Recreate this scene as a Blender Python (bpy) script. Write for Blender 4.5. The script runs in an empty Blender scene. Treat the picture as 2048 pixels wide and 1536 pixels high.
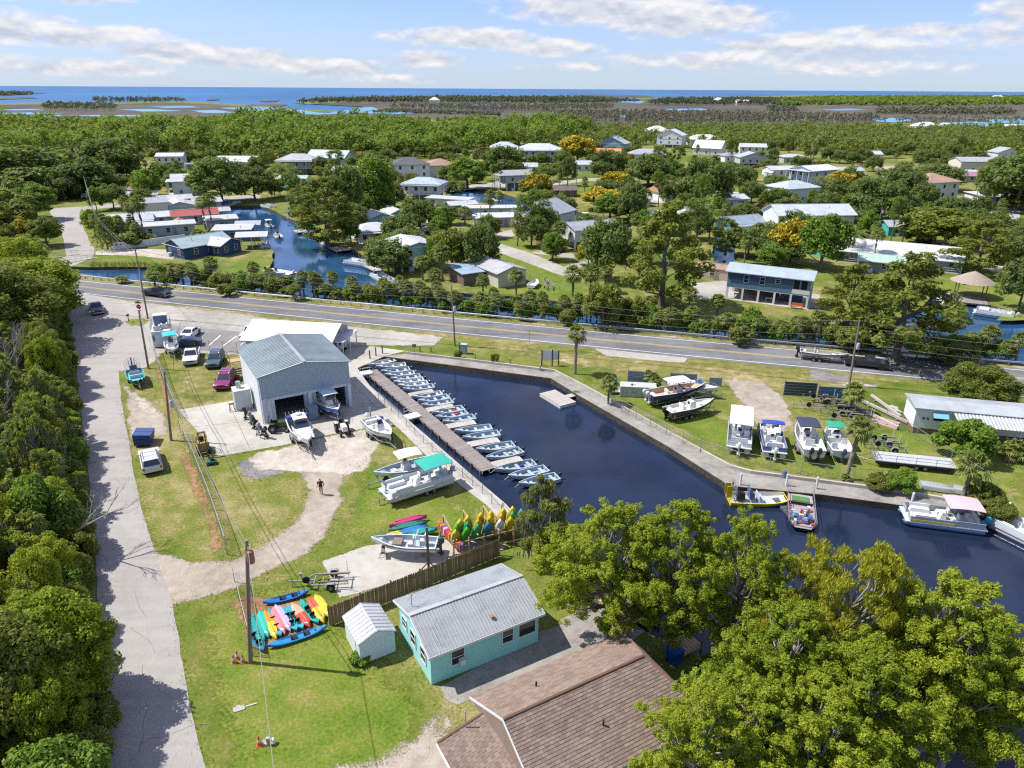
import bpy, bmesh, math, random
import numpy as np
from mathutils import Vector, Matrix
from mathutils.geometry import delaunay_2d_cdt
R_ = math.radians
SC = bpy.context.scene
COL = SC.collection
# ------------------------------------------------------------------ camera, sky, sun, exposure
CAMH = 36.6; FPX = 1420.0; PITCH = R_(22.6); ROLL = R_(0.34)
cam = bpy.data.objects.new('camera', bpy.data.cameras.new('camera')); COL.objects.link(cam)
cam.data.sensor_width = 36.0; cam.data.lens = 36.0 * FPX / 2048.0
cam.data.clip_start = 0.5; cam.data.clip_end = 90000.0
cam.matrix_world = Matrix.Translation((0,0, CAMH)) @ Matrix.Rotation(R_(90) - PITCH, 4, 'X') @ Matrix.Rotation(ROLL, 4, 'Z')
SC.camera = cam
SUN_EL = R_(55); SHX, SHY = 1.0,-0.15            # shadows fall this way on the ground
sun = bpy.data.objects.new('sun', bpy.data.lights.new('sun', 'SUN')); COL.objects.link(sun)
sun.data.energy = 3.9; sun.data.angle = R_(0.55); sun.data.color = (1.0,0.955,0.88)
_h = Vector((SHX, SHY, 0)).normalized()
sun.rotation_euler = Vector((_h.x * math.cos(SUN_EL), _h.y * math.cos(SUN_EL),-math.sin(SUN_EL))).to_track_quat('-Z', 'Y').to_euler()
sun.location = (-60,10,90)
SC.view_settings.view_transform = 'Standard'; SC.view_settings.look = 'None'
SC.view_settings.exposure = 0.80; SC.view_settings.gamma = 1.0
SC.view_settings.use_curve_mapping = False
SC.cycles.max_bounces = 6; SC.cycles.diffuse_bounces = 3; SC.cycles.glossy_bounces = 3
SC.cycles.transmission_bounces = 3; SC.cycles.transparent_max_bounces = 8
SC.cycles.caustics_reflective = False; SC.cycles.caustics_refractive = False
SC.cycles.use_denoising = False; SC.cycles.adaptive_threshold = 0.012; SC.cycles.filter_width = 1.25; SC.cycles.sample_clamp_indirect = 4.0
class NT:                                           # tiny node-tree helper
 def __init__(s, tree): s.t = tree; s.t.nodes.clear()
 def n(s, kind, **kw):
  nd = s.t.nodes.new('ShaderNode' + kind)
  for k, v in kw.items():
   if k.startswith('i_'):
    nd.inputs[k[2:].replace('_', ' ')].default_value = v
   else: setattr(nd, k, v)
  return nd
 def l(s, a, b): s.t.links.new(a, b)
 def m(s, op, a, b=None, c=None, clamp=False):
  nd = s.t.nodes.new('ShaderNodeMath'); nd.operation = op; nd.use_clamp = clamp
  for i, x in enumerate((a, b, c)):
   if x is None: continue
   if isinstance(x, (int, float)): nd.inputs[i].default_value = x
   else: s.l(x, nd.inputs[i])
  return nd.outputs[0]
 def mix(s, f, a, b, blend='MIX'):
  nd = s.t.nodes.new('ShaderNodeMix'); nd.data_type = 'RGBA'; nd.blend_type = blend
  for sock, x in ((nd.inputs['Factor'], f),(nd.inputs[6], a),(nd.inputs[7], b)):
   if isinstance(x, (int, float)): sock.default_value = x
   elif isinstance(x, tuple): sock.default_value = (*x[:3], 1)
   else: s.l(x, sock)
  return nd.outputs[2]
 def ramp(s, f, stops, interp='LINEAR'):
  nd = s.t.nodes.new('ShaderNodeValToRGB'); cr = nd.color_ramp; cr.interpolation = interp
  while len(cr.elements) < len(stops): cr.elements.new(0.5)
  for e, (p, c) in zip(cr.elements, stops):
   e.position = p; e.color = (*c, 1) if isinstance(c, tuple) else (c, c, c, 1)
  if f is not None: s.l(f, nd.inputs[0])
  return nd.outputs[0]
 def noise(s, vec, scale, detail=3, rough=0.55, dist=0.0):
  nd = s.t.nodes.new('ShaderNodeTexNoise')
  nd.inputs['Scale'].default_value = scale; nd.inputs['Detail'].default_value = detail
  nd.inputs['Roughness'].default_value = rough; nd.inputs['Distortion'].default_value = dist
  if vec is not None: s.l(vec, nd.inputs['Vector'])
  return nd.outputs['Fac']
W = bpy.data.worlds.new('World'); SC.world = W; W.use_nodes = True
k = NT(W.node_tree)
sky = k.n('TexSky', sky_type='NISHITA', sun_disc=False)
sky.sun_elevation = SUN_EL; sky.sun_rotation = math.atan2(-SHX, -SHY)
sky.altitude = 0; sky.air_density = 1.0; sky.dust_density = 0.15; sky.ozone_density = 3.0
tc = k.n('TexCoord'); sep = k.n('SeparateXYZ'); k.l(tc.outputs['Generated'], sep.inputs[0])
az = k.m('MULTIPLY', k.m('ARCTAN2', sep.outputs[0], sep.outputs[1]),57.2958)
el = k.m('MULTIPLY', k.m('ARCSINE', sep.outputs[2]),57.2958)
def skyvec(sx, sy, dz=0.0):
 c = k.n('CombineXYZ'); k.l(k.m('MULTIPLY', az, sx), c.inputs[0]); k.l(k.m('MULTIPLY', k.m('ADD', el, dz), sy), c.inputs[1]); return c.outputs[0]
n1 = k.noise(skyvec(0.42,1.0),1.0,7,0.58,0.25)
n1b = k.noise(skyvec(0.42,1.0,-0.4),1.0,6,0.56,0.25)
n2 = k.noise(skyvec(0.12,0.75),1.0,5,0.55)
# clouds seen in the photograph: (azimuth deg, elevation deg, half width, half height, weight)
BL = [(7.5,5.4,8.5,1.0,1.0),(12,4.5,6.5,.95,1.0),(3,6.2,6,.7,.9),(-3.5,3.4,6,.55,.9),(2.5,2.75,4.2,.5,.9),(-6.3,2.0,2.6,.5,.8),
 (-35,5.6,5,.8,.9),(-28,5.4,3,.55,.8),(-34,3.6,3.4,.85,.9),(-32,3.2,4,.7,.8),(-28,3.0,4.5,.55,.9),(-24,2.3,4,.5,.9),(-20,1.9,5,.55,.9),
 (-14,1.35,5,.5,.9),(-35,1.3,5,.5,.8),(-28.5,1.1,5,.45,.8),(-9,.6,3.5,.3,.7),
 (20,2.9,5.5,.6,.9),(24.5,2.6,7,.55,.7),(15,1.9,9,.5,.65),(28,3.6,8,.35,.6),(34.5,4.6,4.5,.8,.95),(33,3.3,5,.55,.6),(22,1.4,8,.45,.5),(4,1.5,4,.3,.5)]
cov = None; shd = None
for (a0, e0, wa, we, wt) in BL:
 da = k.m('DIVIDE', k.m('SUBTRACT', az, a0), wa * 1.2); de = k.m('DIVIDE', k.m('SUBTRACT', el, e0), we * 1.5)
 r2 = k.m('ADD', k.m('MULTIPLY', da, da), k.m('MULTIPLY', de, de))
 b = k.m('MULTIPLY', k.m('SUBTRACT', 1.0, r2, clamp=True), wt)
 s_ = k.m('MULTIPLY', b, de)
 cov = b if cov is None else k.m('MAXIMUM', cov, b)
 shd = s_ if shd is None else k.m('ADD', shd, s_)
above = k.m('DIVIDE', k.m('SUBTRACT', el, 6.5),5.0, clamp=True)          # the same broken cloud goes on over the rest of the sky
gen = k.m('MULTIPLY', k.m('MULTIPLY', k.m('SUBTRACT', n2,0.42),4.0, clamp=True), above)
away = k.m('DIVIDE', k.m('SUBTRACT', k.m('ABSOLUTE', az),38.0),6.0, clamp=True)
gen = k.m('MAXIMUM', gen, k.m('MULTIPLY', k.m('MULTIPLY', k.m('SUBTRACT', n2,0.45),4.0, clamp=True), away))
cov = k.m('MAXIMUM', cov, gen)
mask = k.m('SUBTRACT', k.m('ADD', cov, k.m('MULTIPLY', k.m('SUBTRACT', n1,0.5),2.0)),0.07)
mask = k.m('MULTIPLY', mask, 1.7, clamp=True)
mask = k.m('MULTIPLY', mask, k.m('MULTIPLY', cov, 5.0, clamp=True))
mask = k.m('MULTIPLY', mask, k.m('DIVIDE', el, 0.5, clamp=True))
lit = k.m('ADD', k.m('ADD', 0.5, k.m('MULTIPLY', shd, 0.55)), k.m('MULTIPLY', k.m('SUBTRACT', n1, n1b),2.6), clamp=True)
ccol = k.mix(lit, (0.42,0.46,0.54),(0.72,0.70,0.70))
veil = k.m('MULTIPLY', k.m('SUBTRACT', 1.0, k.m('DIVIDE', el, 8.0), clamp=True),0.75)   # pale air low over the sea
bg = k.n('Background'); bg.inputs[1].default_value = 0.145
k.l(k.mix(1.0, sky.outputs[0], (0.41,0.465,0.76), 'MULTIPLY'), bg.inputs[0])
bgc = k.n('Background'); bgc.inputs[1].default_value = 0.78; k.l(ccol, bgc.inputs[0])
bgv = k.n('Background'); bgv.inputs[0].default_value = (0.40,0.49,0.575,1); bgv.inputs[1].default_value = 0.80
m0 = k.n('MixShader'); k.l(veil, m0.inputs[0]); k.l(bg.outputs[0], m0.inputs[1]); k.l(bgv.outputs[0], m0.inputs[2])
m1 = k.n('MixShader'); k.l(k.m('MULTIPLY', mask, 0.93), m1.inputs[0]); k.l(m0.outputs[0], m1.inputs[1]); k.l(bgc.outputs[0], m1.inputs[2])
k.l(m1.outputs[0], k.n('OutputWorld').inputs[0])
# ------------------------------------------------------------------ helpers
def G(u, v, z=0.0):
 """where the line of sight through a spot of the photograph meets height z: used to survey positions"""
 x, y = u - 1024.0,768.0 - v
 c, s = math.cos(ROLL), math.sin(ROLL); x, y = x * c - y * s, x * s + y * c
 dy = FPX * math.cos(PITCH) + y * math.sin(PITCH); dz = -FPX * math.sin(PITCH) + y * math.cos(PITCH)
 t = (CAMH - z) / max(-dz, dy * .0042)
 return Vector((x * t, dy * t, z))
def pix(p):
 d = p[2] - CAMH; yc = p[1] * math.cos(PITCH) - d * math.sin(PITCH); zc = p[1] * math.sin(PITCH) + d * math.cos(PITCH)
 px, py = p[0] / yc * FPX, zc / yc * FPX; c, s = math.cos(ROLL), math.sin(ROLL)
 return 1024 + px * c + py * s, 768 - (-px * s + py * c)
def height_at(p, vt):
 lo, hi = 0.0,36.0
 for _ in range(30):
  m = (lo + hi) / 2
  if pix((p[0], p[1], m))[1] > vt: lo = m
  else: hi = m
 return lo
def mpp(p): return math.sqrt(p[0] ** 2 + p[1] ** 2 + (CAMH - p[2]) ** 2) / FPX   # metres per photo pixel at p
def tag(o, label=None, cat=None, group=None, kind=None):
 if label: o['label'] = label
 if cat: o['category'] = cat
 if group: o['group'] = group
 if kind: o['kind'] = kind
 return o
def thing(name, label, cat, loc=(0,0,0), rz=0.0, group=None):
 o = bpy.data.objects.new(name, None); COL.objects.link(o); o.empty_display_size = 0.2
 o.location = loc; o.rotation_euler = (0,0, rz); return tag(o, label, cat, group)
def dup(o, parent=None):
 c = o.copy(); COL.objects.link(c); c.parent = parent
 for ch in o.children: dup(ch, c)
 return c
def mesh_np(name, V, F, mats, parent=None, smooth=False, midx=None):
 me = bpy.data.meshes.new(name); V = np.asarray(V, np.float32); F = np.asarray(F, np.int32); n = F.shape[1]
 me.vertices.add(len(V)); me.vertices.foreach_set('co', V.ravel())
 me.loops.add(F.size); me.loops.foreach_set('vertex_index', F.ravel())
 me.polygons.add(len(F)); me.polygons.foreach_set('loop_start', np.arange(0, F.size, n, dtype=np.int32))
 if midx is not None: me.polygons.foreach_set('material_index', np.asarray(midx, np.int32))
 me.polygons.foreach_set('use_smooth', np.full(len(F), smooth))
 me.update(calc_edges=True)
 for m in (mats if isinstance(mats, (list, tuple)) else [mats]): me.materials.append(m)
 o = bpy.data.objects.new(name, me); COL.objects.link(o); o.parent = parent; return o
class MB:
 """collects boxes, tubes and lofts; build() links them as one mesh object"""
 def __init__(s): s.v = []; s.f = []; s.mi = []; s.k = 0; s.M = None
 def add(s, V, F):
  b = len(s.v)
  if s.M is not None: V = [tuple(s.M @ Vector(p)) for p in V]
  s.v += [tuple(p) for p in V]; s.f += [tuple(i + b for i in q) for q in F]; s.mi += [s.k] * len(F); return s
 def mat(s, i): s.k = i; return s
 def box(s, x0, x1, y0, y1, z0, z1):
  return s.add([(x0, y0, z0),(x1, y0, z0),(x1, y1, z0),(x0, y1, z0),(x0, y0, z1),(x1, y0, z1),(x1, y1, z1),(x0, y1, z1)],
     [(0,3,2,1),(4,5,6,7),(0,1,5,4),(1,2,6,5),(2,3,7,6),(3,0,4,7)])
 def cbox(s, cx, cy, cz, sx, sy, sz, t=1.0, ty=None):     # box tapering to t at its top
  ty = t if ty is None else ty; a, b, h = sx / 2, sy / 2, sz / 2
  return s.add([(cx - a, cy - b, cz - h),(cx + a, cy - b, cz - h),(cx + a, cy + b, cz - h),(cx - a, cy + b, cz - h),
     (cx - a * t, cy - b * ty, cz + h),(cx + a * t, cy - b * ty, cz + h),(cx + a * t, cy + b * ty, cz + h),(cx - a * t, cy + b * ty, cz + h)],
     [(0,3,2,1),(4,5,6,7),(0,1,5,4),(1,2,6,5),(2,3,7,6),(3,0,4,7)])
 def tube(s, pts, r, seg=6, cap=True):
  pts = [Vector(p) for p in pts]; n = len(pts); rr = r if isinstance(r, (list, tuple)) else [r] * n
  V = []; F = []
  for i, p in enumerate(pts):
   d = (pts[min(i + 1, n - 1)] - pts[max(i - 1,0)]).normalized()
   a = d.cross(Vector((0,0,1))); a = a.normalized() if a.length > .05 else Vector((1,0,0)).cross(d).normalized()
   b = d.cross(a)
   for j in range(seg):
    t = 2 * math.pi * (j + .5) / seg; V.append(p + (a * math.cos(t) + b * math.sin(t)) * rr[i])
  for i in range(n - 1):
   for j in range(seg): F.append((i * seg + j, i * seg + (j + 1) % seg, (i + 1) * seg + (j + 1) % seg, (i + 1) * seg + j))
  if cap: F += [tuple(range(seg))[::-1], tuple(range((n - 1) * seg, n * seg))]
  return s.add(V, F)
 def lathe(s, prof, seg=12, c=(0,0,0), axis='z'):
  V = []; F = []; n = len(prof)
  for (r, z) in prof:
   for j in range(seg):
    t = 2 * math.pi * j / seg; x, y = r * math.cos(t), r * math.sin(t)
    V.append((c[0] + x, c[1] + y, c[2] + z) if axis == 'z' else (c[0] + x, c[1] + z, c[2] + y) if axis == 'y' else (c[0] + z, c[1] + x, c[2] + y))
  for i in range(n - 1):
   for j in range(seg): F.append((i * seg + j, i * seg + (j + 1) % seg, (i + 1) * seg + (j + 1) % seg, (i + 1) * seg + j))
  F += [tuple(range(seg))[::-1], tuple(range((n - 1) * seg, n * seg))]
  return s.add(V, F)
 def prism(s, poly, z0, z1, axis='z'):
  n = len(poly)
  f = {'z': lambda a, b, c: (a, b, c), 'y': lambda a, b, c: (a, c, b), 'x': lambda a, b, c: (c, a, b)}[axis]
  V = [f(a, b, z0) for a, b in poly] + [f(a, b, z1) for a, b in poly]
  return s.add(V, [tuple(range(n))[::-1], tuple(range(n, 2 * n))] + [(i, (i + 1) % n, n + (i + 1) % n, n + i) for i in range(n)])
 def loft(s, secs, closed=False, caps=True):
  n = len(secs[0]); V = [p for q in secs for p in q]; F = []
  for i in range(len(secs) - 1):
   for j in range(n if closed else n - 1):
    F.append((i * n + j, i * n + (j + 1) % n, (i + 1) * n + (j + 1) % n, (i + 1) * n + j))
  if caps: F += [tuple(range(n))[::-1], tuple(range((len(secs) - 1) * n, len(secs) * n))]
  return s.add(V, F)
 def build(s, name, mats, parent=None, smooth=False, fix=True):
  me = bpy.data.meshes.new(name); me.from_pydata(s.v, [], s.f)
  ml = mats if isinstance(mats, (list, tuple)) else [mats]
  for m in ml: me.materials.append(m)
  me.polygons.foreach_set('material_index', s.mi)
  if fix:
   bm = bmesh.new(); bm.from_mesh(me); bmesh.ops.recalc_face_normals(bm, faces=bm.faces); bm.to_mesh(me); bm.free()
  if smooth:
   me.polygons.foreach_set('use_smooth', [True] * len(me.polygons)); me.set_sharp_from_angle(angle=R_(38))
  me.update(); o = bpy.data.objects.new(name, me); COL.objects.link(o); o.parent = parent; return o
# ------------------------------------------------------------------ materials
_MC = {}
def mat_base(name):
 m = bpy.data.materials.new(name); m.use_nodes = True; return m, NT(m.node_tree)
def finish(k, col, rough, metal=0.0, spec=0.3, bump=None, bstr=0.3, bdist=0.02, **kw):
 b = k.n('BsdfPrincipled'); o = k.n('OutputMaterial'); k.l(b.outputs[0], o.inputs[0])
 if isinstance(col, tuple): b.inputs['Base Color'].default_value = (*col[:3], 1)
 else: k.l(col, b.inputs['Base Color'])
 if isinstance(rough, (int, float)): b.inputs['Roughness'].default_value = rough
 else: k.l(rough, b.inputs['Roughness'])
 b.inputs['Metallic'].default_value = metal; b.inputs['Specular IOR Level'].default_value = spec
 if bump is not None:
  bn = k.n('Bump'); bn.inputs['Strength'].default_value = bstr; bn.inputs['Distance'].default_value = bdist
  k.l(bump, bn.inputs['Height']); k.l(bn.outputs[0], b.inputs['Normal'])
 return b
def paint(col, rough=0.5, var=0.16, scale=1.3, metal=0.0, spec=0.35, dirt=0.25):
 """painted or moulded surface with faint grime"""
 key = ('p', tuple(round(c, 3) for c in col), rough, var, scale, metal, dirt)
 if key in _MC: return _MC[key]
 m, k = mat_base('paint'); co = k.n('TexCoord').outputs['Object']
 a = k.noise(co, scale, 5,0.65); b = k.noise(co, scale * 7,3)
 c1 = k.mix(a, tuple(c * (1 - var) for c in col), tuple(min(1, c * (1 + var)) for c in col))
 g = k.ramp(b, [(0.52,0.0),(0.78, dirt)])
 c2 = k.mix(g, c1, tuple(c * 0.45 + 0.03 for c in col))
 finish(k, c2, rough, metal, spec); _MC[key] = m; return m
def ground_mat(name, stops, s1=0.08, s2=0.6, s3=6.0, w=(0.5,0.3,0.2), rough=0.95, bstr=0.8, bd=0.07, streak=None, con=.62):
 m, k = mat_base(name); co = k.n('TexCoord').outputs['Object']
 a = k.noise(co, s1,4,0.6,0.4); b = k.noise(co, s2,4,0.6); c = k.noise(co, s3,3,0.7)
 f = k.m('ADD', k.m('ADD', k.m('MULTIPLY', a, w[0]), k.m('MULTIPLY', b, w[1])), k.m('MULTIPLY', c, w[2]))
 if streak:
  mp = k.n('Mapping'); mp.inputs['Rotation'].default_value = (0,0, streak[0]); mp.inputs['Scale'].default_value = (streak[1], streak[2], 1); k.l(co, mp.inputs[0])
  f = k.m('ADD', f, k.m('MULTIPLY', k.m('SUBTRACT', k.noise(mp.outputs[0], 1.0,3),0.5), streak[3]))
 bs = finish(k, k.ramp(f, [(.5 + (p - .5) * con, q) for p, q in stops]), rough, 0,0.15, k.m('ADD', c, b), bstr, bd)
 at = k.n('Attribute', attribute_name='fade'); al = k.m('ADD', k.m('SUBTRACT', k.m('MULTIPLY', at.outputs['Fac'], 2.2),1.1), k.m('MULTIPLY', k.m('SUBTRACT', k.m('ADD', k.m('MULTIPLY', k.noise(co, 1.1,4,.65),.6), k.m('MULTIPLY', c, .4)),.5),5.5))
 al = k.m('MULTIPLY', k.m('ADD', al, .5),1.6, clamp=True); ms = m.copy(); ms.name = name + '_soft'
 SOFT[name] = ms; ks = NT.__new__(NT); ks.t = m.node_tree
 tr = k.n('BsdfTransparent'); mx = k.n('MixShader'); k.l(al, mx.inputs[0]); k.l(tr.outputs[0], mx.inputs[1]); k.l(bs.outputs[0], mx.inputs[2])
 out = [q for q in k.t.nodes if q.type == 'OUTPUT_MATERIAL'][0]; k.l(mx.outputs[0], out.inputs[0])
 SOFT[name], m = m, ms; SOFT[m] = SOFT[name]; return m
SOFT = {}
M = {}
M['grass'] = ground_mat('lawn', [(0.28,(.055,.090,.012)),(0.40,(.092,.135,.017)),(0.52,(.130,.158,.026)),(0.62,(.195,.185,.055)),(0.76,(.31,.26,.13))], 0.045,0.4,4.5,(.40,.30,.34), con=.45)
M['lawn'] = ground_mat('watered_lawn', [(0.28,(.052,.100,.010)),(0.42,(.088,.150,.014)),(0.54,(.130,.178,.022)),(0.66,(.185,.190,.042)),(0.78,(.27,.23,.09))], 0.07,0.5,4.5,(.32,.28,.44), con=.5)
M['dry'] = ground_mat('dry_grass', [(0.32,(.085,.125,.018)),(0.46,(.17,.165,.045)),(0.58,(.27,.225,.095)),(0.70,(.44,.38,.25))], 0.12,0.8,6.0,(.4,.35,.25))
M['lane'] = ground_mat('worn_lane', [(0.30,(.27,.25,.232)),(0.50,(.335,.312,.292)),(0.70,(.39,.368,.348))], 0.12,1.1,9.0,(.42,.28,.30), streak=(R_(60),0.05,1.2,.35), con=.9)
M['apron'] = ground_mat('shell_apron', [(0.30,(.25,.23,.20)),(0.50,(.345,.325,.29)),(0.68,(.43,.41,.375))], 0.09,0.9,8.0,(.45,.30,.25))
M['dirt'] = ground_mat('dirt_track', [(0.30,(.23,.19,.15)),(0.48,(.335,.285,.23)),(0.66,(.43,.38,.32))], 0.2,1.2,8.0,(.4,.3,.3))
M['sand'] = ground_mat('white_sand', [(0.30,(.30,.26,.20)),(0.50,(.43,.39,.33)),(0.68,(.54,.51,.45))], 0.3,1.4,9.0,(.4,.3,.3))
M['needles'] = ground_mat('brown_needles', [(0.30,(.15,.085,.04)),(0.5,(.27,.16,.08)),(0.68,(.36,.25,.14))], 0.4,2.0,9.0,(.3,.35,.35))
M['gravel'] = ground_mat('grey_gravel', [(0.30,(.12,.115,.12)),(0.5,(.20,.19,.19)),(0.68,(.30,.29,.28))], 0.4,2.0,10.0,(.3,.35,.35))
M['concrete'] = ground_mat('concrete', [(0.30,(.29,.27,.235)),(0.50,(.40,.38,.335)),(0.70,(.47,.45,.41))], 0.16,1.4,9.0,(.5,.3,.2),0.85,0.25,0.02)
M['walk'] = ground_mat('old_concrete', [(0.30,(.18,.165,.15)),(0.50,(.27,.25,.225)),(0.70,(.36,.34,.31))], 0.25,1.4,9.0,(.45,.3,.25),0.88,0.3,0.02)
M['asphalt'] = ground_mat('asphalt', [(0.30,(.105,.108,.115)),(0.50,(.15,.153,.16)),(0.70,(.20,.20,.205))], 0.08,0.9,12.0,(.5,.25,.25),0.9,0.3,0.01, streak=(R_(17),0.02,0.9,.5))
M['lot'] = ground_mat('parking_asphalt', [(0.30,(.17,.165,.16)),(0.50,(.23,.222,.215)),(0.70,(.29,.28,.27))], 0.2,1.1,12.0,(.4,.3,.3),0.9)
M['marsh'] = ground_mat('marsh', [(0.30,(.058,.054,.052)),(0.45,(.088,.075,.068)),(0.56,(.105,.100,.062)),(0.70,(.160,.135,.105))], 0.004,0.02,0.12,(.5,.3,.2))
M['bank'] = ground_mat('bank_soil', [(0.3,(.05,.045,.03)),(0.6,(.12,.10,.07))], 0.4,2.0,8.0)
M['yline'] = paint((.62,.42,.09),.8,.25,2.0, dirt=.5); M['wline'] = paint((.72,.72,.70),.8,.2,2.0, dirt=.5)
def metal_roof(col, rough=0.42, s=0.5):
 col = tuple(c * .84 for c in col); key = ('mr', tuple(round(c, 3) for c in col), rough)
 if key in _MC: return _MC[key]
 m, k = mat_base('metal_roof'); co = k.n('TexCoord').outputs['Object']
 a = k.noise(co, s, 5,0.65,0.5); b = k.noise(co, 5.0,3)
 f = k.m('ADD', k.m('MULTIPLY', a, .7), k.m('MULTIPLY', b, .3))
 finish(k, k.ramp(f, [(0.32, tuple(c * .72 for c in col)),(0.5, col),(0.68, tuple(min(1, c * 1.15) for c in col))]), rough, 0.0,0.45); _MC[key] = m; return m
def wood(col, scale=2.0, var=.35):
 key = ('w', tuple(round(c, 3) for c in col), scale)
 if key in _MC: return _MC[key]
 m, k = mat_base('wood'); co = k.n('TexCoord').outputs['Object']; rnd = k.n('ObjectInfo').outputs['Random']
 isl = k.n('NewGeometry').outputs['Random Per Island']
 a = k.noise(co, scale, 4,.7); f = k.m('ADD', k.m('MULTIPLY', a, .5), k.m('ADD', k.m('MULTIPLY', isl, .28), k.m('MULTIPLY', rnd, .22)))
 finish(k, k.ramp(f, [(0.2, tuple(c * (1 - var) for c in col)),(0.8, tuple(min(1, c * (1 + var)) for c in col))]),.85,0,.2, a, .3,.01); _MC[key] = m; return m
def shingle(col):
 key = ('sh', tuple(round(c, 3) for c in col))
 if key in _MC: return _MC[key]
 m, k = mat_base('shingle'); co = k.n('TexCoord').outputs['Object']; rnd = k.n('ObjectInfo').outputs['Random']; isl = k.n('NewGeometry').outputs['Random Per Island']
 a = k.noise(co, .5,4,.6); b = k.noise(co, 18.0,3,.7)
 f = k.m('ADD', k.m('ADD', k.m('MULTIPLY', a, .32), k.m('MULTIPLY', b, .22)), k.m('ADD', k.m('MULTIPLY', isl, .24), k.m('MULTIPLY', rnd, .22)))
 finish(k, k.ramp(f, [(0.25, tuple(c * .62 for c in col)),(0.5, col),(0.75, tuple(min(1, c * 1.45) for c in col))]),.9,0,.15, b, .5,.01); _MC[key] = m; return m
def simple(name, col, rough=.5, metal=0., spec=.4):
 m, k = mat_base(name); finish(k, col, rough, metal, spec); return m
M['glass'] = simple('window_glass', (.018,.022,.028),.08,0,.6)
M['wind'] = simple('windshield', (.03,.04,.05),.06,0,.7)
M['rubber'] = simple('rubber', (.014,.014,.015),.8); M['chrome'] = simple('galvanised', (.42,.43,.44),.45,.7)
M['alu'] = paint((.55,.57,.58),.35,.1,1.0,.5); M['black'] = simple('black_plastic', (.018,.018,.020),.45)
M['white'] = paint((.62,.63,.62),.45,.05); M['gel'] = paint((.61,.62,.61),.28,.05, dirt=.12); M['off'] = paint((.60,.60,.57),.6)
M['pole'] = wood((.20,.165,.13),1.2); M['wire'] = simple('wire', (.22,.21,.20),.5)
M['dock'] = wood((.245,.215,.195),1.5,.32); M['dockp'] = wood((.40,.37,.335),1.5,.25); M['picket'] = wood((.20,.135,.085),1.0,.45); M['newwood'] = wood((.42,.30,.17),1.0,.3)
M['galv'] = simple('fence_galvanised', (.36,.37,.38),.5,.5); M['dark'] = simple('dark_interior', (.03,.032,.036),.9)
def water_mat(name, deep, rough, bs, bscale, bd, spec=.5, stretch=(1,1)):
 m, k = mat_base(name); co = k.n('TexCoord').outputs['Object']
 mp = k.n('Mapping'); mp.inputs['Scale'].default_value = (stretch[0], stretch[1], 1); k.l(co, mp.inputs[0])
 w1 = k.noise(mp.outputs[0], bscale, 4,.6); w2 = k.noise(mp.outputs[0], bscale * .06,3,.5)
 col = k.mix(k.ramp(w2, [(.38,0.),(.62,1.)]), tuple(c * .8 for c in deep), tuple(c * 1.25 for c in deep))
 b = finish(k, col, rough, 0, spec, w1, bs, bd); b.inputs['IOR'].default_value = 1.333; return m
M['water'] = water_mat('canal_water', (.0105,.0185,.041),.045,.15,2.4,.05)
M['water2'] = water_mat('canal_water_blue', (.017,.062,.135),.05,.14,1.6,.06)
M['sea'] = water_mat('sea_water', (.012,.10,.235),.35,.6,.02,2.0,.25,(1,.35))
M['shallow'] = water_mat('shallow_water', (.10,.27,.40),.3,.4,.03,1.0,.35,(1,.4))
def leaf(name, lo, mid, hi, tr=.30, ns=.35):
 m, k = mat_base(name); isl = k.n('NewGeometry').outputs['Random Per Island']; oi = k.n('ObjectInfo')
 co = k.n('TexCoord').outputs['Object']; a = k.noise(co, ns, 3,.6)
 f = k.m('ADD', k.m('ADD', k.m('MULTIPLY', isl, .42), k.m('MULTIPLY', a, .42)), k.m('MULTIPLY', oi.outputs['Random'], .16))
 c = k.ramp(f, [(.25, lo),(.5, mid),(.75, hi)])
 d = k.n('BsdfPrincipled'); k.l(c, d.inputs['Base Color']); d.inputs['Roughness'].default_value = .6; d.inputs['Specular IOR Level'].default_value = .22
 t = k.n('BsdfTranslucent'); k.l(k.mix(.5, c, (.35,.42,.03), 'MIX'), t.inputs[0])
 mx = k.n('MixShader'); mx.inputs[0].default_value = min(.5, tr * 1.4); k.l(d.outputs[0], mx.inputs[1]); k.l(t.outputs[0], mx.inputs[2])
 k.l(mx.outputs[0], k.n('OutputMaterial').inputs[0]); return m
LF = {}
LF['oak'] = leaf('oak_leaves', (.062,.096,.029),(.120,.172,.047),(.202,.257,.075))
LF['olive'] = leaf('olive_leaves', (.072,.101,.018),(.156,.185,.031),(.267,.286,.052))
LF['bright'] = leaf('bright_leaves', (.065,.130,.016),(.137,.240,.029),(.227,.345,.047))
LF['pine'] = leaf('pine_needles', (.065,.111,.021),(.120,.195,.031),(.195,.280,.047))
LF['gold'] = leaf('golden_blossom', (.130,.150,.016),(.416,.312,.016),(.676,.468,.026),.2)
LF['cyp'] = leaf('cypress_sprays', (.105,.160,.012),(.260,.325,.022),(.440,.490,.045),.34,.5)
LF['cypy'] = leaf('yellow_cypress', (.190,.215,.014),(.370,.375,.028),(.520,.490,.060),.3,.5)
LF['palm'] = leaf('palm_fronds', (.080,.120,.022),(.175,.215,.045),(.310,.325,.100),.25,.8)
LF['palmd'] = leaf('dry_fronds', (.10,.085,.045),(.19,.155,.085),(.28,.23,.14),.2,.8)
LF['haze'] = leaf('marsh_trees', (.045,.060,.045),(.075,.092,.062),(.110,.125,.085),.15,.02)
LF['grey'] = leaf('grey_palms', (.075,.078,.060),(.120,.118,.088),(.175,.165,.125),.15,.02)
LF['blade'] = leaf('lawn_blades', (.065,.11,.012),(.125,.17,.02),(.20,.21,.045),.2,.15)
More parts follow.
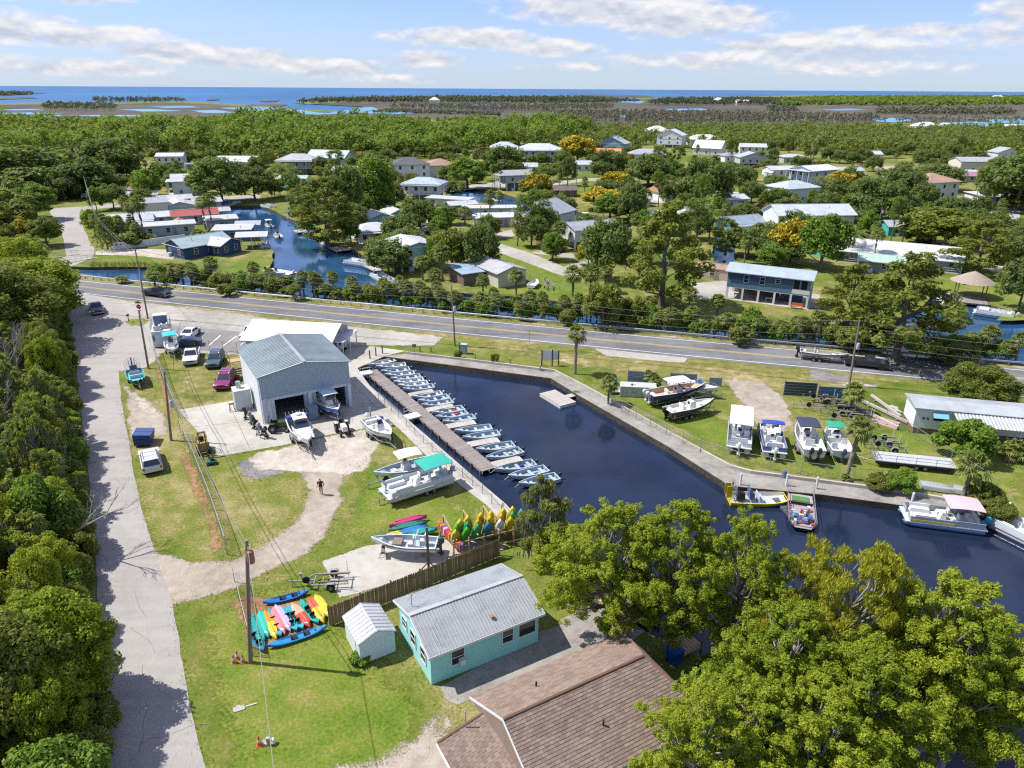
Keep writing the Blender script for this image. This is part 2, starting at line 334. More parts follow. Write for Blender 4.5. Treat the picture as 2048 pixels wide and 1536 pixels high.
LF['moss'] = leaf('hanging_moss', (.11,.115,.09),(.18,.18,.145),(.26,.255,.21),.2,1.)
LF['reed'] = leaf('reeds', (.09,.10,.025),(.17,.16,.05),(.27,.23,.10),.2,.5)
M['bark'] = wood((.155,.125,.10),1.2,.35); M['barkg'] = wood((.27,.25,.225),1.2,.3); M['palmbark'] = wood((.23,.195,.155),2.5,.35)
# ------------------------------------------------------------------ ground, water, roads
rng = random.Random(7)
def gpoly(px, z=0.0): return [G(u, v, 0.0) for u, v in px]
def resample(pts, step, closed=True, amp=0.0, seed=1):
 r = random.Random(seed); out = []; n = len(pts); last = 0.0
 for i in range(n if closed else n - 1):
  a, b = Vector(pts[i][:2]), Vector(pts[(i + 1) % n][:2]); d = b - a; m = max(1, int(d.length / step))
  nrm = Vector((-d.y, d.x)).normalized() if d.length > 1e-6 else Vector((0,0))
  for j in range(m):
   last = last * .55 + r.uniform(-1,1) * .75
   out.append(a + d * (j / m) + nrm * last * amp)
 if not closed: out.append(Vector(pts[-1][:2]))
 return out
def struct(o): return tag(o, kind='structure')
def sheet(name, px, mat, z, amp=0.0, step=1.0, world=False, seed=3, thick=None, soft=None):
 P = [Vector(p) for p in px] if world else gpoly(px)
 Q = resample(P, step, True, amp, seed) if amp else [p.xy for p in P]
 V = [(p.x, p.y, z) for p in Q]; mb = MB()
 if thick is None: mb.add(V, [tuple(range(len(V)))])
 else: mb.prism([(p.x, p.y) for p in Q], z - thick, z)
 o = mb.build(name, mat, fix=thick is not None)
 if thick is None and o.data.polygons[0].normal.z < 0: o.data.flip_normals()
 if soft is None: soft = ({'lane': 0, 'kayak_slab': .25, 'marina_apron': .5, 'needle_strip': .35, 'front_lawn': 3.5, 'basin_lawn': 3., 'dry_verge': 3., 'worn_lawn': 3., 'sandy_corner': 2.2, 'lay_by': .3, 'parking_lot': .2, 'bare_patch': .3}.get(name, .9)) if amp and step < 2 and thick is None and mat in SOFT else 0
 if soft:
  B = np.array([(p.x, p.y) for p in Q]); g = max(soft * .62, math.sqrt(np.prod(np.ptp(B, 0)) / 2600)); X, Y = np.meshgrid(np.arange(B[:, 0].min(), B[:, 0].max(), g), np.arange(B[:, 1].min(), B[:, 1].max(), g)); N = np.c_[X.ravel(), Y.ravel()]; N = N + np.random.default_rng(1).uniform(-.2,.2, N.shape) * g
  def edge_d(N):
   d = np.full(len(N),1e9); ins = np.zeros(len(N), bool)
   for i in range(len(B)):
    p, q = B[i], B[(i + 1) % len(B)]; e = q - p; t = np.clip(((N - p) @ e) / max(e @ e, 1e-9),0,1); d = np.minimum(d, np.linalg.norm(N - p - t[:, None] * e, axis=1))
    if p[1] != q[1]: ins ^= ((p[1] > N[:, 1]) != (q[1] > N[:, 1])) & (N[:, 0] < (q[0] - p[0]) * (N[:, 1] - p[1]) / (q[1] - p[1]) + p[0])
   return d, ins
  d, ins = edge_d(N); N = N[ins & (d > g * .3)]; nb = len(B)
  ov, oe, of, *_ = delaunay_2d_cdt([Vector(p) for p in B] + [Vector(p) for p in N], [(i, (i + 1) % nb) for i in range(nb)], [], 1,1e-4)
  me = o.data; me.clear_geometry(); me.from_pydata([(p.x, p.y, z) for p in ov], [], [tuple(f) for f in of]); d, _ = edge_d(np.array([(p.x, p.y) for p in ov]))
  me.attributes.new('fade', 'FLOAT', 'POINT').data.foreach_set('value', np.clip(d / soft, 0,1).astype(np.float32)); me.materials[0] = SOFT[mat]; me.update()
  if me.polygons[0].normal.z < 0: me.flip_normals()
 return struct(o)
def inside(x, y, poly):
 c = False; n = len(poly); j = n - 1
 for i in range(n):
  a, b = poly[i], poly[j]
  if (a[1] > y) != (b[1] > y) and x < (b[0] - a[0]) * (y - a[1]) / (b[1] - a[1]) + a[0]: c = not c
  j = i
 return c
BASIN = [(768,713),(1102,757),(1159,792),(1334,892),(1444,962),(1457,972),(1647,990),(1803,1011),(2012,1042),(2330,1110),(2500,1750),(1850,1750),
  (1770,1580),(1620,1440),(1480,1350),(1370,1300),(1290,1262),(1215,1205),(1120,1130),(1075,1085),(1013,1010),(931,940),(851,870),(799,826),(719,753),(704,741),(738,727)]
CANAL = [(-150,520),(40,536),(100,531),(180,534),(300,533),(350,539),(440,549),(520,551),(540,532),(549,503),(507,462),(455,428),(448,412),(524,411),(557,425),(600,447),(632,480),(700,497),
  (745,522),(765,537),(782,547),(807,562),(862,577),(917,586),(1024,592),(1109,602),(1179,612),(1230,628),(1400,642),(1480,642),(1606,655),(1648,668),(1751,664),(1800,640),(1850,612),(1862,590),(1900,592),(1965,607),(2048,630),(2280,665),
  (2280,757),(2048,733),(1900,720),(1761,707),(1536,687),(1400,673),(1224,656),(1024,636),(906,622),(760,607),(600,591),(510,580),(400,574),(300,565),(200,553),(120,545),(-150,532)]
BACKC = [(900,374),(975,379),(1040,397),(1130,419),(1195,431),(1265,449),(1245,464),(1150,449),(1060,427),(960,404),(890,386)]
SIDEC = [(1428,468),(1472,478),(1468,520),(1442,543),(1424,520)]
HOLES = []
for nm, px, amp in (('b', BASIN, 0),('c', CANAL, .45),('k', BACKC, .4),('s', SIDEC, .4)):
 P = gpoly(px); HOLES.append([Vector((p.x, p.y)) for p in P] if not amp else resample(P, 3.0, True, amp, 5))
# land outline: near field square, ragged coast far out
coast_px = [(-700,226),(-200,215),(0,207),(120,203),(230,205),(330,202),(420,205),(480,209),(560,213),(610,219),(690,222),(740,212),(600,207),(596,203),(700,200),(860,196),(1000,194),(1150,192),(1250,197),(1320,195),
   (1480,193),(1620,190),(1800,190),(2048,191),(2600,195)]
CO = [G(u, v).xy for u, v in coast_px]
outl = [Vector((-900,-60)), Vector((900,-60)), Vector((2500,1200)), Vector((CO[-1].x, CO[-1].y))] + [p for p in resample([(p.x, p.y, 0) for p in CO[::-1]], 60, False, 14,9)][1:] + [Vector((-1600,400))]
vs = []; es = []
for poly in [outl] + HOLES:
 b = len(vs); vs += [Vector((p[0], p[1])) for p in poly]; es += [(b + i, b + (i + 1) % len(poly)) for i in range(len(poly))]
for gx in range(-7,12):
 for gy in range(0,14): vs.append(Vector((gx * 45 + rng.uniform(-9,9),-20 + gy * 40 + rng.uniform(-9,9))))
ov, oe, of, _, _, _ = delaunay_2d_cdt(vs, es, [], 0,1e-4)
mb = MB(); F = []
for f in of:
 c = sum((ov[i] for i in f), Vector((0,0))) / len(f)
 if not inside(c.x, c.y, outl) or any(inside(c.x, c.y, h) for h in HOLES): continue
 F.append(tuple(f))
mb.add([(p.x, p.y, 0) for p in ov], F); mb.mat(1)
for hi, h in enumerate(HOLES):
 n = len(h); mb.add([(p.x, p.y, 0) for p in h] + [(p.x, p.y, -1.8) for p in h], [(i, (i + 1) % n, n + (i + 1) % n, n + i) for i in range(n)])
gr = mb.build('ground', [M['grass'], M['bank']], fix=False)
bm = bmesh.new(); bm.from_mesh(gr.data)
for f in bm.faces:
 if f.material_index == 0 and f.normal.z < 0: f.normal_flip()
bm.to_mesh(gr.data); bm.free(); struct(gr)
WZ = -0.7
sheet('basin_water', [(-24,12,0),(75,12,0),(75,70,0),(48,76,0),(-2,106,0),(-30,106,0),(-30,88,0),(-6,55,0)], M['water'], WZ, world=True)
sheet('canal_water', [(-150,116,0),(-25,116,0),(60,86,0),(160,70,0),(160,330,0),(-150,330,0)], M['water2'], WZ - .02, world=True)
sheet('sea', [(-60000,420,0),(60000,420,0),(60000,80000,0),(-60000,80000,0)], M['sea'], -1.0, world=True)
# marsh flats, inlets
sheet('marsh', [(-400,236),(0,237),(300,236),(600,236),(1000,240),(1200,250),(1400,253),(1600,250),(1800,246),(2048,244),(2600,246),(2600,197),(2048,193),(1700,192),(1480,195),(1330,197),(1250,199),(1150,195),(1000,197),(860,199),(700,203),(620,208),(740,214),(690,224),(610,222),(560,216),(480,212),(420,208),(330,205),(230,208),(120,206),(0,210),(-400,222)], M['marsh'], .03,6,40)
for i, px in enumerate([[(70,231),(120,230),(112,235),(75,234)], [(130,231),(200,230),(330,231),(330,233),(200,233)], [(440,216),(520,213),(575,218),(650,226),(740,214),(755,219),(700,226),(640,229),(560,228),(500,222)],
      [(470,232),(530,230),(580,232),(575,238),(490,237)], [(700,224),(760,222),(830,226),(800,228),(720,227)], [(930,209),(975,208),(980,212),(940,212)],
      [(1220,200),(1290,202),(1280,207),(1240,205)], [(1235,231),(1265,230),(1262,235),(1240,235)], [(1745,238),(1800,235),(1830,240),(1790,245),(1750,243)], [(1970,239),(2060,238),(2300,240),(2300,246),(2060,247),(1990,246)], [(1880,246),(1960,243),(1990,249),(1930,252)],
      [(300,213),(380,212),(400,215),(330,216)], [(0,219),(60,218),(90,220),(20,221)], [(-40,227),(60,225),(130,227),(70,229)], [(380,221),(430,220),(480,226),(410,226)], [(240,219),(300,218),(365,222),(290,223)], [(840,222),(900,221),(960,226),(880,226)], [(1330,218),(1400,217),(1420,220),(1350,221)], [(1640,219),(1700,217),(1740,219),(1680,221)]]):
 sheet('inlet_water', px, M['shallow'], .06 + .004 * i, 4,25, seed=i)
for i, px in enumerate([[(-60,190),(20,184),(95,186),(40,190),(-60,194)], [(-60,197),(50,194),(80,196),(-60,201)], [(415,199),(440,197),(437,200),(418,201)], [(520,202),(560,200),(556,203),(525,204)], [(500,209),(540,207),(575,209),(560,213),(510,213)], [(1140,189),(1290,191),(1310,194),(1200,194)]]):
 sheet('islet', px, M['marsh'], .05,5,40, seed=20 + i)
# highway
NEAR = [(336,605),(512,623),(637,639),(762,652),(906,664),(1024,676),(1179,690),(1374,711),(1536,725),(1708,742),(1906,760),(2048,772)]
FAR = [(275,575),(512,598),(637,609),(762,621),(906,635),(1024,648),(1224,670),(1399,687),(1536,697),(1761,717),(2048,741)]
def fit(px):
 A = np.array([[*G(u, v).xy] for u, v in px]); return np.polyfit(A[:, 0], A[:, 1], 2)
pn, pf = fit(NEAR), fit(FAR); pc = (pn + pf) / 2
HX = np.concatenate([np.arange(-190,200,3.0)])
def hwy(x):
 p = pc; y = np.polyval(p, x); s = 2 * p[0] * x + p[1]; n = Vector((-s, 1)).normalized(); return Vector((x, y)), n
def ribbon(name, a, b, mat, z, xs=HX, dash=None):
 V = []; F = []
 for x in xs:
  c, n = hwy(float(x)); p, q = c + n * a, c + n * b; V += [(p.x, p.y, z),(q.x, q.y, z)]
 F = [(2 * i, 2 * i + 2,2 * i + 3,2 * i + 1) for i in range(len(xs) - 1)]
 o = MB().add(V, F).build(name, mat, fix=False)
 if o.data.polygons[0].normal.z < 0: o.data.flip_normals()
 return struct(o)
ribbon('road_shoulder', -6.2,5.4, M['dry'], .004)
hw = ribbon('highway', -4.35,4.2, M['asphalt'], .012)
for nm, a, b, m in (('edge_line', -3.62,-3.48, 'wline'),('edge_line', 3.48,3.62, 'wline'),('centre_line', -.24,-.12, 'yline'),('centre_line', .12,.24, 'yline')):
 ribbon(nm, a, b, M[m], .017).parent = hw
# marina aprons, lane, tracks
sheet('marina_apron', [(118,583),(230,598),(335,610),(640,647),(760,659),(893,673),(868,693),(735,692),(705,720),(640,720),(480,712),(330,705),(296,735),(235,745),(150,720)], M['apron'], .020,.25,1.2)
sheet('lane', [(128,580),(140,620),(150,700),(158,800),(172,900),(182,1000),(190,1100),(196,1200),(206,1300),(215,1400),(222,1536),(226,1750),(445,1750),(412,1536),(383,1430),(362,1310),(355,1260),(345,1200),(310,1110),(290,1040),(268,950),(258,880),(242,800),(237,742),(296,728),(300,690),(240,600)], M['lane'], .024,.06,.8)
_r = random.Random(9)
for i in range(9):                               # cracks in the worn lane
 v = 880 + i * 75; u = 225 + i * 9 + _r.uniform(-25,8); P = [G(u, v).xy]; a = R_(_r.choice([-60,30,-45]))
 for _ in range(9): a += _r.uniform(-.35,.35); P.append(P[-1] + Vector((math.cos(a), math.sin(a))) * .45)
 w_ = [Vector((-(P[min(j + 1,9)] - P[max(j - 1,0)]).y, (P[min(j + 1,9)] - P[max(j - 1,0)]).x)).normalized() * .018 for j in range(10)]
 struct(MB().add([(*(p - w),.0275) for p, w in zip(P, w_)] + [(*(p + w),.0275) for p, w in zip(P, w_)], [(j, j + 1, j + 11, j + 10) for j in range(9)]).build('crack', M['gravel'], bpy.data.objects['lane'], fix=False))
sheet('parking_lot', [(340,650),(560,671),(640,690),(560,712),(362,699)], M['lot'], .029,.05)
for (a, b) in (((352,668),(372,684)),((405,677),(392,692)),((441,671),(417,692)),((474,672),(446,692)),((500,672),(482,690))):
 p, q = G(*a).xy, G(*b).xy; d = (q - p).normalized(); n = Vector((-d.y, d.x)) * .09
 sheet('stall_line', [(*(p + n),0),(*(q + n),0),(*(q - n),0),(*(p - n),0)], M['wline'], .034, world=True).parent = bpy.data.objects['parking_lot']
sheet('verge_island', [(243,644),(262,636),(292,636),(300,642),(290,652),(258,653)], M['lawn'], .030,.12,.5)
sheet('yard_slab', [(357,820),(440,806),(500,795),(530,770),(690,690),(720,745),(757,795),(800,835),(735,856),(650,871),(575,889),(437,913),(400,868)], M['concrete'], .020, thick=.25)
for (a, b) in (((455,803),(500,897)),((375,855),(545,838))):
 p, q = G(*a).xy, G(*b).xy; d = (q - p).normalized(); n = Vector((-d.y, d.x)) * .035
 sheet('slab_joint', [(*(p + n),0),(*(q + n),0),(*(q - n),0),(*(p - n),0)], M['gravel'], .024, world=True).parent = bpy.data.objects['yard_slab']
sheet('shell_patch', [(470,930),(520,900),(575,889),(650,872),(735,857),(793,838),(770,880),(745,905),(740,935),(700,955),(675,975),(640,962),(600,950),(560,945),(510,950)], M['sand'], .008,.45,.8)
sheet('grey_patch', [(468,922),(500,915),(525,935),(560,935),(580,945),(520,962),(485,955)], M['gravel'], .013,.4,.6)
sheet('dirt_track', [(590,938),(615,985),(592,1035),(545,1073),(470,1113),(400,1120),(330,1106),(270,1050),(250,1100),(300,1225),(385,1212),(430,1200),(470,1182),(540,1152),(620,1112),(665,1060),(688,1005),(692,945),(640,940)], M['dirt'], .016,.3,.8)
sheet('roadside_track', [(245,760),(300,800),(330,830),(345,870),(290,880),(262,880),(250,830)], M['dirt'], .012,.35,.8)
sheet('sand_patch', [(262,790),(300,795),(320,820),(300,835),(270,815)], M['sand'], .016,.4,.6)
sheet('dry_lawn', [(258,745),(300,730),(330,830),(300,800),(265,785)], M['dry'], .008,.3,.8, seed=4)
sheet('needle_strip', [(300,705),(312,705),(345,800),(350,880),(385,920),(420,1000),(455,1108),(428,1112),(405,1040),(375,960),(350,890),(330,830)], M['needles'], .012,.2,.7)
sheet('needle_patch', [(455,1190),(500,1185),(640,1200),(655,1250),(520,1310),(490,1300)], M['needles'], .012,.25,.7)
sheet('worn_lawn', [(360,735),(480,725),(470,790),(440,806),(362,820),(345,760)], M['dry'], .007,.4,.9)
sheet('kayak_slab', [(641,1122),(741,1088),(880,1078),(1015,1082),(1010,1100),(676,1199)], M['concrete'], .024,.06,.8)
sheet('front_lawn', [(360,1215),(470,1180),(640,1110),(690,1000),(700,955),(745,910),(960,1010),(1020,1080),(880,1077),(741,1087),(640,1121),(676,1200),(880,1400),(870,1536),(880,1800),(450,1800),(416,1536),(386,1430),(366,1310),(360,1260)], M['lawn'], .004,.15,.8)
sheet('sandy_corner', [(560,1540),(640,1520),(720,1510),(830,1440),(885,1385),(930,1440),(960,1800),(560,1800)], M['dirt'], .012,.35,.8)
sheet('basin_lawn', [(812,706),(900,690),(960,700),(1115,740),(1230,800),(1470,930),(1580,955),(1720,968),(2000,1015),(2050,1010),(2100,900),(1900,850),(1500,860),(1300,760),(1150,745),(960,712)], M['lawn'], .004,.3,.9)
sheet('dry_verge', [(900,676),(1050,690),(1190,703),(1400,725),(1600,745),(1780,760),(1700,800),(1500,790),(1290,755),(1150,735),(1010,712)], M['dry'], .010,.5,1.)
sheet('lay_by', [(1186,696),(1300,707),(1378,716),(1370,726),(1330,724),(1210,712)], M['apron'], .016,.1)
sheet('yard_track', [(1440,756),(1530,762),(1575,800),(1592,852),(1560,872),(1520,862),(1490,820),(1466,790)], M['dirt'], .016,.35,.8)
sheet('gravel_layby', [(1605,738),(1650,742),(1700,752),(1712,762),(1650,766),(1622,757)], M['gravel'], .016,.3,.7)
sheet('bare_sand', [(1660,768),(1700,762),(1765,770),(1755,778),(1700,776)], M['sand'], .020,.3,.6)
sheet('bare_sand', [(1762,806),(1790,808),(1815,826),(1800,830)], M['sand'], .016,.3,.6)
sheet('bare_sand', [(2020,775),(2060,775),(2070,795),(2040,795)], M['sand'], .016,.3,.6)
sheet('house_drive', [(880,1375),(1085,1262),(1150,1240),(1290,1262),(1255,1290),(1090,1340),(915,1410),(893,1400)], M['walk'], .020, thick=.2)
sheet('brick_patio', [(1120,1240),(1150,1225),(1215,1212),(1235,1245),(1150,1279)], M['walk'], .030)
# streets beyond the canal
ST = [('side_street', [(-60,560),(0,548),(60,538),(105,527),(132,512),(128,480),(118,450),(100,425),(105,417),(165,413),(158,430),(166,455),(178,480),(190,500),(186,514),(150,530),(100,545),(0,562)], 'lane'),
 ('cross_street', [(165,413),(245,406),(330,400),(420,394),(520,390),(520,396),(420,400),(330,407),(245,413),(165,421)], 'lane'),
 ('back_street', [(792,420),(835,430),(900,452),(975,478),(1060,506),(1130,534),(1165,552),(1150,560),(1100,543),(1040,520),(960,491),(880,463),(800,438)], 'apron'),
 ('far_street', [(870,378),(980,366),(1090,366),(1180,356),(1260,356),(1260,361),(1180,362),(1090,373),(980,374),(900,384)], 'apron'),
 ('driveway', [(1086,502),(1150,508),(1150,518),(1060,506)], 'apron'),('driveway', [(1120,536),(1175,520),(1185,525),(1140,543)], 'apron'),('driveway', [(965,466),(1024,460),(1030,472),(985,480)], 'apron'),
 ('driveway', [(190,502),(230,497),(360,500),(345,520),(270,512),(190,510)], 'sand'),('driveway', [(1380,568),(1460,560),(1640,590),(1640,618),(1450,600),(1385,600)], 'apron'),
 ('east_street', [(1270,400),(1400,418),(1520,428),(1620,440),(1780,470),(1790,462),(1640,432),(1530,420),(1400,409),(1280,394)], 'apron'),('far_lane', [(1700,330),(1790,332),(1860,338),(1850,344),(1760,338)], 'dirt'),
 ('driveway', [(1840,415),(2040,422),(2040,440),(1940,436)], 'apron'),('driveway', [(1960,528),(2040,535),(2040,548),(1980,545)], 'apron'),('driveway', [(880,476),(970,478),(960,486),(875,482)], 'concrete'),
 ('driveway', [(376,394),(410,390),(412,405),(376,402)], 'lane')]
for i, (nm, px, m) in enumerate(ST): sheet(nm, px, M[m], .020 + .0035 * i, .2,3.0, seed=i)
for i, px in enumerate([[(180,525),(275,512),(355,530),(350,537),(300,531),(185,532)], [(165,425),(240,418),(250,440),(200,470),(168,455)], [(450,535),(520,510),(540,530),(520,548),(450,545)], [(1000,500),(1160,560),(1170,600),(1110,598),(1020,588),(960,582),(975,500)], [(1030,478),(1090,496),(1060,504),(985,482)], [(1075,505),(1150,522),(1110,530)],
      [(1300,405),(1400,412),(1400,400),(1320,392)], [(1390,405),(1480,415),(1470,400),(1420,395)], [(800,420),(870,400),(940,430),(900,448)], [(1760,480),(1840,475),(1830,500),(1770,500)], [(1860,575),(1960,545),(2048,560),(2048,620),(1970,600),(1900,588)], [(1990,640),(2048,600),(2080,640)], [(150,400),(230,392),(240,402),(160,412)], [(310,395),(370,380),(372,398),(320,402)], [(1920,400),(2040,395),(2048,415),(1930,415)], [(880,372),(980,366),(900,362)], [(1120,372),(1240,360),(1200,380),(1130,385)], [(940,495),(990,500),(970,585),(930,580)]]):
 sheet('garden_lawn', px, M['lawn'], .005 + .0006 * i, .5,2.5, seed=40 + i)
# ------------------------------------------------------------------ seawalls, docks
def strip_solid(name, A, B, z0, z1, mat, parent=None):
 """solid between two polylines of equal length"""
 mb = MB(); secs = []
 for a, b in zip(A, B): secs.append([(a.x, a.y, z0),(b.x, b.y, z0),(b.x, b.y, z1),(a.x, a.y, z1)])
 mb.loft(secs, True, True); return mb.build(name, mat, parent)
INN = [(768,713),(900,730),(1102,757),(1159,792),(1334,892),(1444,962),(1457,972),(1647,990),(1803,1011),(1995,1038)]
OUT = [(809,708),(930,722),(1109,745),(1172,778),(1352,878),(1459,937),(1500,948),(1660,969),(1816,990),(1997,1022)]
wa, wb = [G(*p).xy for p in INN], [G(*p).xy for p in OUT]
o = struct(strip_solid('walkway', wa, wb, -1.7,.045, M['walk']))
cc = [b + (b - a).normalized() * .28 for a, b in zip(wa, wb)]
o = struct(strip_solid('retaining_kerb', [b + (b - a).normalized() * .004 for a, b in zip(wa, wb)], cc, -.3,.38, M['concrete']))
INS = [(719,753),(799,826),(851,870),(931,940),(1013,1010),(1040,1042)]; OUS = [(698,760),(768,830),(815,874),(885,944),(975,1012),(1005,1046)]
struct(strip_solid('walkway', [G(*p).xy for p in INS], [G(*p).xy for p in OUS], -1.7,.050, M['concrete']))
struct(sheet('boat_ramp', [(690,700),(735,692),(812,702),(768,713),(736,727),(704,741),(700,748),(685,735)], M['concrete'], .033, thick=.1))
# wooden dock with planks
da, db = G(741,741,-.15), G(979,940,-.15); dv = (db - da).xy; DL = dv.length; dang = math.atan2(dv.y, dv.x); dw = 1.75
dock = thing('boat_dock', 'long weathered grey plank dock down the middle of the basin', 'dock', (da.x, da.y, 0), dang)
mb = MB(); r = random.Random(4); pw = .205; n = int(DL / pw)
base = MB().cbox(0,0,0, pw - .022, dw, .045).build('plank', M['dock'], dock); base.location = (pw / 2,0,-.15)
for i in range(1, n):
 c = base.copy(); COL.objects.link(c); c.parent = dock; c.location = (pw * (i + .5), r.uniform(-.02,.02),-.15 + r.uniform(-.006,.006)); c.rotation_euler = (0,0, r.uniform(-.012,.012))
mb = MB(); mb.box(0, DL, -dw / 2 + .02,-dw / 2 + .1,-.42,-.18); mb.box(0, DL, dw / 2 - .1, dw / 2 - .02,-.42,-.18); mb.box(0, DL, -.05,.05,-.4,-.18); mb.build('stringers', M['dock'], dock)
for i in range(0,18):
 for s in (-1,1):
  x = .3 + i * (DL - .6) / 17; MB().tube([(x, s * (dw / 2 + .06),-1.7),(x, s * (dw / 2 + .06),-.1)], .09,7).build('piling', M['pole'], dock)
fb = MB().box(0, DL, dw / 2 + .0, dw / 2 + .035,-.30,-.16); fb.build('edge_board', M['dockp'], dock)
FD = [((818,790),(868,781)),((853,820),(908,811)),((893,853),(951,843)),((936,889),(998,878)),((983,930),(1044,916))]
ORD = ['first', 'second', 'third', 'fourth', 'fifth', 'sixth', 'seventh', 'eighth', 'ninth', 'tenth', 'eleventh', 'twelfth', 'thirteenth', 'fourteenth', 'fifteenth', 'sixteenth', 'seventeenth', 'eighteenth', 'nineteenth', 'twentieth', 'twenty-first']
for i, (a, b) in enumerate(FD):
 p, q = G(*a, -.25), G(*b, -.25); d = (q - p).xy; Lf = d.length
 t = thing('finger_dock', f'{ORD[i]} pale finger float along the plank dock, counted from the boat ramp', 'dock', (p.x, p.y, 0), math.atan2(d.y, d.x), 'finger floats on the plank dock')
 b0 = None
 for j in range(int(Lf / .42)):
  if b0 is None: c = b0 = MB().cbox(0,0,0,.4,1.25,.06).build('plank', M['dockp'], t)
  else: c = b0.copy(); COL.objects.link(c); c.parent = t
  c.location = (.21 + j * .42,0,-.27)
 MB().box(.05, Lf - .05,-.55,.55,-.75,-.31).build('float', M['white'], t); MB().box(0, Lf, -.64,-.6,-.42,-.28).build('skirt', M['dock'], t)
def gangway(u0, v0, u1, v1, label):
 p, q = G(u0, v0,-.05), G(u1, v1,-.05); d = (q - p).xy; Lg = d.length
 t = thing('gangway', label, 'gangway', (p.x, p.y, 0), math.atan2(d.y, d.x), 'gangways to the plank dock')
 MB().box(0, Lg, -.7,.7,-.12,.062).build('deck', M['off'], t)
 for s in (-1,1):
  mb = MB(); mb.tube([(.1, s * .66,.0),(.1, s * .66,.95),(Lg - .1, s * .66,.95),(Lg - .1, s * .66,.0)], .03,6); mb.tube([(.1, s * .66,.5),(Lg - .1, s * .66,.5)], .022,5); mb.build('railing', M['white'], t)
gangway(722,748,744,744, 'short white gangway with railings at the ramp end of the plank dock')
gangway(812,836,838,829, 'white railed gangway halfway along the plank dock')
# swim float
p = G(1120,795,-.35); t = thing('floating_dock', 'square pale plank float tied to the seawall walkway', 'dock', (p.x, p.y, 0), R_(-58))
b0 = None
for j in range(12):
 c = MB().cbox(0,0,0,.36,2.5,.05).build('plank', M['dockp'], t) if b0 is None else b0.copy()
 if b0 is None: b0 = c
 else: COL.objects.link(c); c.parent = t
 c.location = (-2.2 + j * .39,-.35,-.32)
MB().box(-2.35,2.25,-1.58,.88,-.85,-.36).build('float', M['off'], t); MB().box(-.2,.7,.9,3.1,-.42,-.30).build('bridge', M['dockp'], t)
# timber decks, bridge on the far side
def deck(label, u, v, w, d, ang, mat='dockp', z=-.15, cat='dock', plank=.3, posts=True):
 p = G(u, v, z); t = thing('timber_deck', label, cat, (p.x, p.y, 0), R_(ang))
 b0 = None; n = max(3, int(w / plank))
 for j in range(n):
  if b0 is None: c = b0 = MB().cbox(0,0,0, w / n - .03, d, .05).build('plank', M[mat], t)
  else: c = b0.copy(); COL.objects.link(c); c.parent = t
  c.location = (-w / 2 + (j + .5) * w / n, 0, z)
 MB().box(-w / 2, w / 2,-d / 2 + .05,-d / 2 + .12, z - .25, z - .03).box(-w / 2, w / 2, d / 2 - .12, d / 2 - .05, z - .25, z - .03).build('joists', M['dock'], t)
 if posts:
  for sx in (-1,1):
   for sy in (-1,1): MB().tube([(sx * (w / 2 - .1), sy * (d / 2 - .1),-1.8),(sx * (w / 2 - .1), sy * (d / 2 - .1), z + .5)], .09,6).build('piling', M['pole'], t)
 return t
deck('new timber deck with pale boards below the turquoise house', 1252,1205,3.6,4.2,30, 'newwood', .1, plank=.28)
deck('small timber landing beside the leaning cypress trunk', 1370,1288,2.0,1.6,30, 'newwood', .2, plank=.28)
deck('boat dock below the dark blue house, left', 375,541,6,2.4,-20); deck('floating walkway below the dark blue house, right', 445,552,9,2.0,-18)
deck('grey dock on the left bank of the long canal', 680,497,6,4,-55); deck('dock platform beside the turquoise-walled stilt house', 745,535,7,2.2,-55)
deck('small pale dock half way up the long canal', 600,462,4,3,-55); deck('dock strip at the mouth of the long canal', 795,562,8,3,-50); deck('low deck beneath the thatched hut', 1928,598,7.5,5.5,-25, 'dock', .05)
deck('white dock edge beside the thatched hut', 1876,585,9,1.2,-25, 'dockp', .02)
p0, p1 = G(92,533), G(186,517); d = (p1 - p0).xy
t = thing('road_bridge', 'low concrete road bridge with rails over the roadside canal', 'bridge', (p0.x, p0.y, 0), math.atan2(d.y, d.x))
MB().box(-1, d.length + 1,-.2,.25,-.9,.1).build('edge_beam', M['concrete'], t); MB().box(-1, d.length + 1,7.2,7.6,-.9,.1).build('edge_beam', M['concrete'], t)
for s in (0,7.4):
 mb = MB()
 for i in range(9): mb.tube([(i * d.length / 8, s, .05),(i * d.length / 8, s, 1.1)], .035,5)
 for z in (.55,1.08): mb.tube([(0, s, z),(d.length, s, z)], .035,5)
 mb.build('railing', M['galv'], t)
# ------------------------------------------------------------------ buildings
_wc = {}
def window(parent, w, h, loc, rz, name='window', cross=True):
 key = (round(w, 2), round(h, 2), cross)
 if key not in _wc:
  mb = MB(); t = .07
  mb.box(-w / 2 - t, w / 2 + t, -.06,.02,-h / 2 - t, -h / 2); mb.box(-w / 2 - t, w / 2 + t, -.06,.02, h / 2, h / 2 + t)
  mb.box(-w / 2 - t, -w / 2,-.06,.02,-h / 2, h / 2); mb.box(w / 2, w / 2 + t, -.06,.02,-h / 2, h / 2)
  if cross: mb.box(-w / 2, w / 2,-.045,.02,-.025,.025)
  f = mb.build(name, M['white'], None); g = MB().box(-w / 2, w / 2,-.02,.01,-h / 2, h / 2).build('pane', M['glass'], None)
  fm, gm = f.data, g.data; bpy.data.objects.remove(f); bpy.data.objects.remove(g); _wc[key] = (fm, gm)
 fm, gm = _wc[key]
 o = bpy.data.objects.new(name, fm); COL.objects.link(o); o.parent = parent; o.location = loc; o.rotation_euler = (0,0, rz)
 g = bpy.data.objects.new('pane', gm); COL.objects.link(g); g.parent = o; return o
FACE = {'F': (0,-1,0), 'B': (0,1, math.pi), 'L': (-1,0,-math.pi / 2), 'R': (1,0, math.pi / 2)}
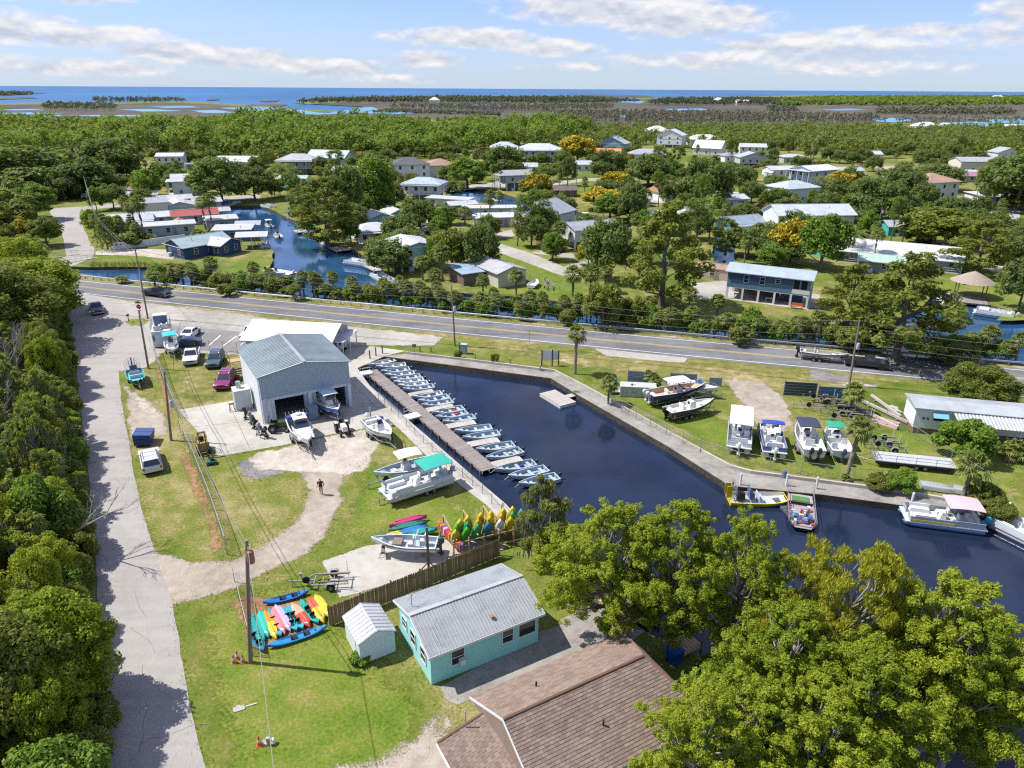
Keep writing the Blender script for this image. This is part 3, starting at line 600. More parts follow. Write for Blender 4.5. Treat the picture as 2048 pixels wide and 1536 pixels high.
def face_windows(t, w, d, z, n, face, ww=1.0, wh=1.2, x0=0, y0=0):
 sx, sy, rz = FACE[face]; run = w if sy else d
 for i in range(n):
  a = -run / 2 + run * (i + .5) / n
  window(t, ww, wh, (x0 + (a if sy else sx * (w / 2 + .015)), y0 + (sy * (d / 2 + .015) if sy else a), z), rz)
def roof_gable(mb, w, d, h, rise, o=.5, axis='x', th=.14, x0=0, y0=0):
 a, b = (w, d) if axis == 'x' else (d, w); q = b / 2 + o; dz = rise * o / (b / 2)
 prof = [(-q, h - dz),(0, h + rise),(q, h - dz),(q, h - dz + th),(0, h + rise + th),(-q, h - dz + th)]
 L_ = a / 2 + o
 if axis == 'x': P = [[(s * L_ + x0, y + y0, z) for y, z in prof] for s in (-1,1)]
 else: P = [[(-y + x0, s * L_ + y0, z) for y, z in prof] for s in (-1,1)]
 n = 6; V = P[0] + P[1]
 mb.add(V, [(0,1,4,5),(1,2,3,4),(6,11,10,7),(7,10,9,8)] + [(i, (i + 1) % n, n + (i + 1) % n, n + i) for i in range(n)]); return mb
def roof_hip(mb, w, d, h, rise, o=.5, x0=0, y0=0):
 a, b = w / 2 + o, d / 2 + o; r = max(0.01,(a - b) if a > b else 0); s = max(0.01,(b - a) if b > a else 0)
 V = [(-a, -b, h),(a, -b, h),(a, b, h),(-a, b, h),(-a, -b, h + .16),(a, -b, h + .16),(a, b, h + .16),(-a, b, h + .16)]
 if a >= b: V += [(-r, 0, h + rise),(r, 0, h + rise)]; F = [(4,5,9,8),(6,7,8,9),(5,6,9),(7,4,8)]
 else: V += [(0,-s, h + rise),(0, s, h + rise)]; F = [(4,5,8),(5,6,9,8),(6,7,9),(7,4,8,9)]
 return mb.add([(x + x0, y + y0, z) for x, y, z in V], F + [(0,3,2,1),(0,1,5,4),(1,2,6,5),(2,3,7,6),(3,0,4,7)])
def walls_gable(mb, w, d, z0, h, rise, axis='x', x0=0, y0=0):
 a, b = w / 2, d / 2
 if axis == 'x': mb.prism([(y0 - b, z0),(y0 + b, z0),(y0 + b, h),(y0, h + rise - .02),(y0 - b, h)], x0 - a, x0 + a, 'x')
 else: mb.prism([(x0 - a, z0),(x0 + a, z0),(x0 + a, h),(x0, h + rise - .02),(x0 - a, h)], y0 - b, y0 + b, 'y')
 return mb
WHT = (.70,.71,.70); CRM = (.60,.56,.46); PBL = (.40,.52,.60); GRY = (.36,.39,.42); NVY = (.035,.075,.17); TRQ = (.10,.40,.42); BEI = (.47,.40,.31); PNK = (.55,.36,.40)
RW = (.56,.57,.59); RG = (.30,.335,.355); RB = (.36,.45,.50); SG = (.15,.15,.16); SB = (.33,.19,.12); ST_ = (.50,.21,.11); SD = (.10,.10,.105)
def house(label, u, v, w, d, h, rot=30, roof='gable', axis='x', rise=None, wall=WHT, rc=RW, stilt=0., win='F3R2L2', o=.5, porch=None, group='houses across the canal', chim=False, name='house', cat='house', z=0., mat=None, door=True):
 p = G(u, v, 0); t = thing(name, label, cat, (p.x, p.y, z), R_(rot), group)
 rise = rise if rise is not None else (d if axis == 'x' else w) * .17
 wm = paint(wall, .7,.08); rm = mat or (shingle(rc) if rc in (SG, SB, ST_, SD) else metal_roof(rc)); H_ = stilt + h; wb = stilt
 mb = MB()
 if roof == 'gable': walls_gable(mb, w, d, wb, H_, rise, axis)
 else: mb.box(-w / 2, w / 2,-d / 2, d / 2, wb, H_)
 mb.build('wall', wm, t)
 r = MB()
 if roof == 'gable': roof_gable(r, w, d, H_, rise, o, axis)
 elif roof == 'hip': roof_hip(r, w, d, H_ + .003, rise, o)
 else:
  r.add([(-w / 2 - o, -d / 2 - o, H_ + .02),(w / 2 + o, -d / 2 - o, H_ + .02),(w / 2 + o, d / 2 + o, H_ + rise),(-w / 2 - o, d / 2 + o, H_ + rise),
   (-w / 2 - o, -d / 2 - o, H_ + .16),(w / 2 + o, -d / 2 - o, H_ + .16),(w / 2 + o, d / 2 + o, H_ + rise + .14),(-w / 2 - o, d / 2 + o, H_ + rise + .14)],
   [(0,3,2,1),(4,5,6,7),(0,1,5,4),(1,2,6,5),(2,3,7,6),(3,0,4,7)])
 ro = r.build('roof', rm, t)
 if roof == 'gable': (MB().box(-w / 2 - o, w / 2 + o, -.14,.14, H_ + rise + .10, H_ + rise + .17) if axis == 'x' else MB().box(-.14,.14,-d / 2 - o, d / 2 + o, H_ + rise + .10, H_ + rise + .17)).build('ridge_cap', paint(tuple(c * .8 for c in rc),.6), ro)
 MB().tube([(w * .22,-d * .2, H_),(w * .22,-d * .2, H_ + rise * .6 + .6)], .07,6).build('vent_pipe', M['galv'], ro)
 if name == 'house': MB().box(-w * .3,-w * .3 + .9,-d / 2 - .8,-d / 2 - .1,0,.85).build('air_conditioner', M['off'], t); MB().box(-w / 2 - o, w / 2 + o, -d / 2 - o - .09,-d / 2 - o - .01, H_ - (rise * o / (d / 2) if roof == 'gable' and axis == 'x' else 0) - .02, H_ - (rise * o / (d / 2) if roof == 'gable' and axis == 'x' else 0) + .11).build('gutter', M['white'], ro)
 if chim: MB().box(w * .1, w * .1 + .9,-.45,.45, H_ + rise * .4, H_ + rise + 1.1).build('chimney', wm, ro)
 if stilt > .8:
  for i in range(4):
   for s in (-1,1):
    x = -w / 2 + .2 + i * (w - .4) / 3; MB().box(x - .16, x + .16, s * (d / 2 - .2) - .16, s * (d / 2 - .2) + .16,0, stilt).build('post', M['white'], t)
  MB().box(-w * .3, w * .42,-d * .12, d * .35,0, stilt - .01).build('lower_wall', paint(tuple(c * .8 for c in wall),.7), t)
 st = max(1, int(h / 2.7))
 for k_ in range(st):
  zz = wb + 1.45 + k_ * 2.8
  for i in range(0, len(win),2):
   face_windows(t, w, d, zz, int(win[i + 1]), win[i])
 if door and stilt < .8: MB().box(w * .12 - .45, w * .12 + .45,-d / 2 - .04,-d / 2 + .01,.02,2.05).build('door', paint(tuple(c * .6 for c in wall),.5), t)
 if porch:
  f, dep = porch; sx, sy, _ = FACE[f]
  x0, x1, y0, y1 = (-w / 2, w / 2,-d / 2 - dep, -d / 2 - .01) if f == 'F' else (w / 2 + .01, w / 2 + dep, -d / 2, d / 2) if f == 'R' else (-w / 2 - dep, -w / 2 - .01,-d / 2, d / 2)
  pm = MB().box(x0, x1, y0, y1, max(wb - .2,0), max(wb, .12)); pm.build('porch_floor', M['off'], t)
  MB().box(x0 - .2, x1 + (.2 if f != 'F' else .2), y0 - .2, y1 + (.0 if f == 'F' else .2), H_ - .28, H_ - .14).build('porch_roof', rm, t)
  n = 5; zb = max(wb, .1)
  for i in range(n):
   if f == 'F': xx, yy = x0 + .1 + i * (x1 - x0 - .2) / (n - 1), y0 + .1
   else: xx, yy = (x1 - .1 if f == 'R' else x0 + .1), y0 + .1 + i * (y1 - y0 - .2) / (n - 1)
   MB().box(xx - .08, xx + .08, yy - .08, yy + .08,0, H_ - .27).build('post', M['white'], t)
  rl = MB()
  if f == 'F':
   for zz in (.45,.9): rl.box(x0, x1, y0 + .04, y0 + .1, zb + zz, zb + zz + .06)
  else:
   xx = x1 - .1 if f == 'R' else x0 + .04
   for zz in (.45,.9): rl.box(xx, xx + .06, y0, y1, zb + zz, zb + zz + .06)
  rl.build('railing', M['white'], t)
 return t
# --- boat workshop
p = G(516,755,5.85); SW, SD_, SE, SR = 10.65,11.2,5.85,.95
t = thing('boat_workshop', 'blue-grey metal boat workshop with two open bays beside the basin', 'workshop', (p.x, p.y, 0), R_(30.4)); SHOP = t
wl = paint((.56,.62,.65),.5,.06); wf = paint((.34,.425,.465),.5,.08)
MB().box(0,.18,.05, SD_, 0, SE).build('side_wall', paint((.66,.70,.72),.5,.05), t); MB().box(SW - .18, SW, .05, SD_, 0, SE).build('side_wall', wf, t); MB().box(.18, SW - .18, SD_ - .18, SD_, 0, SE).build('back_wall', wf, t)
nb = 36; F0 = 3.05
for i in range(nb):
 x0 = i * SW / nb; x1 = (i + 1) * SW / nb
 tz = lambda x: SE + SR * (1 - abs(x - SW / 2) / (SW / 2)) - .06
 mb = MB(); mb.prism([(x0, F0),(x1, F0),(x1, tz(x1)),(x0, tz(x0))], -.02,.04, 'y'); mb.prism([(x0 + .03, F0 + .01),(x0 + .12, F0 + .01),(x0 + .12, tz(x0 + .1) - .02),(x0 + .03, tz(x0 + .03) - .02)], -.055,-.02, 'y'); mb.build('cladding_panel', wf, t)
MB().box(0, SW, -.06,.22, F0 - .32, F0 - .004).build('lintel', wl, t)
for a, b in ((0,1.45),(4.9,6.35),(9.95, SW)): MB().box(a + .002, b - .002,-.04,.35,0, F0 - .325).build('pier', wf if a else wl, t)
for a in (.55,5.35,10.2): MB().box(a, a + .4,-.3,-.05,0, F0 - .1).build('column', wl, t)
MB().box(.2, SW - .2,.4, SD_ - .2,.045,.06).build('bay_floor', M['walk'], t)
r = MB(); nr = 26
for s, (xa, za, xb, zb) in enumerate(((-.25, SE - .03, SW / 2, SE + SR),(SW / 2, SE + SR, SW + .25, SE - .03))):
 r.add([(xa, -.3, za),(xb, -.3, zb),(xb, SD_ + .3, zb),(xa, SD_ + .3, za),(xa, -.3, za + .12),(xb, -.3, zb + .12),(xb, SD_ + .3, zb + .12),(xa, SD_ + .3, za + .12)], [(0,3,2,1),(4,5,6,7),(0,1,5,4),(2,3,7,6),(3,0,4,7),(1,2,6,5)])
ro = r.build('roof', metal_roof((.27,.33,.35)), t)
for i in range(nr):
 y = -.28 + (i + .5) * (SD_ + .56) / nr
 for (xa, za, xb, zb) in ((-.25, SE - .03, SW / 2 - .12, SE + SR),(SW / 2 + .12, SE + SR, SW + .25, SE - .03)):
  MB().add([(xa, y - .03, za + .118),(xb, y - .03, zb + .118),(xb, y + .03, zb + .118),(xa, y + .03, za + .118),(xa, y, za + .16),(xb, y, zb + .16)], [(0,1,5,4),(3,4,5,2),(0,4,3),(1,2,5)]).build('roof_seam', metal_roof((.27,.33,.35)), ro)
MB().box(SW / 2 - .2, SW / 2 + .2,-.31, SD_ + .31, SE + SR + .09, SE + SR + .17).build('ridge_cap', metal_roof((.36,.41,.43)), ro)
MB().tube([(-.3,-.32, SE + .06),(SW / 2,-.32, SE + SR + .08),(SW + .3,-.32, SE + .06)], .05,5).build('fascia_trim', wl, t)
MB().tube([(-.12,-.12,0),(-.12,-.12, SE - .1)], .06,6).build('downpipe', wl, t)
def crate(name, label, u, v, w, d, h, rot, col, cat='cabinet', extra=None, taper=1.0, z=0.):
 p = G(u, v); t = thing(name, label, cat, (p.x, p.y, z), R_(rot)); m = paint(col, .55,.08)
 MB().cbox(0,0, h / 2 + .08, w, d, h, taper).build('body', m, t); MB().cbox(0,0, h + .105, w * taper + .08, d * taper + .08,.05).build('top', paint(tuple(min(1, c * 1.25) for c in col),.5), t)
 for sx in (-1,1): MB().cbox(sx * w * .35,0,.04,.12, d * .9,.08).build('skid', M['dark'], t)
 if extra: extra(t, w, d, h)
 return t
def vent(t, w, d, h):
 MB().lathe([(.3, h + .13),(.3, h + .95),(.0, h + .96)], 14,(-.2,.2,0)).build('exhaust_pipe', M['chrome'], t); MB().box(w / 2 - .6, w / 2 - .1,-d / 2 - .03,-d / 2,.2,1.6).build('door', paint((.40,.44,.47)), t)
crate('equipment_shed', 'grey metal equipment box with round vent against the workshop side', 487,815,1.9,1.7,2.5,30,(.42,.45,.47), 'shed', vent)
crate('ice_chest', 'blue-grey cabinet between the workshop bays', 627,838,1.1,.9,1.5,30,(.16,.22,.28), 'cabinet')
# --- store behind the workshop
p = G(600,700); t = thing('bait_store', 'low store with a broad white metal roof behind the workshop', 'shop', (p.x, p.y, 0), R_(-8))
walls_gable(MB(),12.5,8.0,0,2.9,1.5).build('wall', paint((.45,.49,.52)), t); roof_gable(MB(),12.5,8.0,2.9,1.5,.7).build('roof', metal_roof((.74,.74,.75)), t)
for y, zz, w_ in ((-1.6,1.6,1.3),(0.4,1.6,1.3),(0,3.3,1.6)): window(t, w_, 1.2 if zz < 3 else .7,(6.27, y, zz), math.pi / 2)
MB().box(6.27,6.32,2.0,2.9,.02,2.1).build('door', M['white'], t); MB().box(6.3,8.0,-2.6,3.4,2.45,2.55).build('porch_roof', metal_roof((.66,.67,.69)), t)
for y in (-2.4,.4,3.2): MB().box(7.75,7.87, y - .06, y + .06,0,2.45).build('porch_post', M['white'], t)
MB().box(-6.9,-6.3,-4,3,2.3,2.45).build('side_awning', M['white'], t)
# --- turquoise house
p = G(858,1318,2.7); TW, TD, TE, TR = 8.75,6.45,2.7,1.05
t = thing('turquoise_house', 'turquoise block cottage with ribbed silver metal roof and white trim', 'house', (p.x, p.y, 0), R_(29.4))
tm = paint((.30,.64,.62),.75,.09); x0, y0, x1, y1 = .25,.42, TW - .25, TD - .42
MB().prism([(y0,0),(y1,0),(y1, TE),((y0 + y1) / 2, TE + TR - .05),(y0, TE)], x0, x1, 'x').build('wall', tm, t)
prof = [(0, TE),(TD / 2, TE + TR),(TD, TE)]
r = MB()
for (ya, za, yb, zb) in ((0, TE, TD / 2, TE + TR),(TD / 2, TE + TR, TD, TE)):
 r.add([(0, ya, za),(TW, ya, za),(TW, yb, zb),(0, yb, zb),(0, ya, za + .08),(TW, ya, za + .08),(TW, yb, zb + .08),(0, yb, zb + .08)], [(0,3,2,1),(4,5,6,7),(0,1,5,4),(1,2,6,5),(2,3,7,6),(3,0,4,7)])
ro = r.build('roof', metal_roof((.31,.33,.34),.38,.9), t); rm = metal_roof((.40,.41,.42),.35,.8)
nrib = 38
for i in range(nrib):
 x = .1 + i * (TW - .2) / (nrib - 1)
 for (ya, za, yb, zb) in ((0, TE, TD / 2 - .1, TE + TR - .03),(TD / 2 + .1, TE + TR - .03, TD, TE)):
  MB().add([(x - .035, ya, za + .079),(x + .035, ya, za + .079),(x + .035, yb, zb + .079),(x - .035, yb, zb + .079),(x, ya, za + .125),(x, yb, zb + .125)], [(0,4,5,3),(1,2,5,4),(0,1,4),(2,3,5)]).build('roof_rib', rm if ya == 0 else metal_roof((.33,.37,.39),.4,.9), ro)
MB().box(-.02, TW + .02, TD / 2 - .16, TD / 2 + .16, TE + TR + .045, TE + TR + .135).build('ridge_cap', metal_roof((.46,.48,.49)), ro)
fa = MB(); fa.box(0, TW, -.04,-.003, TE - .12, TE + .07); fa.build('fascia', M['white'], t)
for xx in (-.04, TW + .003):
 MB().prism([(-.03, TE - .12),(TD / 2, TE + TR - .14),(TD + .03, TE - .12),(TD + .03, TE + .06),(TD / 2, TE + TR + .05),(-.03, TE + .06)], xx, xx + .037, 'x').build('bargeboard', M['white'], t)
for (xa, xb, za, zb) in ((1.75,2.65,1.0,2.15),(5.6,6.4,1.15,2.2),(6.9,8.2,1.15,2.2)):
 window(t, xb - xa, zb - za, ((xa + xb) / 2, y0 - .012,(za + zb) / 2),0, cross=xb - xa < 1)
MB().box(2.25,2.62, y0 - .4, y0 - .02,1.02,1.4).build('air_conditioner', M['white'], t)
for yy in (1.6,3.4): window(t, .8,1.1,(x0 - .012, yy, 1.6),-math.pi / 2)
window(t, .7,.8,(x0 - .012,5.0,1.7),-math.pi / 2)
MB().tube([(.6, TD / 2 + 1.1, TE + .75),(.6, TD / 2 + 1.1, TE + 1.9)], .03).tube([(.2, TD / 2 + .8, TE + 1.7),(1.2, TD / 2 + 1.4, TE + 1.75)], .015).tube([(.3, TD / 2 + 1.2, TE + 1.85),(1.0, TD / 2 + .9, TE + 1.85)], .015).build('antenna', M['galv'], t)
MB().lathe([(.0,.02),(.16,.03),(.18,.0),(0,-.04)], 10,(5.1,1.0, TE + .62)).build('roof_vent', paint((.35,.16,.10)), t)
# --- shed
p = G(722,1330); t = thing('garden_shed', 'small white metal garden shed with ribbed gable roof beside the plank fence', 'shed', (p.x, p.y, 0), R_(31))
sw, sd, sh, sr = 2.55,3.1,1.85,.55; wm = paint((.60,.68,.71),.5,.05)
walls_gable(MB(), sw, sd, 0, sh, sr, 'y', sw / 2, sd / 2).build('wall', wm, t); ro = roof_gable(MB(), sw, sd, sh, sr, .12, 'y', .06, sw / 2, sd / 2).build('roof', metal_roof((.54,.55,.57)), t)
for i in range(9):
 y = -.05 + i * (sd + .1) / 8
 for s in (-1,1):
  a, b = (sw / 2 + s * (sw / 2 + .12), sh - .05 + .06),(sw / 2 + s * .06, sh + sr + .055)
  MB().add([(a[0], y - .05, a[1]),(b[0], y - .05, b[1]),(b[0], y + .05, b[1]),(a[0], y + .05, a[1]),(a[0], y, a[1] + .045),(b[0], y, b[1] + .045)], [(0,1,5,4),(3,4,5,2),(0,4,3),(1,2,5)]).build('roof_rib', metal_roof((.56,.57,.59)), ro)
for i in range(11): MB().box(.02, sw - .02,-.022,-.003,.05 + i * .165,.06 + i * .165 + .03).build('siding_lap', wm, t)
MB().box(-.03,-.003,.8,2.2,.05,1.75).build('door', paint((.66,.68,.69)), t)
# --- brown shingle house
e1 = Vector((math.cos(R_(29.4)), math.sin(R_(29.4)))); e2 = Vector((e1.y, -e1.x))
rl = G(1006,1438,5.0).xy; A = rl + e2 * 4.15; BW, BD, BE, BR = 11.6,8.3,2.75,2.2
t = thing('shingle_house', 'pale blue house with a large brown shingled roof in front', 'house', (A.x, A.y, 0), R_(29.4))
sm = shingle((.208,.155,.125)); wm = paint((.42,.56,.63),.6,.06)
RX = 9.7; HM = BD / 2
MB().box(.4, BW - .45,.45, BD - .45,0, BE - .02).build('wall', wm, t)
r = MB(); zr = BE + BR
r.add([(0,0, BE),(BW, 0, BE),(BW, BD, BE),(0, BD, BE),(0, HM, zr),(RX, HM, zr),(0, HM, BE)], [(0,1,5,4),(2,3,4,5),(1,2,5),(0,4,3),(0,3,2,1)])
ro = r.build('roof', sm, t)
rows = 24; tw = .34; tabs = []
def slope_tabs(fn, wfun, nrow, flip):
 for i in range(nrow):
  v0, v1 = i / nrow, (i + 1.12) / nrow; xa, xb = wfun(i / nrow); x = xa - (tw / 2 if i % 2 else 0)
  while x < xb:
   a, b = max(x, xa), min(x + tw - .014, xb); x += tw
   if b - a > .06: tabs.append((fn, a, b, v0, min(v1,1.0)))
slope_tabs(lambda x, v: Vector((x, v * HM, BE + v * BR)), lambda v: (0, BW - v * (BW - RX)), rows, 0)
slope_tabs(lambda x, v: Vector((x, BD - v * HM, BE + v * BR)), lambda v: (0, BW - v * (BW - RX)), rows, 1)
slope_tabs(lambda x, v: Vector((BW - v * (BW - RX), x, BE + v * BR)), lambda v: (v * HM, BD - v * HM), rows, 2)
rr = random.Random(3); big = MB()
def tab_geo(tb):
 fn, a, b, v0, v1 = tb; q = [fn(a, v0), fn(b, v0), fn(b, v1), fn(a, v1)]
 n = (q[1] - q[0]).cross(q[3] - q[0]).normalized(); n = n if n.z > 0 else -n; hi = .030 + rr.uniform(0,.012)
 return [tuple(x) for x in (q[0] + n * hi, q[1] + n * hi, q[2] + n * .008, q[3] + n * .008, q[0] + n * .002, q[1] + n * .002)]
front = [x for x in tabs if x[0](0,0).y == 0 and x[1] < 7.2]; front.sort(key=lambda x: -x[3]); single = front[:300]
ids = set(id(x) for x in single)
TF = [(0,1,2,3),(4,5,1,0),(5,2,1),(4,0,3)]
for x in tabs:
 if id(x) in ids: MB().add(tab_geo(x), TF).build('shingle', sm, ro, fix=False)
 else: big.add(tab_geo(x), TF)
tag(big.build('shingles', sm, ro, fix=False), kind='stuff')
MB().tube([(0, HM, zr + .02),(RX, HM, zr + .02)], .10,6).build('ridge_cap', shingle((.19,.115,.08)), ro)
for yy in (0, BD): MB().tube([(RX, HM, zr + .01),(BW, yy, BE + .03)], .07,6).build('hip_cap', shingle((.19,.12,.085)), ro)
for s in (0,1):
 ya = 0 if s == 0 else BD
 MB().add([(-.05, ya, BE - .12),(-.05, HM, zr - .12),(-.05, HM, zr + .06),(-.05, ya, BE + .06),(-.001, ya, BE - .12),(-.001, HM, zr - .12),(-.001, HM, zr + .06),(-.001, ya, BE + .06)], [(0,1,2,3),(7,6,5,4),(0,4,5,1),(3,2,6,7)]).build('bargeboard', M['white'], t)
for (x, y) in ((3.3,6.1),(5.2,2.0)):
 z = BE + BR * (1 - abs(y - HM) / HM); MB().tube([(x, y, z - .05),(x, y, z + .38)], .06,8).build('vent_pipe', M['black'], t)
# wing on the left
wr = MB(); wx0, wz0, wz1 = -2.9,2.35,3.15; wy1 = 6.6
wr.add([(wx0,-7, wz0),(.25,-7, wz1),(.25, wy1, wz1),(wx0, wy1, wz0),(wx0,-7, wz0 - .12),(.25,-7, wz0 - .12),(.25, wy1, wz0 - .12),(wx0, wy1, wz0 - .12)], [(0,1,2,3),(4,7,6,5),(0,4,5,1),(1,5,6,2),(2,6,7,3),(3,7,4,0)])
wro = wr.build('wing_roof', sm, t); wt = MB(); nrw = 14
for i in range(nrw):
 y = -7 + (.2 if i % 2 else 0)
 while y < wy1:
  a, b = y, min(y + .36, wy1); y += .38; v0, v1 = i / nrw, min(1,(i + 1.1) / nrw)
  f = lambda yy, v: (wx0 + v * (.25 - wx0 - .02), yy, wz0 + v * (wz1 - wz0))
  q = [Vector(f(a, v0)), Vector(f(b, v0)), Vector(f(b, v1)), Vector(f(a, v1))]; h = .03 + rr.uniform(0,.01)
  wt.add([tuple(q[0] + Vector((0,0, h))), tuple(q[1] + Vector((0,0, h))), tuple(q[2] + Vector((0,0,.008))), tuple(q[3] + Vector((0,0,.008))), tuple(q[0]), tuple(q[1])], TF)
tag(wt.build('shingles', sm, wro, fix=False), kind='stuff'); MB().tube([(wx0, wy1, wz0 + .03),(.25, wy1, wz1 + .03)], .09,6).build('hip_cap', shingle((.20,.13,.09)), wro)
MB().box(-2.45,.38,-6.8, wy1 - .4,0, wz0 - .14).build('wing_wall', wm, t)
for y in (4.6,2.2,-.4): window(t, 1.1,1.0,(-2.47, y, 1.45),-math.pi / 2)
MB().box(wx0 - .1, wx0 - .01,-7, wy1, wz0 - .16, wz0 - .03).build('gutter', M['white'], t)
MB().tube([(-1.2, wy1 - .2,2.7),(-1.2, wy1 - .2,4.0)], .03,6).lathe([(0,.0),(.07,.05),(.0,.12)], 8,(-1.2, wy1 - .2,4.0)).build('service_mast', M['galv'], t)
# --- blue house on stilts by the canal
p = G(1450,597); t = thing('stilt_house', 'two-tone blue stilt house with pale metal roof on the canal bank', 'house', (p.x, p.y, 0), R_(-27.5))
w_, d_, s_, h_ = 14.6,6.2,2.45,2.9
walls_gable(MB(), w_, d_, s_, s_ + h_, .9, 'x', w_ / 2, d_ / 2).build('wall', paint((.13,.235,.33),.7,.06), t)
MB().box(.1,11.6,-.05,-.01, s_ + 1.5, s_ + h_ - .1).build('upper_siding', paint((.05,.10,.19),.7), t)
for i in range(12): MB().box(.05,11.6,-.035,-.004, s_ + .05 + i * .12, s_ + .13 + i * .12).build('siding_lap', paint((.13,.235,.33),.7,.06), t)
roof_gable(MB(), w_, d_, s_ + h_, .9,.5, 'x', .14, w_ / 2, d_ / 2).build('roof', metal_roof((.40,.47,.52)), t)
MB().box(0, w_, 0, d_, s_ - .16, s_ - .003).build('floor', M['white'], t); MB().box(-.3, w_ + .3,-.5, d_, .0,.07).build('slab', M['concrete'], t)
for i in range(6):
 for y in (.18, d_ - .18): MB().box(i * (w_ - .36) / 5, i * (w_ - .36) / 5 + .36, y - .18, y + .18,.07, s_ - .165).build('pillar', M['white'], t)
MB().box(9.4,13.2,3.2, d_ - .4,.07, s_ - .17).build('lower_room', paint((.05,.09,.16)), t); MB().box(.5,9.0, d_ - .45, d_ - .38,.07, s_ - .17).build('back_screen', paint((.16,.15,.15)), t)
for x in (3.4,6.3): window(t, .8,1.3,(x, -.055, s_ + 1.75),0)
window(t, .75,.75,(9.0,-.055, s_ + 2.0),0)
for x in (12.25,13.55): MB().box(x - .5, x + .5,-.03,-.006, s_ + 1.0, s_ + 2.6).build('porch_screen', M['glass'], t)
for y in (.9,2.3,3.8,5.3): MB().box(w_ + .004, w_ + .03, y - .5, y + .5, s_ + 1.0, s_ + 2.5).build('porch_screen', M['glass'], t)
MB().box(11.6, w_ + .05,-.07,-.035, s_ + .1, s_ + .95).build('porch_rail', M['white'], t)
for i, (x, y) in enumerate(((2.0,1.5),(5.2,2.0),(7.8,1.4))):
 q = thing('patio_table', ['patio table with chairs at the drive end under the stilt house', 'patio table under the middle of the stilt house', 'pale patio table with white chairs under the stilt house'][i], 'table', t.matrix_basis @ Vector((x, y, .07)), R_(-27))
 MB().cbox(0,0,.73,1.4,.9,.05).build('tabletop', M['pole'] if i < 2 else M['white'], q)
 for sx in (-.6,.6):
  for sy in (-.35,.35): MB().tube([(sx, sy, 0),(sx, sy, .7)], .035,5).build('leg', M['pole'] if i < 2 else M['white'], q)
q = thing('porch_bench', 'orange wooden bench at the near corner of the stilt house', 'bench', t.matrix_basis @ Vector((12.9,-.65,.0)), R_(-27)); om = wood((.45,.16,.06))
MB().cbox(0,0,.45,1.9,.5,.06).build('seat', om, q); MB().cbox(0,.24,.75,1.9,.06,.5).build('backrest', om, q)
for sx in (-.85,.85): MB().cbox(sx, 0,.21,.08,.45,.42).build('leg', om, q)
# --- tan shed by stilt house
house('long tan storage shed beside the blue stilt house', 1427,556,7.0,3.2,2.3,-27, 'gable', 'x', .8, BEI, SB, win='F1', name='storage_shed', cat='shed', group='outbuildings', o=.15, mat=shingle((.36,.25,.17)))
# --- mobile home in the right yard
p = G(1822,866); t = thing('mobile_home', 'long white mobile home with grey metal roof and awning window', 'mobile home', (p.x, p.y, 0), R_(-13))
MB().box(0,22,0,3.9,.75,3.2).build('wall', paint((.66,.68,.68),.5,.05), t); MB().box(.15,22,.12,3.8,0,.75).build('skirting', paint((.20,.11,.07),.8), t)
r = MB(); r.prism([(-.25,3.2),(4.15,3.2),(4.15,3.28),(1.95,3.62),(-.25,3.28)], -.3,22.3, 'x'); ro = r.build('roof', metal_roof((.44,.47,.49)), t)
r = MB()
for i in range(50): r.add([(3.8 + i * .36,-2.4,2.5),(4.14 + i * .36,-2.4,2.5),(4.14 + i * .36,-.02,3.1),(3.8 + i * .36,-.02,3.1),(3.97 + i * .36,-2.4,2.58),(3.97 + i * .36,-.02,3.18)], [(0,4,5,3),(1,2,5,4),(0,1,2,3),(0,1,4),(2,3,5)])
r.build('carport_roof', metal_roof((.56,.58,.60)), t)
for x in (4.2,10,16,21.5): MB().tube([(x, -2.3,0),(x, -2.3,2.5)], .05,6).build('carport_post', M['white'], t)
window(t, 1.2,.9,(2.5,-.012,2.3),0); MB().add([(1.7,-.02,2.95),(3.3,-.02,2.95),(3.3,-.75,2.45),(1.7,-.75,2.45),(1.7,-.02,2.9),(3.3,-.02,2.9),(3.3,-.75,2.4),(1.7,-.75,2.4)], [(0,1,2,3),(7,6,5,4),(2,6,7,3),(0,3,7,4),(1,5,6,2)]).build('awning', paint((.18,.42,.55)), t)
for x in (.9,1.35): MB().lathe([(.16,0),(.16,.03),(.1,.04)], 10,(x, -.04,2.0), 'y').build('wall_ornament', paint((.1,.14,.2)), t)
# --- open boat shed, decks and boathouses
house('metal gable boat garage with open front on the canal bank', 1000,562,6.5,9.5,3.0,32, 'gable', 'y', 1.0,(.52,.50,.38),(.46,.46,.47), win='R1', name='boat_garage', cat='garage', group='outbuildings', door=False)
house('low blue-roofed shelter beside the metal boat garage', 945,560,7.5,7,2.4,30, 'shed', 'x', .5,(.16,.12,.09),(.34,.46,.55), win='F1', name='shelter', cat='shelter', group='outbuildings')
house('turquoise waterside house with white deck rails and white metal roof', 822,530,8.5,10,2.7,30, 'gable', 'y', .9,(.36,.60,.62), RW, 2.3, 'F2L3', porch=('L', 1.8))
q = thing('thatched_hut', 'round thatched hut roof on posts over a dock', 'hut', (*G(1938,592).xy, 0), R_(-25))
th = MB(); rr = random.Random(8)
for k_ in range(420):
 a = rr.uniform(0,6.283); r0 = rr.uniform(.1,.75); r1 = r0 + rr.uniform(.22,.34); f = lambda r: 4.9 - 2.05 * r ** .9
 c, s = math.cos(a), math.sin(a); e = Vector((-s, c, 0)) * rr.uniform(.16,.34); X = 3.9
 A_, B_ = Vector((c * r0 * X, s * r0 * X * .8, f(r0))), Vector((c * r1 * X, s * r1 * X * .8, f(r1) + rr.uniform(-.05,.12)))
 th.add([tuple(A_ - e), tuple(A_ + e), tuple(B_ + e), tuple(B_ - e)], [(0,1,2,3)])
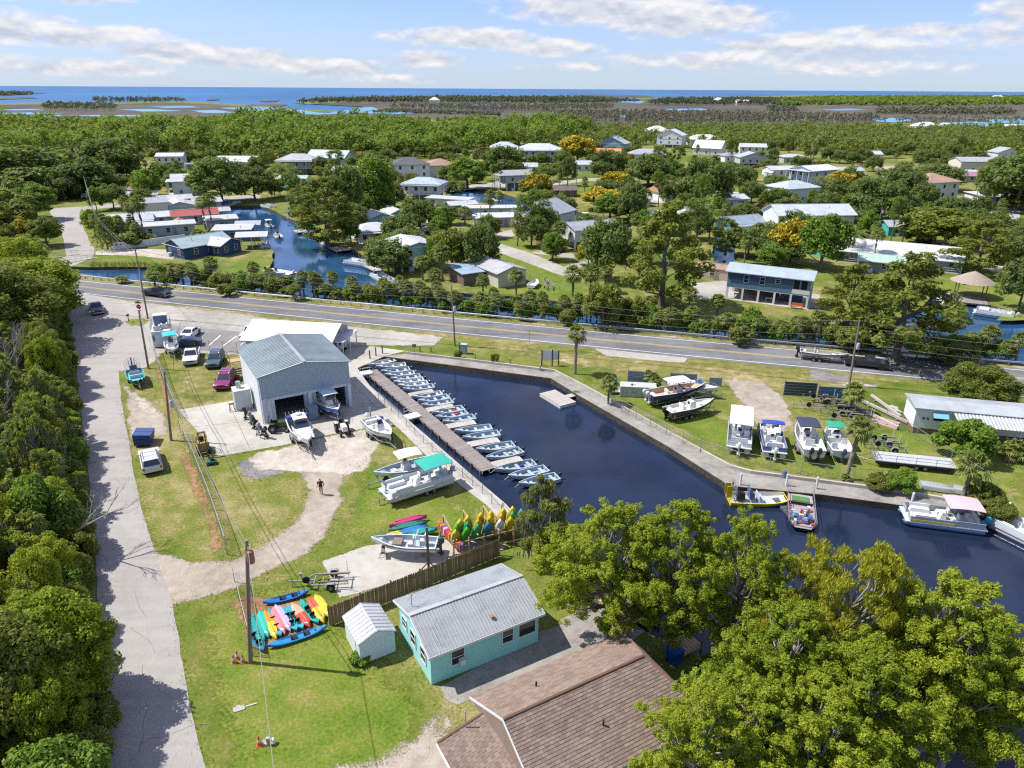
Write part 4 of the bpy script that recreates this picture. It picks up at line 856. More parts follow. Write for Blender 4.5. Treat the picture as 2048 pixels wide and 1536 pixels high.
th.lathe([(3.85,2.95),(2.8,3.55),(1.4,4.3),(.1,4.88)], 18)
th.build('thatch', wood((.33,.27,.22),3.0,.4), q, fix=False)
for a in range(4): c, s = math.cos(a * 1.571 + .78), math.sin(a * 1.571 + .78); MB().tube([(c * 3.3, s * 2.8,0),(c * 3.3, s * 2.8,3.2)], .1,6).build('post', M['pole'], q)
# --- the town: (label, u, v, w, d, h, rot, roof, axis, rise, wall, roofcolour, stilt, windows, porch)
TOWN = [
('small white house between the golden trees and the octagon house', 1168,340,10,8,3,10, 'gable', 'x', 1.4, WHT, (.5,.53,.56),0, 'F3', None),
('dark brown boathouse on the back canal', 1118,392,12,6,2.6,10, 'gable', 'x', 1.0,(.14,.10,.09),(.17,.13,.12),0, 'F3', None),
('pale blue house left of the far golden tree', 1050,345,11,8,3,0, 'gable', 'x', 1.4, PBL, (.5,.52,.54),0, 'F3', None),
('white house with grey roof behind the steep white roof', 1460,322,12,9,3,15, 'hip', 'x', 1.8, WHT, RG, 0, 'F3', None),
('cream bungalow under the right-hand oaks', 1690,352,13,8,2.8,5, 'gable', 'x', 1.2, CRM, (.45,.46,.47),0, 'F4', None),
('white bungalow behind the balcony house', 1560,350,14,8,2.8,10, 'gable', 'x', 1.3, WHT, RW, 0, 'F4', None),
('grey bungalow left of the lone tall palm', 1585,325,13,9,3,0, 'hip', 'x', 1.6, GRY, (.5,.52,.54),0, 'F3', None),
('white bungalow right of the verandah house', 1790,372,13,8,2.8,10, 'gable', 'x', 1.3, WHT, (.52,.54,.56),0, 'F4', None),
('pale cottage beside the brown gable house', 1268,412,9,6,2.7,20, 'gable', 'x', 1.1, CRM, (.40,.43,.46),0, 'F2', None),
('white cottage at the far end of the far street', 945,350,11,8,3,0, 'gable', 'x', 1.3, WHT, (.55,.56,.57),0, 'F3', None),
('dark blue bungalow with pale green-grey roof at the canal corner', 400,506,8,12,2.7,-38, 'gable', 'y', 1.5, NVY, (.36,.46,.47),0, 'F2R2', None),
('dark blue wing with white roof joined to the corner bungalow', 436,505,8.5,6.5,2.6,-22, 'gable', 'x', 1.1, NVY, RW, 0, 'F3R2', None),
('long blue-grey mobile home with white roof behind the white wall', 338,468,13,5,2.7,26, 'flat', 'x', .2,(.30,.40,.46), RW, 0, 'F3L1', None),
('pale house with grey hip roof behind the Norfolk pines', 262,455,11,9,2.6,30, 'gable', 'x', 1.3,(.44,.49,.50),(.50,.53,.55),0, 'F2L2', ('F', 2.2)),
('tall beige house with grey roof behind the fan palm', 308,434,8,8,4.8,30, 'gable', 'x', .9,(.52,.52,.45),(.40,.41,.42),0, 'F1R1', None),
('low white-roofed house next to the tall beige house', 350,445,11,7,2.5,30, 'gable', 'x', .9, GRY, RW, 0, 'F3', None),
('grey-green gable house with pale roof facing the street', 360,428,9,9,3.0,30, 'gable', 'y', 1.2,(.38,.43,.43),(.55,.57,.58),0, 'F2', None),
('house with a red metal roof behind the palms', 392,445,12,6,2.7,26, 'gable', 'x', 1.0,(.42,.44,.46),(.42,.10,.08),0, 'F3', None),
('white-roofed cottage with brown walls on the street', 345,412,12,6,2.6,30, 'gable', 'x', .9, BEI, RW, 0, 'F3', None),
('grey cottage at the canal head street', 415,418,8,6,2.6,30, 'gable', 'x', .9, GRY, (.5,.52,.54),0, 'F2', None),
('grey-blue house with flat white roof by the canal docks', 444,456,8,6,2.8,26, 'flat', 'x', .2,(.28,.34,.40), RW, 0, 'F1R1', None),
('small pale shed-house near the canal docks', 438,436,6,4,2.4,26, 'gable', 'x', .7, WHT, (.5,.54,.56),0, 'F1', None),
('blue boathouse with white roof on the left bank', 470,478,9,5.5,2.8,10, 'flat', 'x', .4,(.06,.16,.32), RW, 0, 'F1', None),
('blue and white two-storey house with dormers', 382,388,11,9,5.2,20, 'gable', 'x', 2.0,(.55,.62,.68), RW, 0, 'F2L1', ('L', 2)),
('low cream house with white metal roofs left of the long canal', 282,402,10,7,2.4,30, 'gable', 'x', .9, BEI, (.52,.50,.47),0, 'F2', None),
('brown cottage under dark oaks', 235,392,12,6,2.3,25, 'gable', 'x', .8,(.22,.15,.11),(.26,.20,.16),0, 'F2', None),
('white stilt house at the forest edge, far left', 346,335,12,8,3,10, 'gable', 'x', 1.2,(.6,.62,.62),(.62,.64,.66),2.6, 'F4', None),
('pale roof half hidden by oaks at the left edge', 82,332,15,12,4,20, 'hip', 'x', 2.4, WHT, (.62,.65,.67),0, 'F3', None),
('long white-roofed house beside a spreading oak', 485,334,22,12,3,0, 'gable', 'x', 2.2,(.5,.53,.55),(.60,.61,.62),0, 'F4', None),
('grey house with screened upper porch', 600,346,18,12,3,5, 'hip', 'x', 2.6,(.48,.50,.52),(.47,.48,.49),3.0, 'F5', ('F', 2.5)),
('grey-blue house with big pale metal roof at the forest edge', 664,336,20,12,3,-15, 'gable', 'x', 3.0,(.36,.43,.48),(.50,.57,.60),2.4, 'F4L2', None),
('small white-roofed house below the pale metal roof house', 695,353,11,8,2.8,-15, 'gable', 'x', 1.6,(.5,.5,.5), RW, 0, 'F2', None),
('white two-storey house with dark grey hip roof', 820,362,15,11,5.4,20, 'hip', 'x', 2.6,(.68,.70,.72), SD, 1.8, 'F3L3', None),
('tall white house with brown hip roof', 880,357,13,12,6.0,20, 'hip', 'x', 2.5,(.66,.64,.58),(.40,.25,.17),0, 'F1L3', None),
('white canal house with blue-grey roof and outside stair', 850,398,14,9,3.0,-10, 'hip', 'x', 2.0,(.66,.66,.66),(.42,.50,.53),2.6, 'F4R2', ('F', 2)),
('low white mobile home with flat roof by the green lawn', 900,412,15,5,2.6,-20, 'flat', 'x', .2, CRM, RW, 0, 'F3', None),
('green-walled cabin with white roof', 922,422,9,5,2.4,25, 'gable', 'x', .8,(.05,.33,.20), RW, 0, 'F1', None),
('long grey-white mobile home behind the lilac cabin', 985,432,18,4,2.7,5, 'flat', 'x', .2,(.48,.50,.55),(.62,.63,.65),0, 'F4', None),
('lilac cabin with white porch rails', 998,450,12,6.5,2.8,12, 'gable', 'x', .7,(.36,.31,.44),(.62,.63,.65),0, 'F3L2', ('L', 1.2)),
('pink and white two-storey house with steep grey roof', 1088,462,13,11,4.6,-35, 'gable', 'y', 2.6,(.55,.55,.55),(.33,.37,.40),1.2, 'F2R2', None),
('pale stilt house with grey roof beside the maroon pickup', 1178,492,13,8,2.9,25, 'gable', 'x', 1.2,(.55,.58,.57),(.34,.37,.40),2.2, 'F1L2', None),
('white cottage with teal gable on the long canal', 755,453,9,8,2.8,30, 'gable', 'y', 1.4,(.16,.42,.42),(.62,.64,.66),0, 'F2', None),
('second teal gable cottage behind the first', 790,443,7,8,2.7,30, 'gable', 'y', 1.3,(.14,.40,.42),(.58,.60,.62),0, 'F1', None),
('white hip-roofed cottage beside the big round tree', 748,478,10,8,2.7,25, 'hip', 'x', 1.7,(.58,.60,.60), RW, 0, 'F3', ('F', 1.6)),
('grey stilt house with timber deck near the golden tree', 1030,378,10,8,3,20, 'gable', 'x', 1.4,(.33,.38,.44),(.38,.38,.38),2.8, 'F2L2', ('L', 3)),
('blue-white octagon-roofed house with balcony', 1078,322,24,13,3.2,0, 'hip', 'x', 3.0,(.62,.68,.72),(.58,.62,.66),3.0, 'F7', ('F', 3)),
('white house with hip roof and cupola', 1008,318,15,11,4,0, 'hip', 'x', 2.8,(.55,.64,.70),(.52,.57,.60),2.5, 'F4', None),
('house with terracotta tile roof', 1208,325,17,9,5.5,-10, 'gable', 'x', 1.8,(.45,.38,.33), ST_, 0, 'F4', None),
('grey house with blue gable and chimney', 1228,308,16,12,4.5,-25, 'gable', 'y', 3.6,(.22,.31,.42),(.45,.48,.50),2.0, 'F3', None),
('pale grey-roofed white house beside the blue gable', 1292,325,19,11,4.5,-5, 'hip', 'x', 2.6,(.62,.64,.66),(.40,.42,.45),0, 'F5', None),
('far white hip roof with cupola', 1312,278,20,16,4,10, 'hip', 'x', 4.0,(.62,.64,.64),(.68,.69,.70),2, 'F4', None),
('white gabled two-storey house near the oaks', 1342,294,17,14,6,-25, 'gable', 'y', 3.6,(.62,.66,.70),(.66,.67,.68),2, 'F3', None),
('wide white-roofed house behind the oaks', 1405,290,22,12,4,5, 'hip', 'x', 3.2,(.6,.6,.6),(.66,.67,.68),0, 'F4', None),
('steep white-roofed house among dark oaks', 1418,308,17,13,4,-30, 'gable', 'x', 4.0,(.55,.55,.55),(.70,.71,.72),0, 'F3', None),
('cream two-storey house with grey roof', 1502,312,15,11,5.5,-10, 'gable', 'x', 1.6,(.66,.62,.52),(.52,.54,.56),0, 'F4', None),
('screened grey house below the cream one', 1500,332,14,10,3.2,0, 'gable', 'y', 2.2,(.40,.43,.46),(.44,.47,.50),1.5, 'F4', None),
('white house with brown shingle gable', 1345,398,15,10,3,20, 'gable', 'y', 3.0,(.66,.66,.64), SB, 0, 'F3', ('F', 2)),
('screened porch house with white roof', 1325,445,13,5,2.7,15, 'gable', 'x', 1.0,(.45,.47,.47),(.62,.63,.64),0, 'F6', None),
('turquoise bungalow with brown shingle roof among palms', 1385,440,9,7,2.7,0, 'gable', 'x', 1.3, TRQ, (.25,.21,.20),0, 'F2', None),
('blue house with slate blue roof and dark carport', 1480,463,11,8,3.0,25, 'gable', 'x', 1.4,(.14,.36,.46),(.28,.35,.42),0, 'R2', ('F', 3)),
('pale blue two-storey house with white upper floor', 1580,402,15,11,5.0,25, 'hip', 'x', 2.2,(.50,.60,.64),(.46,.55,.57),0, 'F3', None),
('white balcony house with blue-grey walls', 1622,378,15,11,5.6,30, 'gable', 'x', 1.4,(.33,.42,.50),(.68,.69,.71),2.2, 'F3L3', ('L', 2.2)),
('large pale stilt house with silver metal roof', 1610,468,21,10,4.0,5, 'gable', 'x', 2.0,(.60,.63,.58),(.52,.57,.62),2.0, 'R1F2', None),
('white verandah house with tan hip roof', 1850,402,14,13,5.6,20, 'hip', 'x', 2.6,(.60,.66,.70),(.44,.28,.18),1.6, 'F3L3', ('L', 2)),
('small turquoise cottage with grey roof', 1797,468,9,6,2.6,0, 'gable', 'x', 1.1,(.05,.42,.42),(.40,.42,.43),0, 'F2', None),
('long bungalow with white metal roof and low additions', 1790,520,26,11,2.7,-28, 'gable', 'x', 1.4,(.55,.60,.62),(.62,.64,.66),0, 'F7L1', ('F', 3)),
('turquoise cabin beside the long bungalow', 1652,508,8,7,2.6,25, 'gable', 'y', 1.1,(.06,.42,.40),(.48,.62,.64),0, 'F2', None),
('green-roofed boat shelter on the canal', 1765,540,10,6,2.4,-25, 'gable', 'x', .9,(.20,.22,.20),(.42,.58,.48),0, 'F1', None),
('white house with porch at the right edge', 1978,404,15,7,2.8,10, 'flat', 'x', .4,(.66,.67,.66),(.62,.63,.64),0, 'F3', ('F', 2)),
('long low house with pink-roofed porch', 1900,358,24,9,2.7,-8, 'gable', 'x', 1.4,(.45,.52,.50),(.46,.52,.54),0, 'F5', None),
('porch house with a pink metal roof', 1935,362,11,7,2.6,-8, 'gable', 'x', 1.2,(.45,.36,.38),(.42,.20,.26),0, 'F3', None),
('two-storey cream house with grey roof under oaks', 1940,343,17,11,5.2,0, 'gable', 'x', 1.6,(.58,.56,.46),(.42,.43,.45),0, 'F4', None),
('white-roofed house near the marsh edge', 1848,262,24,16,4.5,-5, 'hip', 'x', 4.0,(.6,.6,.6),(.68,.69,.70),0, 'F4', None),
('turquoise-roofed house near the marsh edge', 1955,264,26,14,4,0, 'gable', 'x', 2.6,(.5,.55,.55),(.20,.50,.55),0, 'F4', None),
('pale blue-roofed house between the marsh-edge houses', 1890,262,15,12,4.5,0, 'gable', 'y', 3.0,(.55,.6,.6),(.50,.62,.64),0, 'F3', None),
('white-roofed house at the far right edge of the marsh', 2025,266,22,14,5,0, 'gable', 'x', 3.0,(.6,.6,.6),(.66,.67,.69),0, 'F4', None),
('white house hidden behind trees, right', 1730,318,15,9,3,0, 'gable', 'x', 1.5,(.6,.62,.64),(.55,.57,.58),0, 'F4', None),
('grey roof at the right edge under oaks', 2005,318,13,10,4,0, 'gable', 'y', 2.5,(.5,.52,.55),(.40,.43,.47),0, 'F2', None),
('white house with carport near the RV', 1460,412,9,7,2.8,20, 'gable', 'x', 1.0,(.5,.55,.58),(.55,.60,.63),0, 'F2', None),
('small white cabin on the canal bank', 535,378,8,5,2.8,0, 'gable', 'x', .8,(.66,.68,.68), RW, .4, 'F2', None),
('white garage with green awning', 590,368,11,7,2.6,0, 'gable', 'x', .8,(.62,.62,.60),(.40,.58,.50),0, 'F2', None),
('white headland house standing alone', 869,208,26,20,9,0, 'hip', 'x', 7,(.66,.64,.58),(.66,.64,.58),0, 'F4', None),
('white far shore house with pointed roof', 1436,207,34,24,7,0, 'hip', 'x', 9,(.66,.66,.64),(.68,.68,.66),0, 'F4', None),
('cream far shore house', 1484,209,34,20,8,0, 'gable', 'x', 4,(.66,.64,.56),(.6,.6,.58),0, 'F4', None),
('white far house in the right-hand woods', 1993,199,40,26,10,0, 'gable', 'x', 9,(.68,.68,.68),(.68,.68,.68),0, 'F4', None),
]
for (lb, u, v, w, d, h, rot, rf, ax, rise, wc_, rc_, stl, wn, po) in TOWN:
 house(lb, u, v, w, d, h, rot, rf, ax, rise, wc_, rc_, stl, wn, porch=po, chim='chimney' in lb)
for k_, (u, v, ww, dd) in enumerate(((508,494,7,5.5),(500,470,6,4.5),(560,392,6,4))):     # open boat shelters on posts
 lb = ['white-roofed boat shelter on posts beside the dark blue bungalow', 'grey-roofed boat shelter on posts up the long canal', 'small green boat shelter near the canal head'][k_]
 p = G(u, v); q = thing('boat_shelter', lb, 'shelter', (p.x, p.y, 0), R_(12))
 roof_gable(MB(), ww, dd, 3.0,.7,.3).build('roof', metal_roof([RW, (.45,.47,.5),(.1,.4,.3)][k_]), q)
 for sx in (-1,0,1):
  for sy in (-1,1): MB().box(sx * ww * .46 - .09, sx * ww * .46 + .09, sy * dd * .46 - .09, sy * dd * .46 + .09,-1.6,3.0).build('post', M['white'], q)
# white garden wall
def garden_wall(label, pts, h, col, th=.18, cap=True):
 P = [G(*a).xy for a in pts]; t = thing('garden_wall', label, 'wall', (P[0].x, P[0].y, 0))
 for i in range(len(P) - 1):
  a, b = P[i] - P[0], P[i + 1] - P[0]; n = Vector((-(b - a).y, (b - a).x)).normalized() * th / 2; m = max(1, round((b - a).length / 2.4))
  for j in range(m):
   c, e = a + (b - a) * (j / m), a + (b - a) * ((j + .985) / m)
   MB().add([(*(c + n),0),(*(c - n),0),(*(e - n),0),(*(e + n),0),(*(c + n), h),(*(c - n), h),(*(e - n), h),(*(e + n), h)], [(0,1,2,3),(4,7,6,5),(0,4,5,1),(1,5,6,2),(2,6,7,3),(3,7,4,0)]).build('panel', paint(col, .6), t)
 return t
garden_wall('long white vinyl garden wall beside the side street', [(228,500),(300,492),(372,482)], 1.7,(.66,.70,.72))
garden_wall('white garden wall by the long canal', [(672,478),(700,478)], 1.6,(.66,.68,.70)); garden_wall('white fence panels beside the parked cars', [(825,470),(866,463)], 1.5,(.62,.66,.70))
# ------------------------------------------------------------------ vehicles
def place(a, b, z=0.0):
 p, q = G(*a, z), G(*b, z); d = (q - p).xy; c = (p + q) / 2
 return Vector((c.x, c.y, 0)), math.atan2(d.y, d.x), d.length
def wheel(t, x, y, r=.36, w=.24):
 o = MB().lathe([(r * .62,-w / 2),(r * .95,-w / 2),(r, -w * .3),(r, w * .3),(r * .95, w / 2),(r * .62, w / 2)], 16,(0,0,0), 'y').build('wheel', M['rubber'], t, True); o.location = (x, y, r)
 MB().lathe([(r * .1,-w / 2 - .012),(r * .55,-w / 2 + .01),(r * .63,-w / 2 - .01),(r * .63, w / 2 + .01),(r * .55, w / 2 - .01),(r * .1, w / 2 + .012)], 12,(0,0,0), 'y').build('rim', M['chrome'], o, True)
def car(kind, label, a, b, col, lift=0.0, group=None, name=None, L=None):
 c, ang, Lp = place(a, b); L = L or {'pickup': 5.6, 'sedan': 4.6, 'suv': 4.8}[kind]; w = {'pickup': 1.98, 'sedan': 1.82, 'suv': 1.92}[kind] / 2
 t = thing(name or {'pickup': 'pickup_truck', 'sedan': 'sedan_car', 'suv': 'suv_car'}[kind], label, {'pickup': 'pickup', 'sedan': 'car', 'suv': 'car'}[kind], (c.x, c.y, lift), ang, group)
 h = L / 2; pm = paint(col, .25,.05, dirt=.1, spec=.6)
 if kind == 'pickup':
  low = [(-h, .52),(-h, 1.05),(h * .24,1.08),(h * .30,1.12),(h * .9,1.06),(h * .985,.92),(h, .6),(h * .97,.42),(-h * .97,.42)]
  cab = [(-h * .12,1.07),(-h * .09,1.78),(h * .06,1.84),(h * .22,1.80),(h * .43,1.12)]; wx = (h * .64,-h * .58)
 elif kind == 'sedan':
  low = [(-h, .5),(-h * .98,.9),(-h * .7,.98),(h * .42,.95),(h * .9,.78),(h, .6),(h * .97,.3),(-h * .97,.3)]
  cab = [(-h * .80,.95),(-h * .42,1.36),(-h * .1,1.45),(h * .12,1.42),(h * .48,.94)]; wx = (h * .62,-h * .62)
 else:
  low = [(-h, .5),(-h, 1.02),(h * .42,1.04),(h * .92,.96),(h, .8),(h * .98,.38),(-h * .97,.38)]
  cab = [(-h * .98,1.0),(-h * .88,1.66),(-h * .4,1.74),(h * .1,1.70),(h * .46,1.02)]; wx = (h * .62,-h * .60)
 mb = MB(); n = len(low)
 secs = []
 for f, ins in ((-1,.10),(-.92,.0),(.92,.0),(1,.10)):
  secs.append([(x * (1 - ins * .25), f * w, .02 * (ins > 0) + z * (1 - ins * .02)) for x, z in low])
 mb.loft(secs, True, True)
 if kind == 'pickup': pass
 body = mb.build('body', pm, t, True)
 mb = MB(); zt = max(z for _, z in cab); zb = min(z for _, z in cab); secs = []
 for f in (-1,-.6,.6,1):
  secs.append([(x, f * (w - .06 - .18 * (z - zb) / (zt - zb)), z - (.02 if abs(f) == 1 else 0)) for x, z in cab])
 mb.loft(secs, True, True); cb = mb.build('cabin', pm, t, True)
 # glass: windshield, rear, sides
 n = len(cab)
 def strip(name, i, j, inset=.10):
  (xa, za),(xb, zb_) = cab[i], cab[j]; ya = w - .06 - .18 * (za - zb) / (zt - zb); yb = w - .06 - .18 * (zb_ - zb) / (zt - zb)
  d = Vector((xb - xa, 0, zb_ - za)); nn = Vector((-d.z, 0, d.x)).normalized(); nn = nn if nn.z > 0 or True else nn
  cen = Vector((sum(q[0] for q in cab) / n, 0, sum(q[1] for q in cab) / n)); mid = Vector(((xa + xb) / 2,0,(za + zb_) / 2))
  if (mid - cen).dot(nn) < 0: nn = -nn
  q = [Vector((xa, -ya + .12, za)) + d * .08, Vector((xa, ya - .12, za)) + d * .08, Vector((xb, yb - .10, zb_)) - d * .08, Vector((xb, -yb + .10, zb_)) - d * .08]
  MB().add([tuple(v + nn * .012) for v in q] + [tuple(v - nn * .03) for v in q], [(0,1,2,3),(7,6,5,4),(0,4,5,1),(1,5,6,2),(2,6,7,3),(3,7,4,0)]).build(name, M['wind'], cb)
 strip('windshield', n - 1, n - 2); strip('rear_window', 0,1)
 for s in (-1,1):
  za, zc = zb + .08, zt - .16; ya = lambda z: s * (w - .06 - .18 * (z - zb) / (zt - zb) + .008)
  x0b, x1b = cab[0][0] + .18, cab[-1][0] - .28; x0t, x1t = cab[1][0] + .12, cab[-2][0] - .05; xm = (x0b + x1b) / 2 + .1
  for (ba, bb, ta, tb) in ((x0b, xm - .05, x0t, xm - .05),(xm + .05, x1b, xm + .05, x1t)):
   if kind == 'pickup' and bb - ba < .3: continue
   MB().add([(ba, ya(za), za),(bb, ya(za), za),(tb, ya(zc), zc),(ta, ya(zc), zc),(ba, ya(za) - s * .03, za),(bb, ya(za) - s * .03, za),(tb, ya(zc) - s * .03, zc),(ta, ya(zc) - s * .03, zc)], [(0,1,2,3),(7,6,5,4),(0,4,5,1),(2,6,7,3),(1,5,6,2),(3,7,4,0)]).build('side_window', M['wind'], cb)
  MB().cbox(cab[-1][0] - .25, s * (w + .08), zb + .10,.12,.18,.14).build('mirror', pm, t)
  MB().cbox(h * .965, s * (w - .26),.76 if kind != 'pickup' else .88,.14,.34,.14).build('headlight', simple('lamp_lens', (.6,.62,.64),.15), t)
  MB().cbox(-h * .985, s * (w - .16),.82,.08,.16,.3).build('tail_light', simple('tail_lens', (.30,.02,.02),.25), t)
  for x in wx: wheel(t, x, s * (w - .13),.385 if kind != 'sedan' else .33)
  for x in wx: MB().lathe([(.0,-.004),(.45,-.004),(.45,.004),(0,.004)], 14,(x, s * (w + .002),.42), 'y').build('wheel_arch', M['black'], t)
 bm_ = M['chrome'] if kind == 'pickup' else pm
 MB().cbox(h * .99,0,.52,.16, w * 1.9,.2).build('front_bumper', bm_, t); MB().cbox(-h * .99,0,.52,.16, w * 1.9,.2).build('rear_bumper', bm_, t)
 MB().cbox(h * .985,0,.76,.06, w * 1.0,.22).build('grille', M['black'], t)
 if kind == 'pickup': MB().box(-h * .96,-h * .16,-w + .14, w - .14,1.055,1.092).build('truck_bed', M['black'], t)
 if kind == 'suv':
  for s in (-1,1): MB().tube([(-h * .8, s * (w - .32),1.72),(-h * .75, s * (w - .32),1.80),(h * .05, s * (w - .32),1.80),(h * .1, s * (w - .32),1.71)], .025,5).build('roof_rail', M['chrome'], t)
  for x in (-h * .55,-h * .2): MB().tube([(x, -w + .32,1.80),(x, w - .32,1.80)], .025,5).build('roof_bar', M['chrome'], t)
 return t
car('pickup', 'dark pickup turning off the highway onto the lane', (186,608),(203,640),(.06,.065,.07))
car('pickup', 'black pickup driving along the highway near the stop sign', (286,588),(345,596),(.025,.025,.04))
car('sedan', 'white sedan in the marked parking bay', (394,664),(366,684),(.70,.71,.72))
car('sedan', 'dark blue car half hidden beside the ice machine', (392,690),(352,694),(.03,.05,.12))
car('pickup', 'white pickup with tan load parked behind the workshop', (520,660),(490,684),(.68,.66,.62))
car('pickup', 'silver-white pickup parked on the grass beside the workshop', (389,703),(380,739),(.60,.60,.58))
car('suv', 'dark blue-grey car next to the wooden steps', (439,715),(425,741),(.06,.10,.14))
car('suv', 'purple pickup-style car beside the equipment box', (462,754),(442,785),(.22,.03,.13))
car('suv', 'silver SUV with roof rails on the lane verge', (308,950),(299,912),(.58,.60,.60))
car('pickup', 'maroon pickup on the driveway across the canal', (1130,503),(1092,508),(.11,.03,.035))
car('sedan', 'dark car on the white-walled driveway', (843,473),(862,471),(.03,.03,.035)); car('sedan', 'white car on the white-walled driveway', (828,479),(845,477),(.6,.62,.64))
car('sedan', 'black car at the blue house carport', (1505,432),(1530,430),(.02,.02,.03)); car('sedan', 'grey car parked behind the long bungalow', (1872,502),(1905,500),(.35,.36,.37))
car('sedan', 'silver car outside the brown gable house', (1320,397),(1342,396),(.45,.47,.5)); car('sedan', 'dark blue covered car beside the mobile home', (1840,818),(1868,826),(.03,.04,.07))
TRK = car('pickup', 'black pickup towing a long trailer on the highway', (1702,730),(1762,737),(.025,.025,.03), L=5.9)
# caravan
p, ang, Lp = place((1478,404),(1428,402)); t = thing('travel_trailer', 'white travel trailer parked under the far oaks', 'caravan', (*p.xy, 0), ang)
MB().prism([(-4,.6),(3.4,.6),(4,1.2),(3.8,2.6),(3.0,3.1),(-4,3.1)], -1.25,1.25, 'y').build('body', M['white'], t, True)
for x in (-2.5,.2,2.2): MB().box(x - .5, x + .5,1.25,1.275,1.7,2.4).build('window', M['glass'], t); MB().box(x - .5, x + .5,-1.275,-1.25,1.7,2.4).build('window', M['glass'], t)
for s in (-1,1):
 for x in (-.6,.2): wheel(t, x, s * 1.1,.35)
MB().box(-3.9,3.6,-1.27,-1.252,.9,1.3).build('stripe', paint((.2,.25,.35)), t)
# ------------------------------------------------------------------ boats
def hull_mb(Lh, B, D, floor=.28, deadrise=.22, sheer=.22, fore=0.0, pointed=2.1, rim=.13, n=12, entry=.42, square=0.0):
 mb = MB(); out = []; rimi = []; inn = []; flo = []
 for i in range(n + 1):
  s = i / n; x = -Lh / 2 + Lh * s
  k_ = max(0., (s - entry) / (1 - entry)); w = B / 2 * (1 - (1 - square) * k_ ** pointed) * (0.90 + .10 * min(1, s * 3)); w = max(w, .03)
  zg = D + sheer * k_ ** 1.6; zk = (D * .72) * k_ ** 3.0; dr = deadrise * D * (1 + k_ * .6); zc = min(zk + dr * (1 - .2 * k_), zg - .08)
  wc_ = w * (.86 - .25 * k_)
  out.append([(x, -w, zg),(x, -w * .985, zg - .12),(x, -wc_, zc),(x, 0, zk),(x, wc_, zc),(x, w * .985, zg - .12),(x, w, zg)])
  wi = max(w - rim, .012); fz = max(floor, zk + .12) + (.0 if s < .8 else 0)
  if s > 1 - fore and fore > 0: fz = zg - .10
  xi = x + (.10 if i == 0 else -.12 if i == n else 0)
  rimi.append([(x, -w, zg),(xi, -wi, zg + .012),(xi, wi, zg + .012),(x, w, zg)]); inn.append((xi, wi, zg + .01, max(wi * .92,.01), min(fz, zg)))
 mb.mat(0).loft(out, False, False); e = out[0]; mb.add(e, [tuple(range(7))])
 mb.mat(1)
 for sgn in (0,1):
  secs = [[r[0], r[1]] if sgn == 0 else [r[2], r[3]] for r in rimi]; mb.loft(secs, False, False)
 r0, rn = rimi[0], rimi[-1]; mb.add([r0[0], r0[1], r0[2], r0[3]], [(0,1,2,3)]); mb.add([rn[0], rn[1], rn[2], rn[3]], [(0,1,2,3)])
 mb.mat(2)
 mb.loft([[(x, -wi, zg),(x, -wf, fz),(x, wf, fz),(x, wi, zg)] for (x, wi, zg, wf, fz) in inn], False, False)
 x, wi, zg, wf, fz = inn[0]; mb.add([(x, -wi, zg),(x, -wf, fz),(x, wf, fz),(x, wi, zg)], [(0,1,2,3)])
 return mb
def outboard(t, x, y, z, col=(.02,.02,.022), s=1.0, tilt=0.0, name='outboard_motor'):
 m = paint(col, .3,.05, dirt=.05, spec=.5); mb = MB(); mb.M = Matrix.Translation((x, y, z)) @ Matrix.Rotation(tilt, 4, 'Y') @ Matrix.Scale(s, 4)
 prof = [(.10,.12,.0),(.26,.17,.05),(.29,.19,.22),(.27,.18,.38),(.18,.13,.50),(.06,.06,.53)]
 secs = []
 for (a, b, zz) in prof: secs.append([(-.25 + a * math.cos(j * math.pi / 4) * (1.0 if math.cos(j * math.pi / 4) < 0 else .8), b * math.sin(j * math.pi / 4), zz) for j in range(8)])
 mb.loft(secs, True, True); o = mb.build(name, m, t, True)
 mb = MB(); mb.M = Matrix.Translation((x, y, z)) @ Matrix.Rotation(tilt, 4, 'Y') @ Matrix.Scale(s, 4)
 mb.cbox(-.24,0,-.35,.22,.12,.75,.9); mb.cbox(-.28,0,-.74,.34,.28,.03); mb.cbox(-.26,0,-.88,.16,.06,.28); mb.tube([(-.48,0,-.86),(-.02,0,-.86)], [.05,.07], 8); mb.cbox(-.46,0,-.86,.03,.30,.08); mb.cbox(-.46,0,-.86,.03,.08,.30); mb.cbox(-.06,0,-.16,.16,.26,.34)
 mb.build('lower_unit', m, o, True); return o
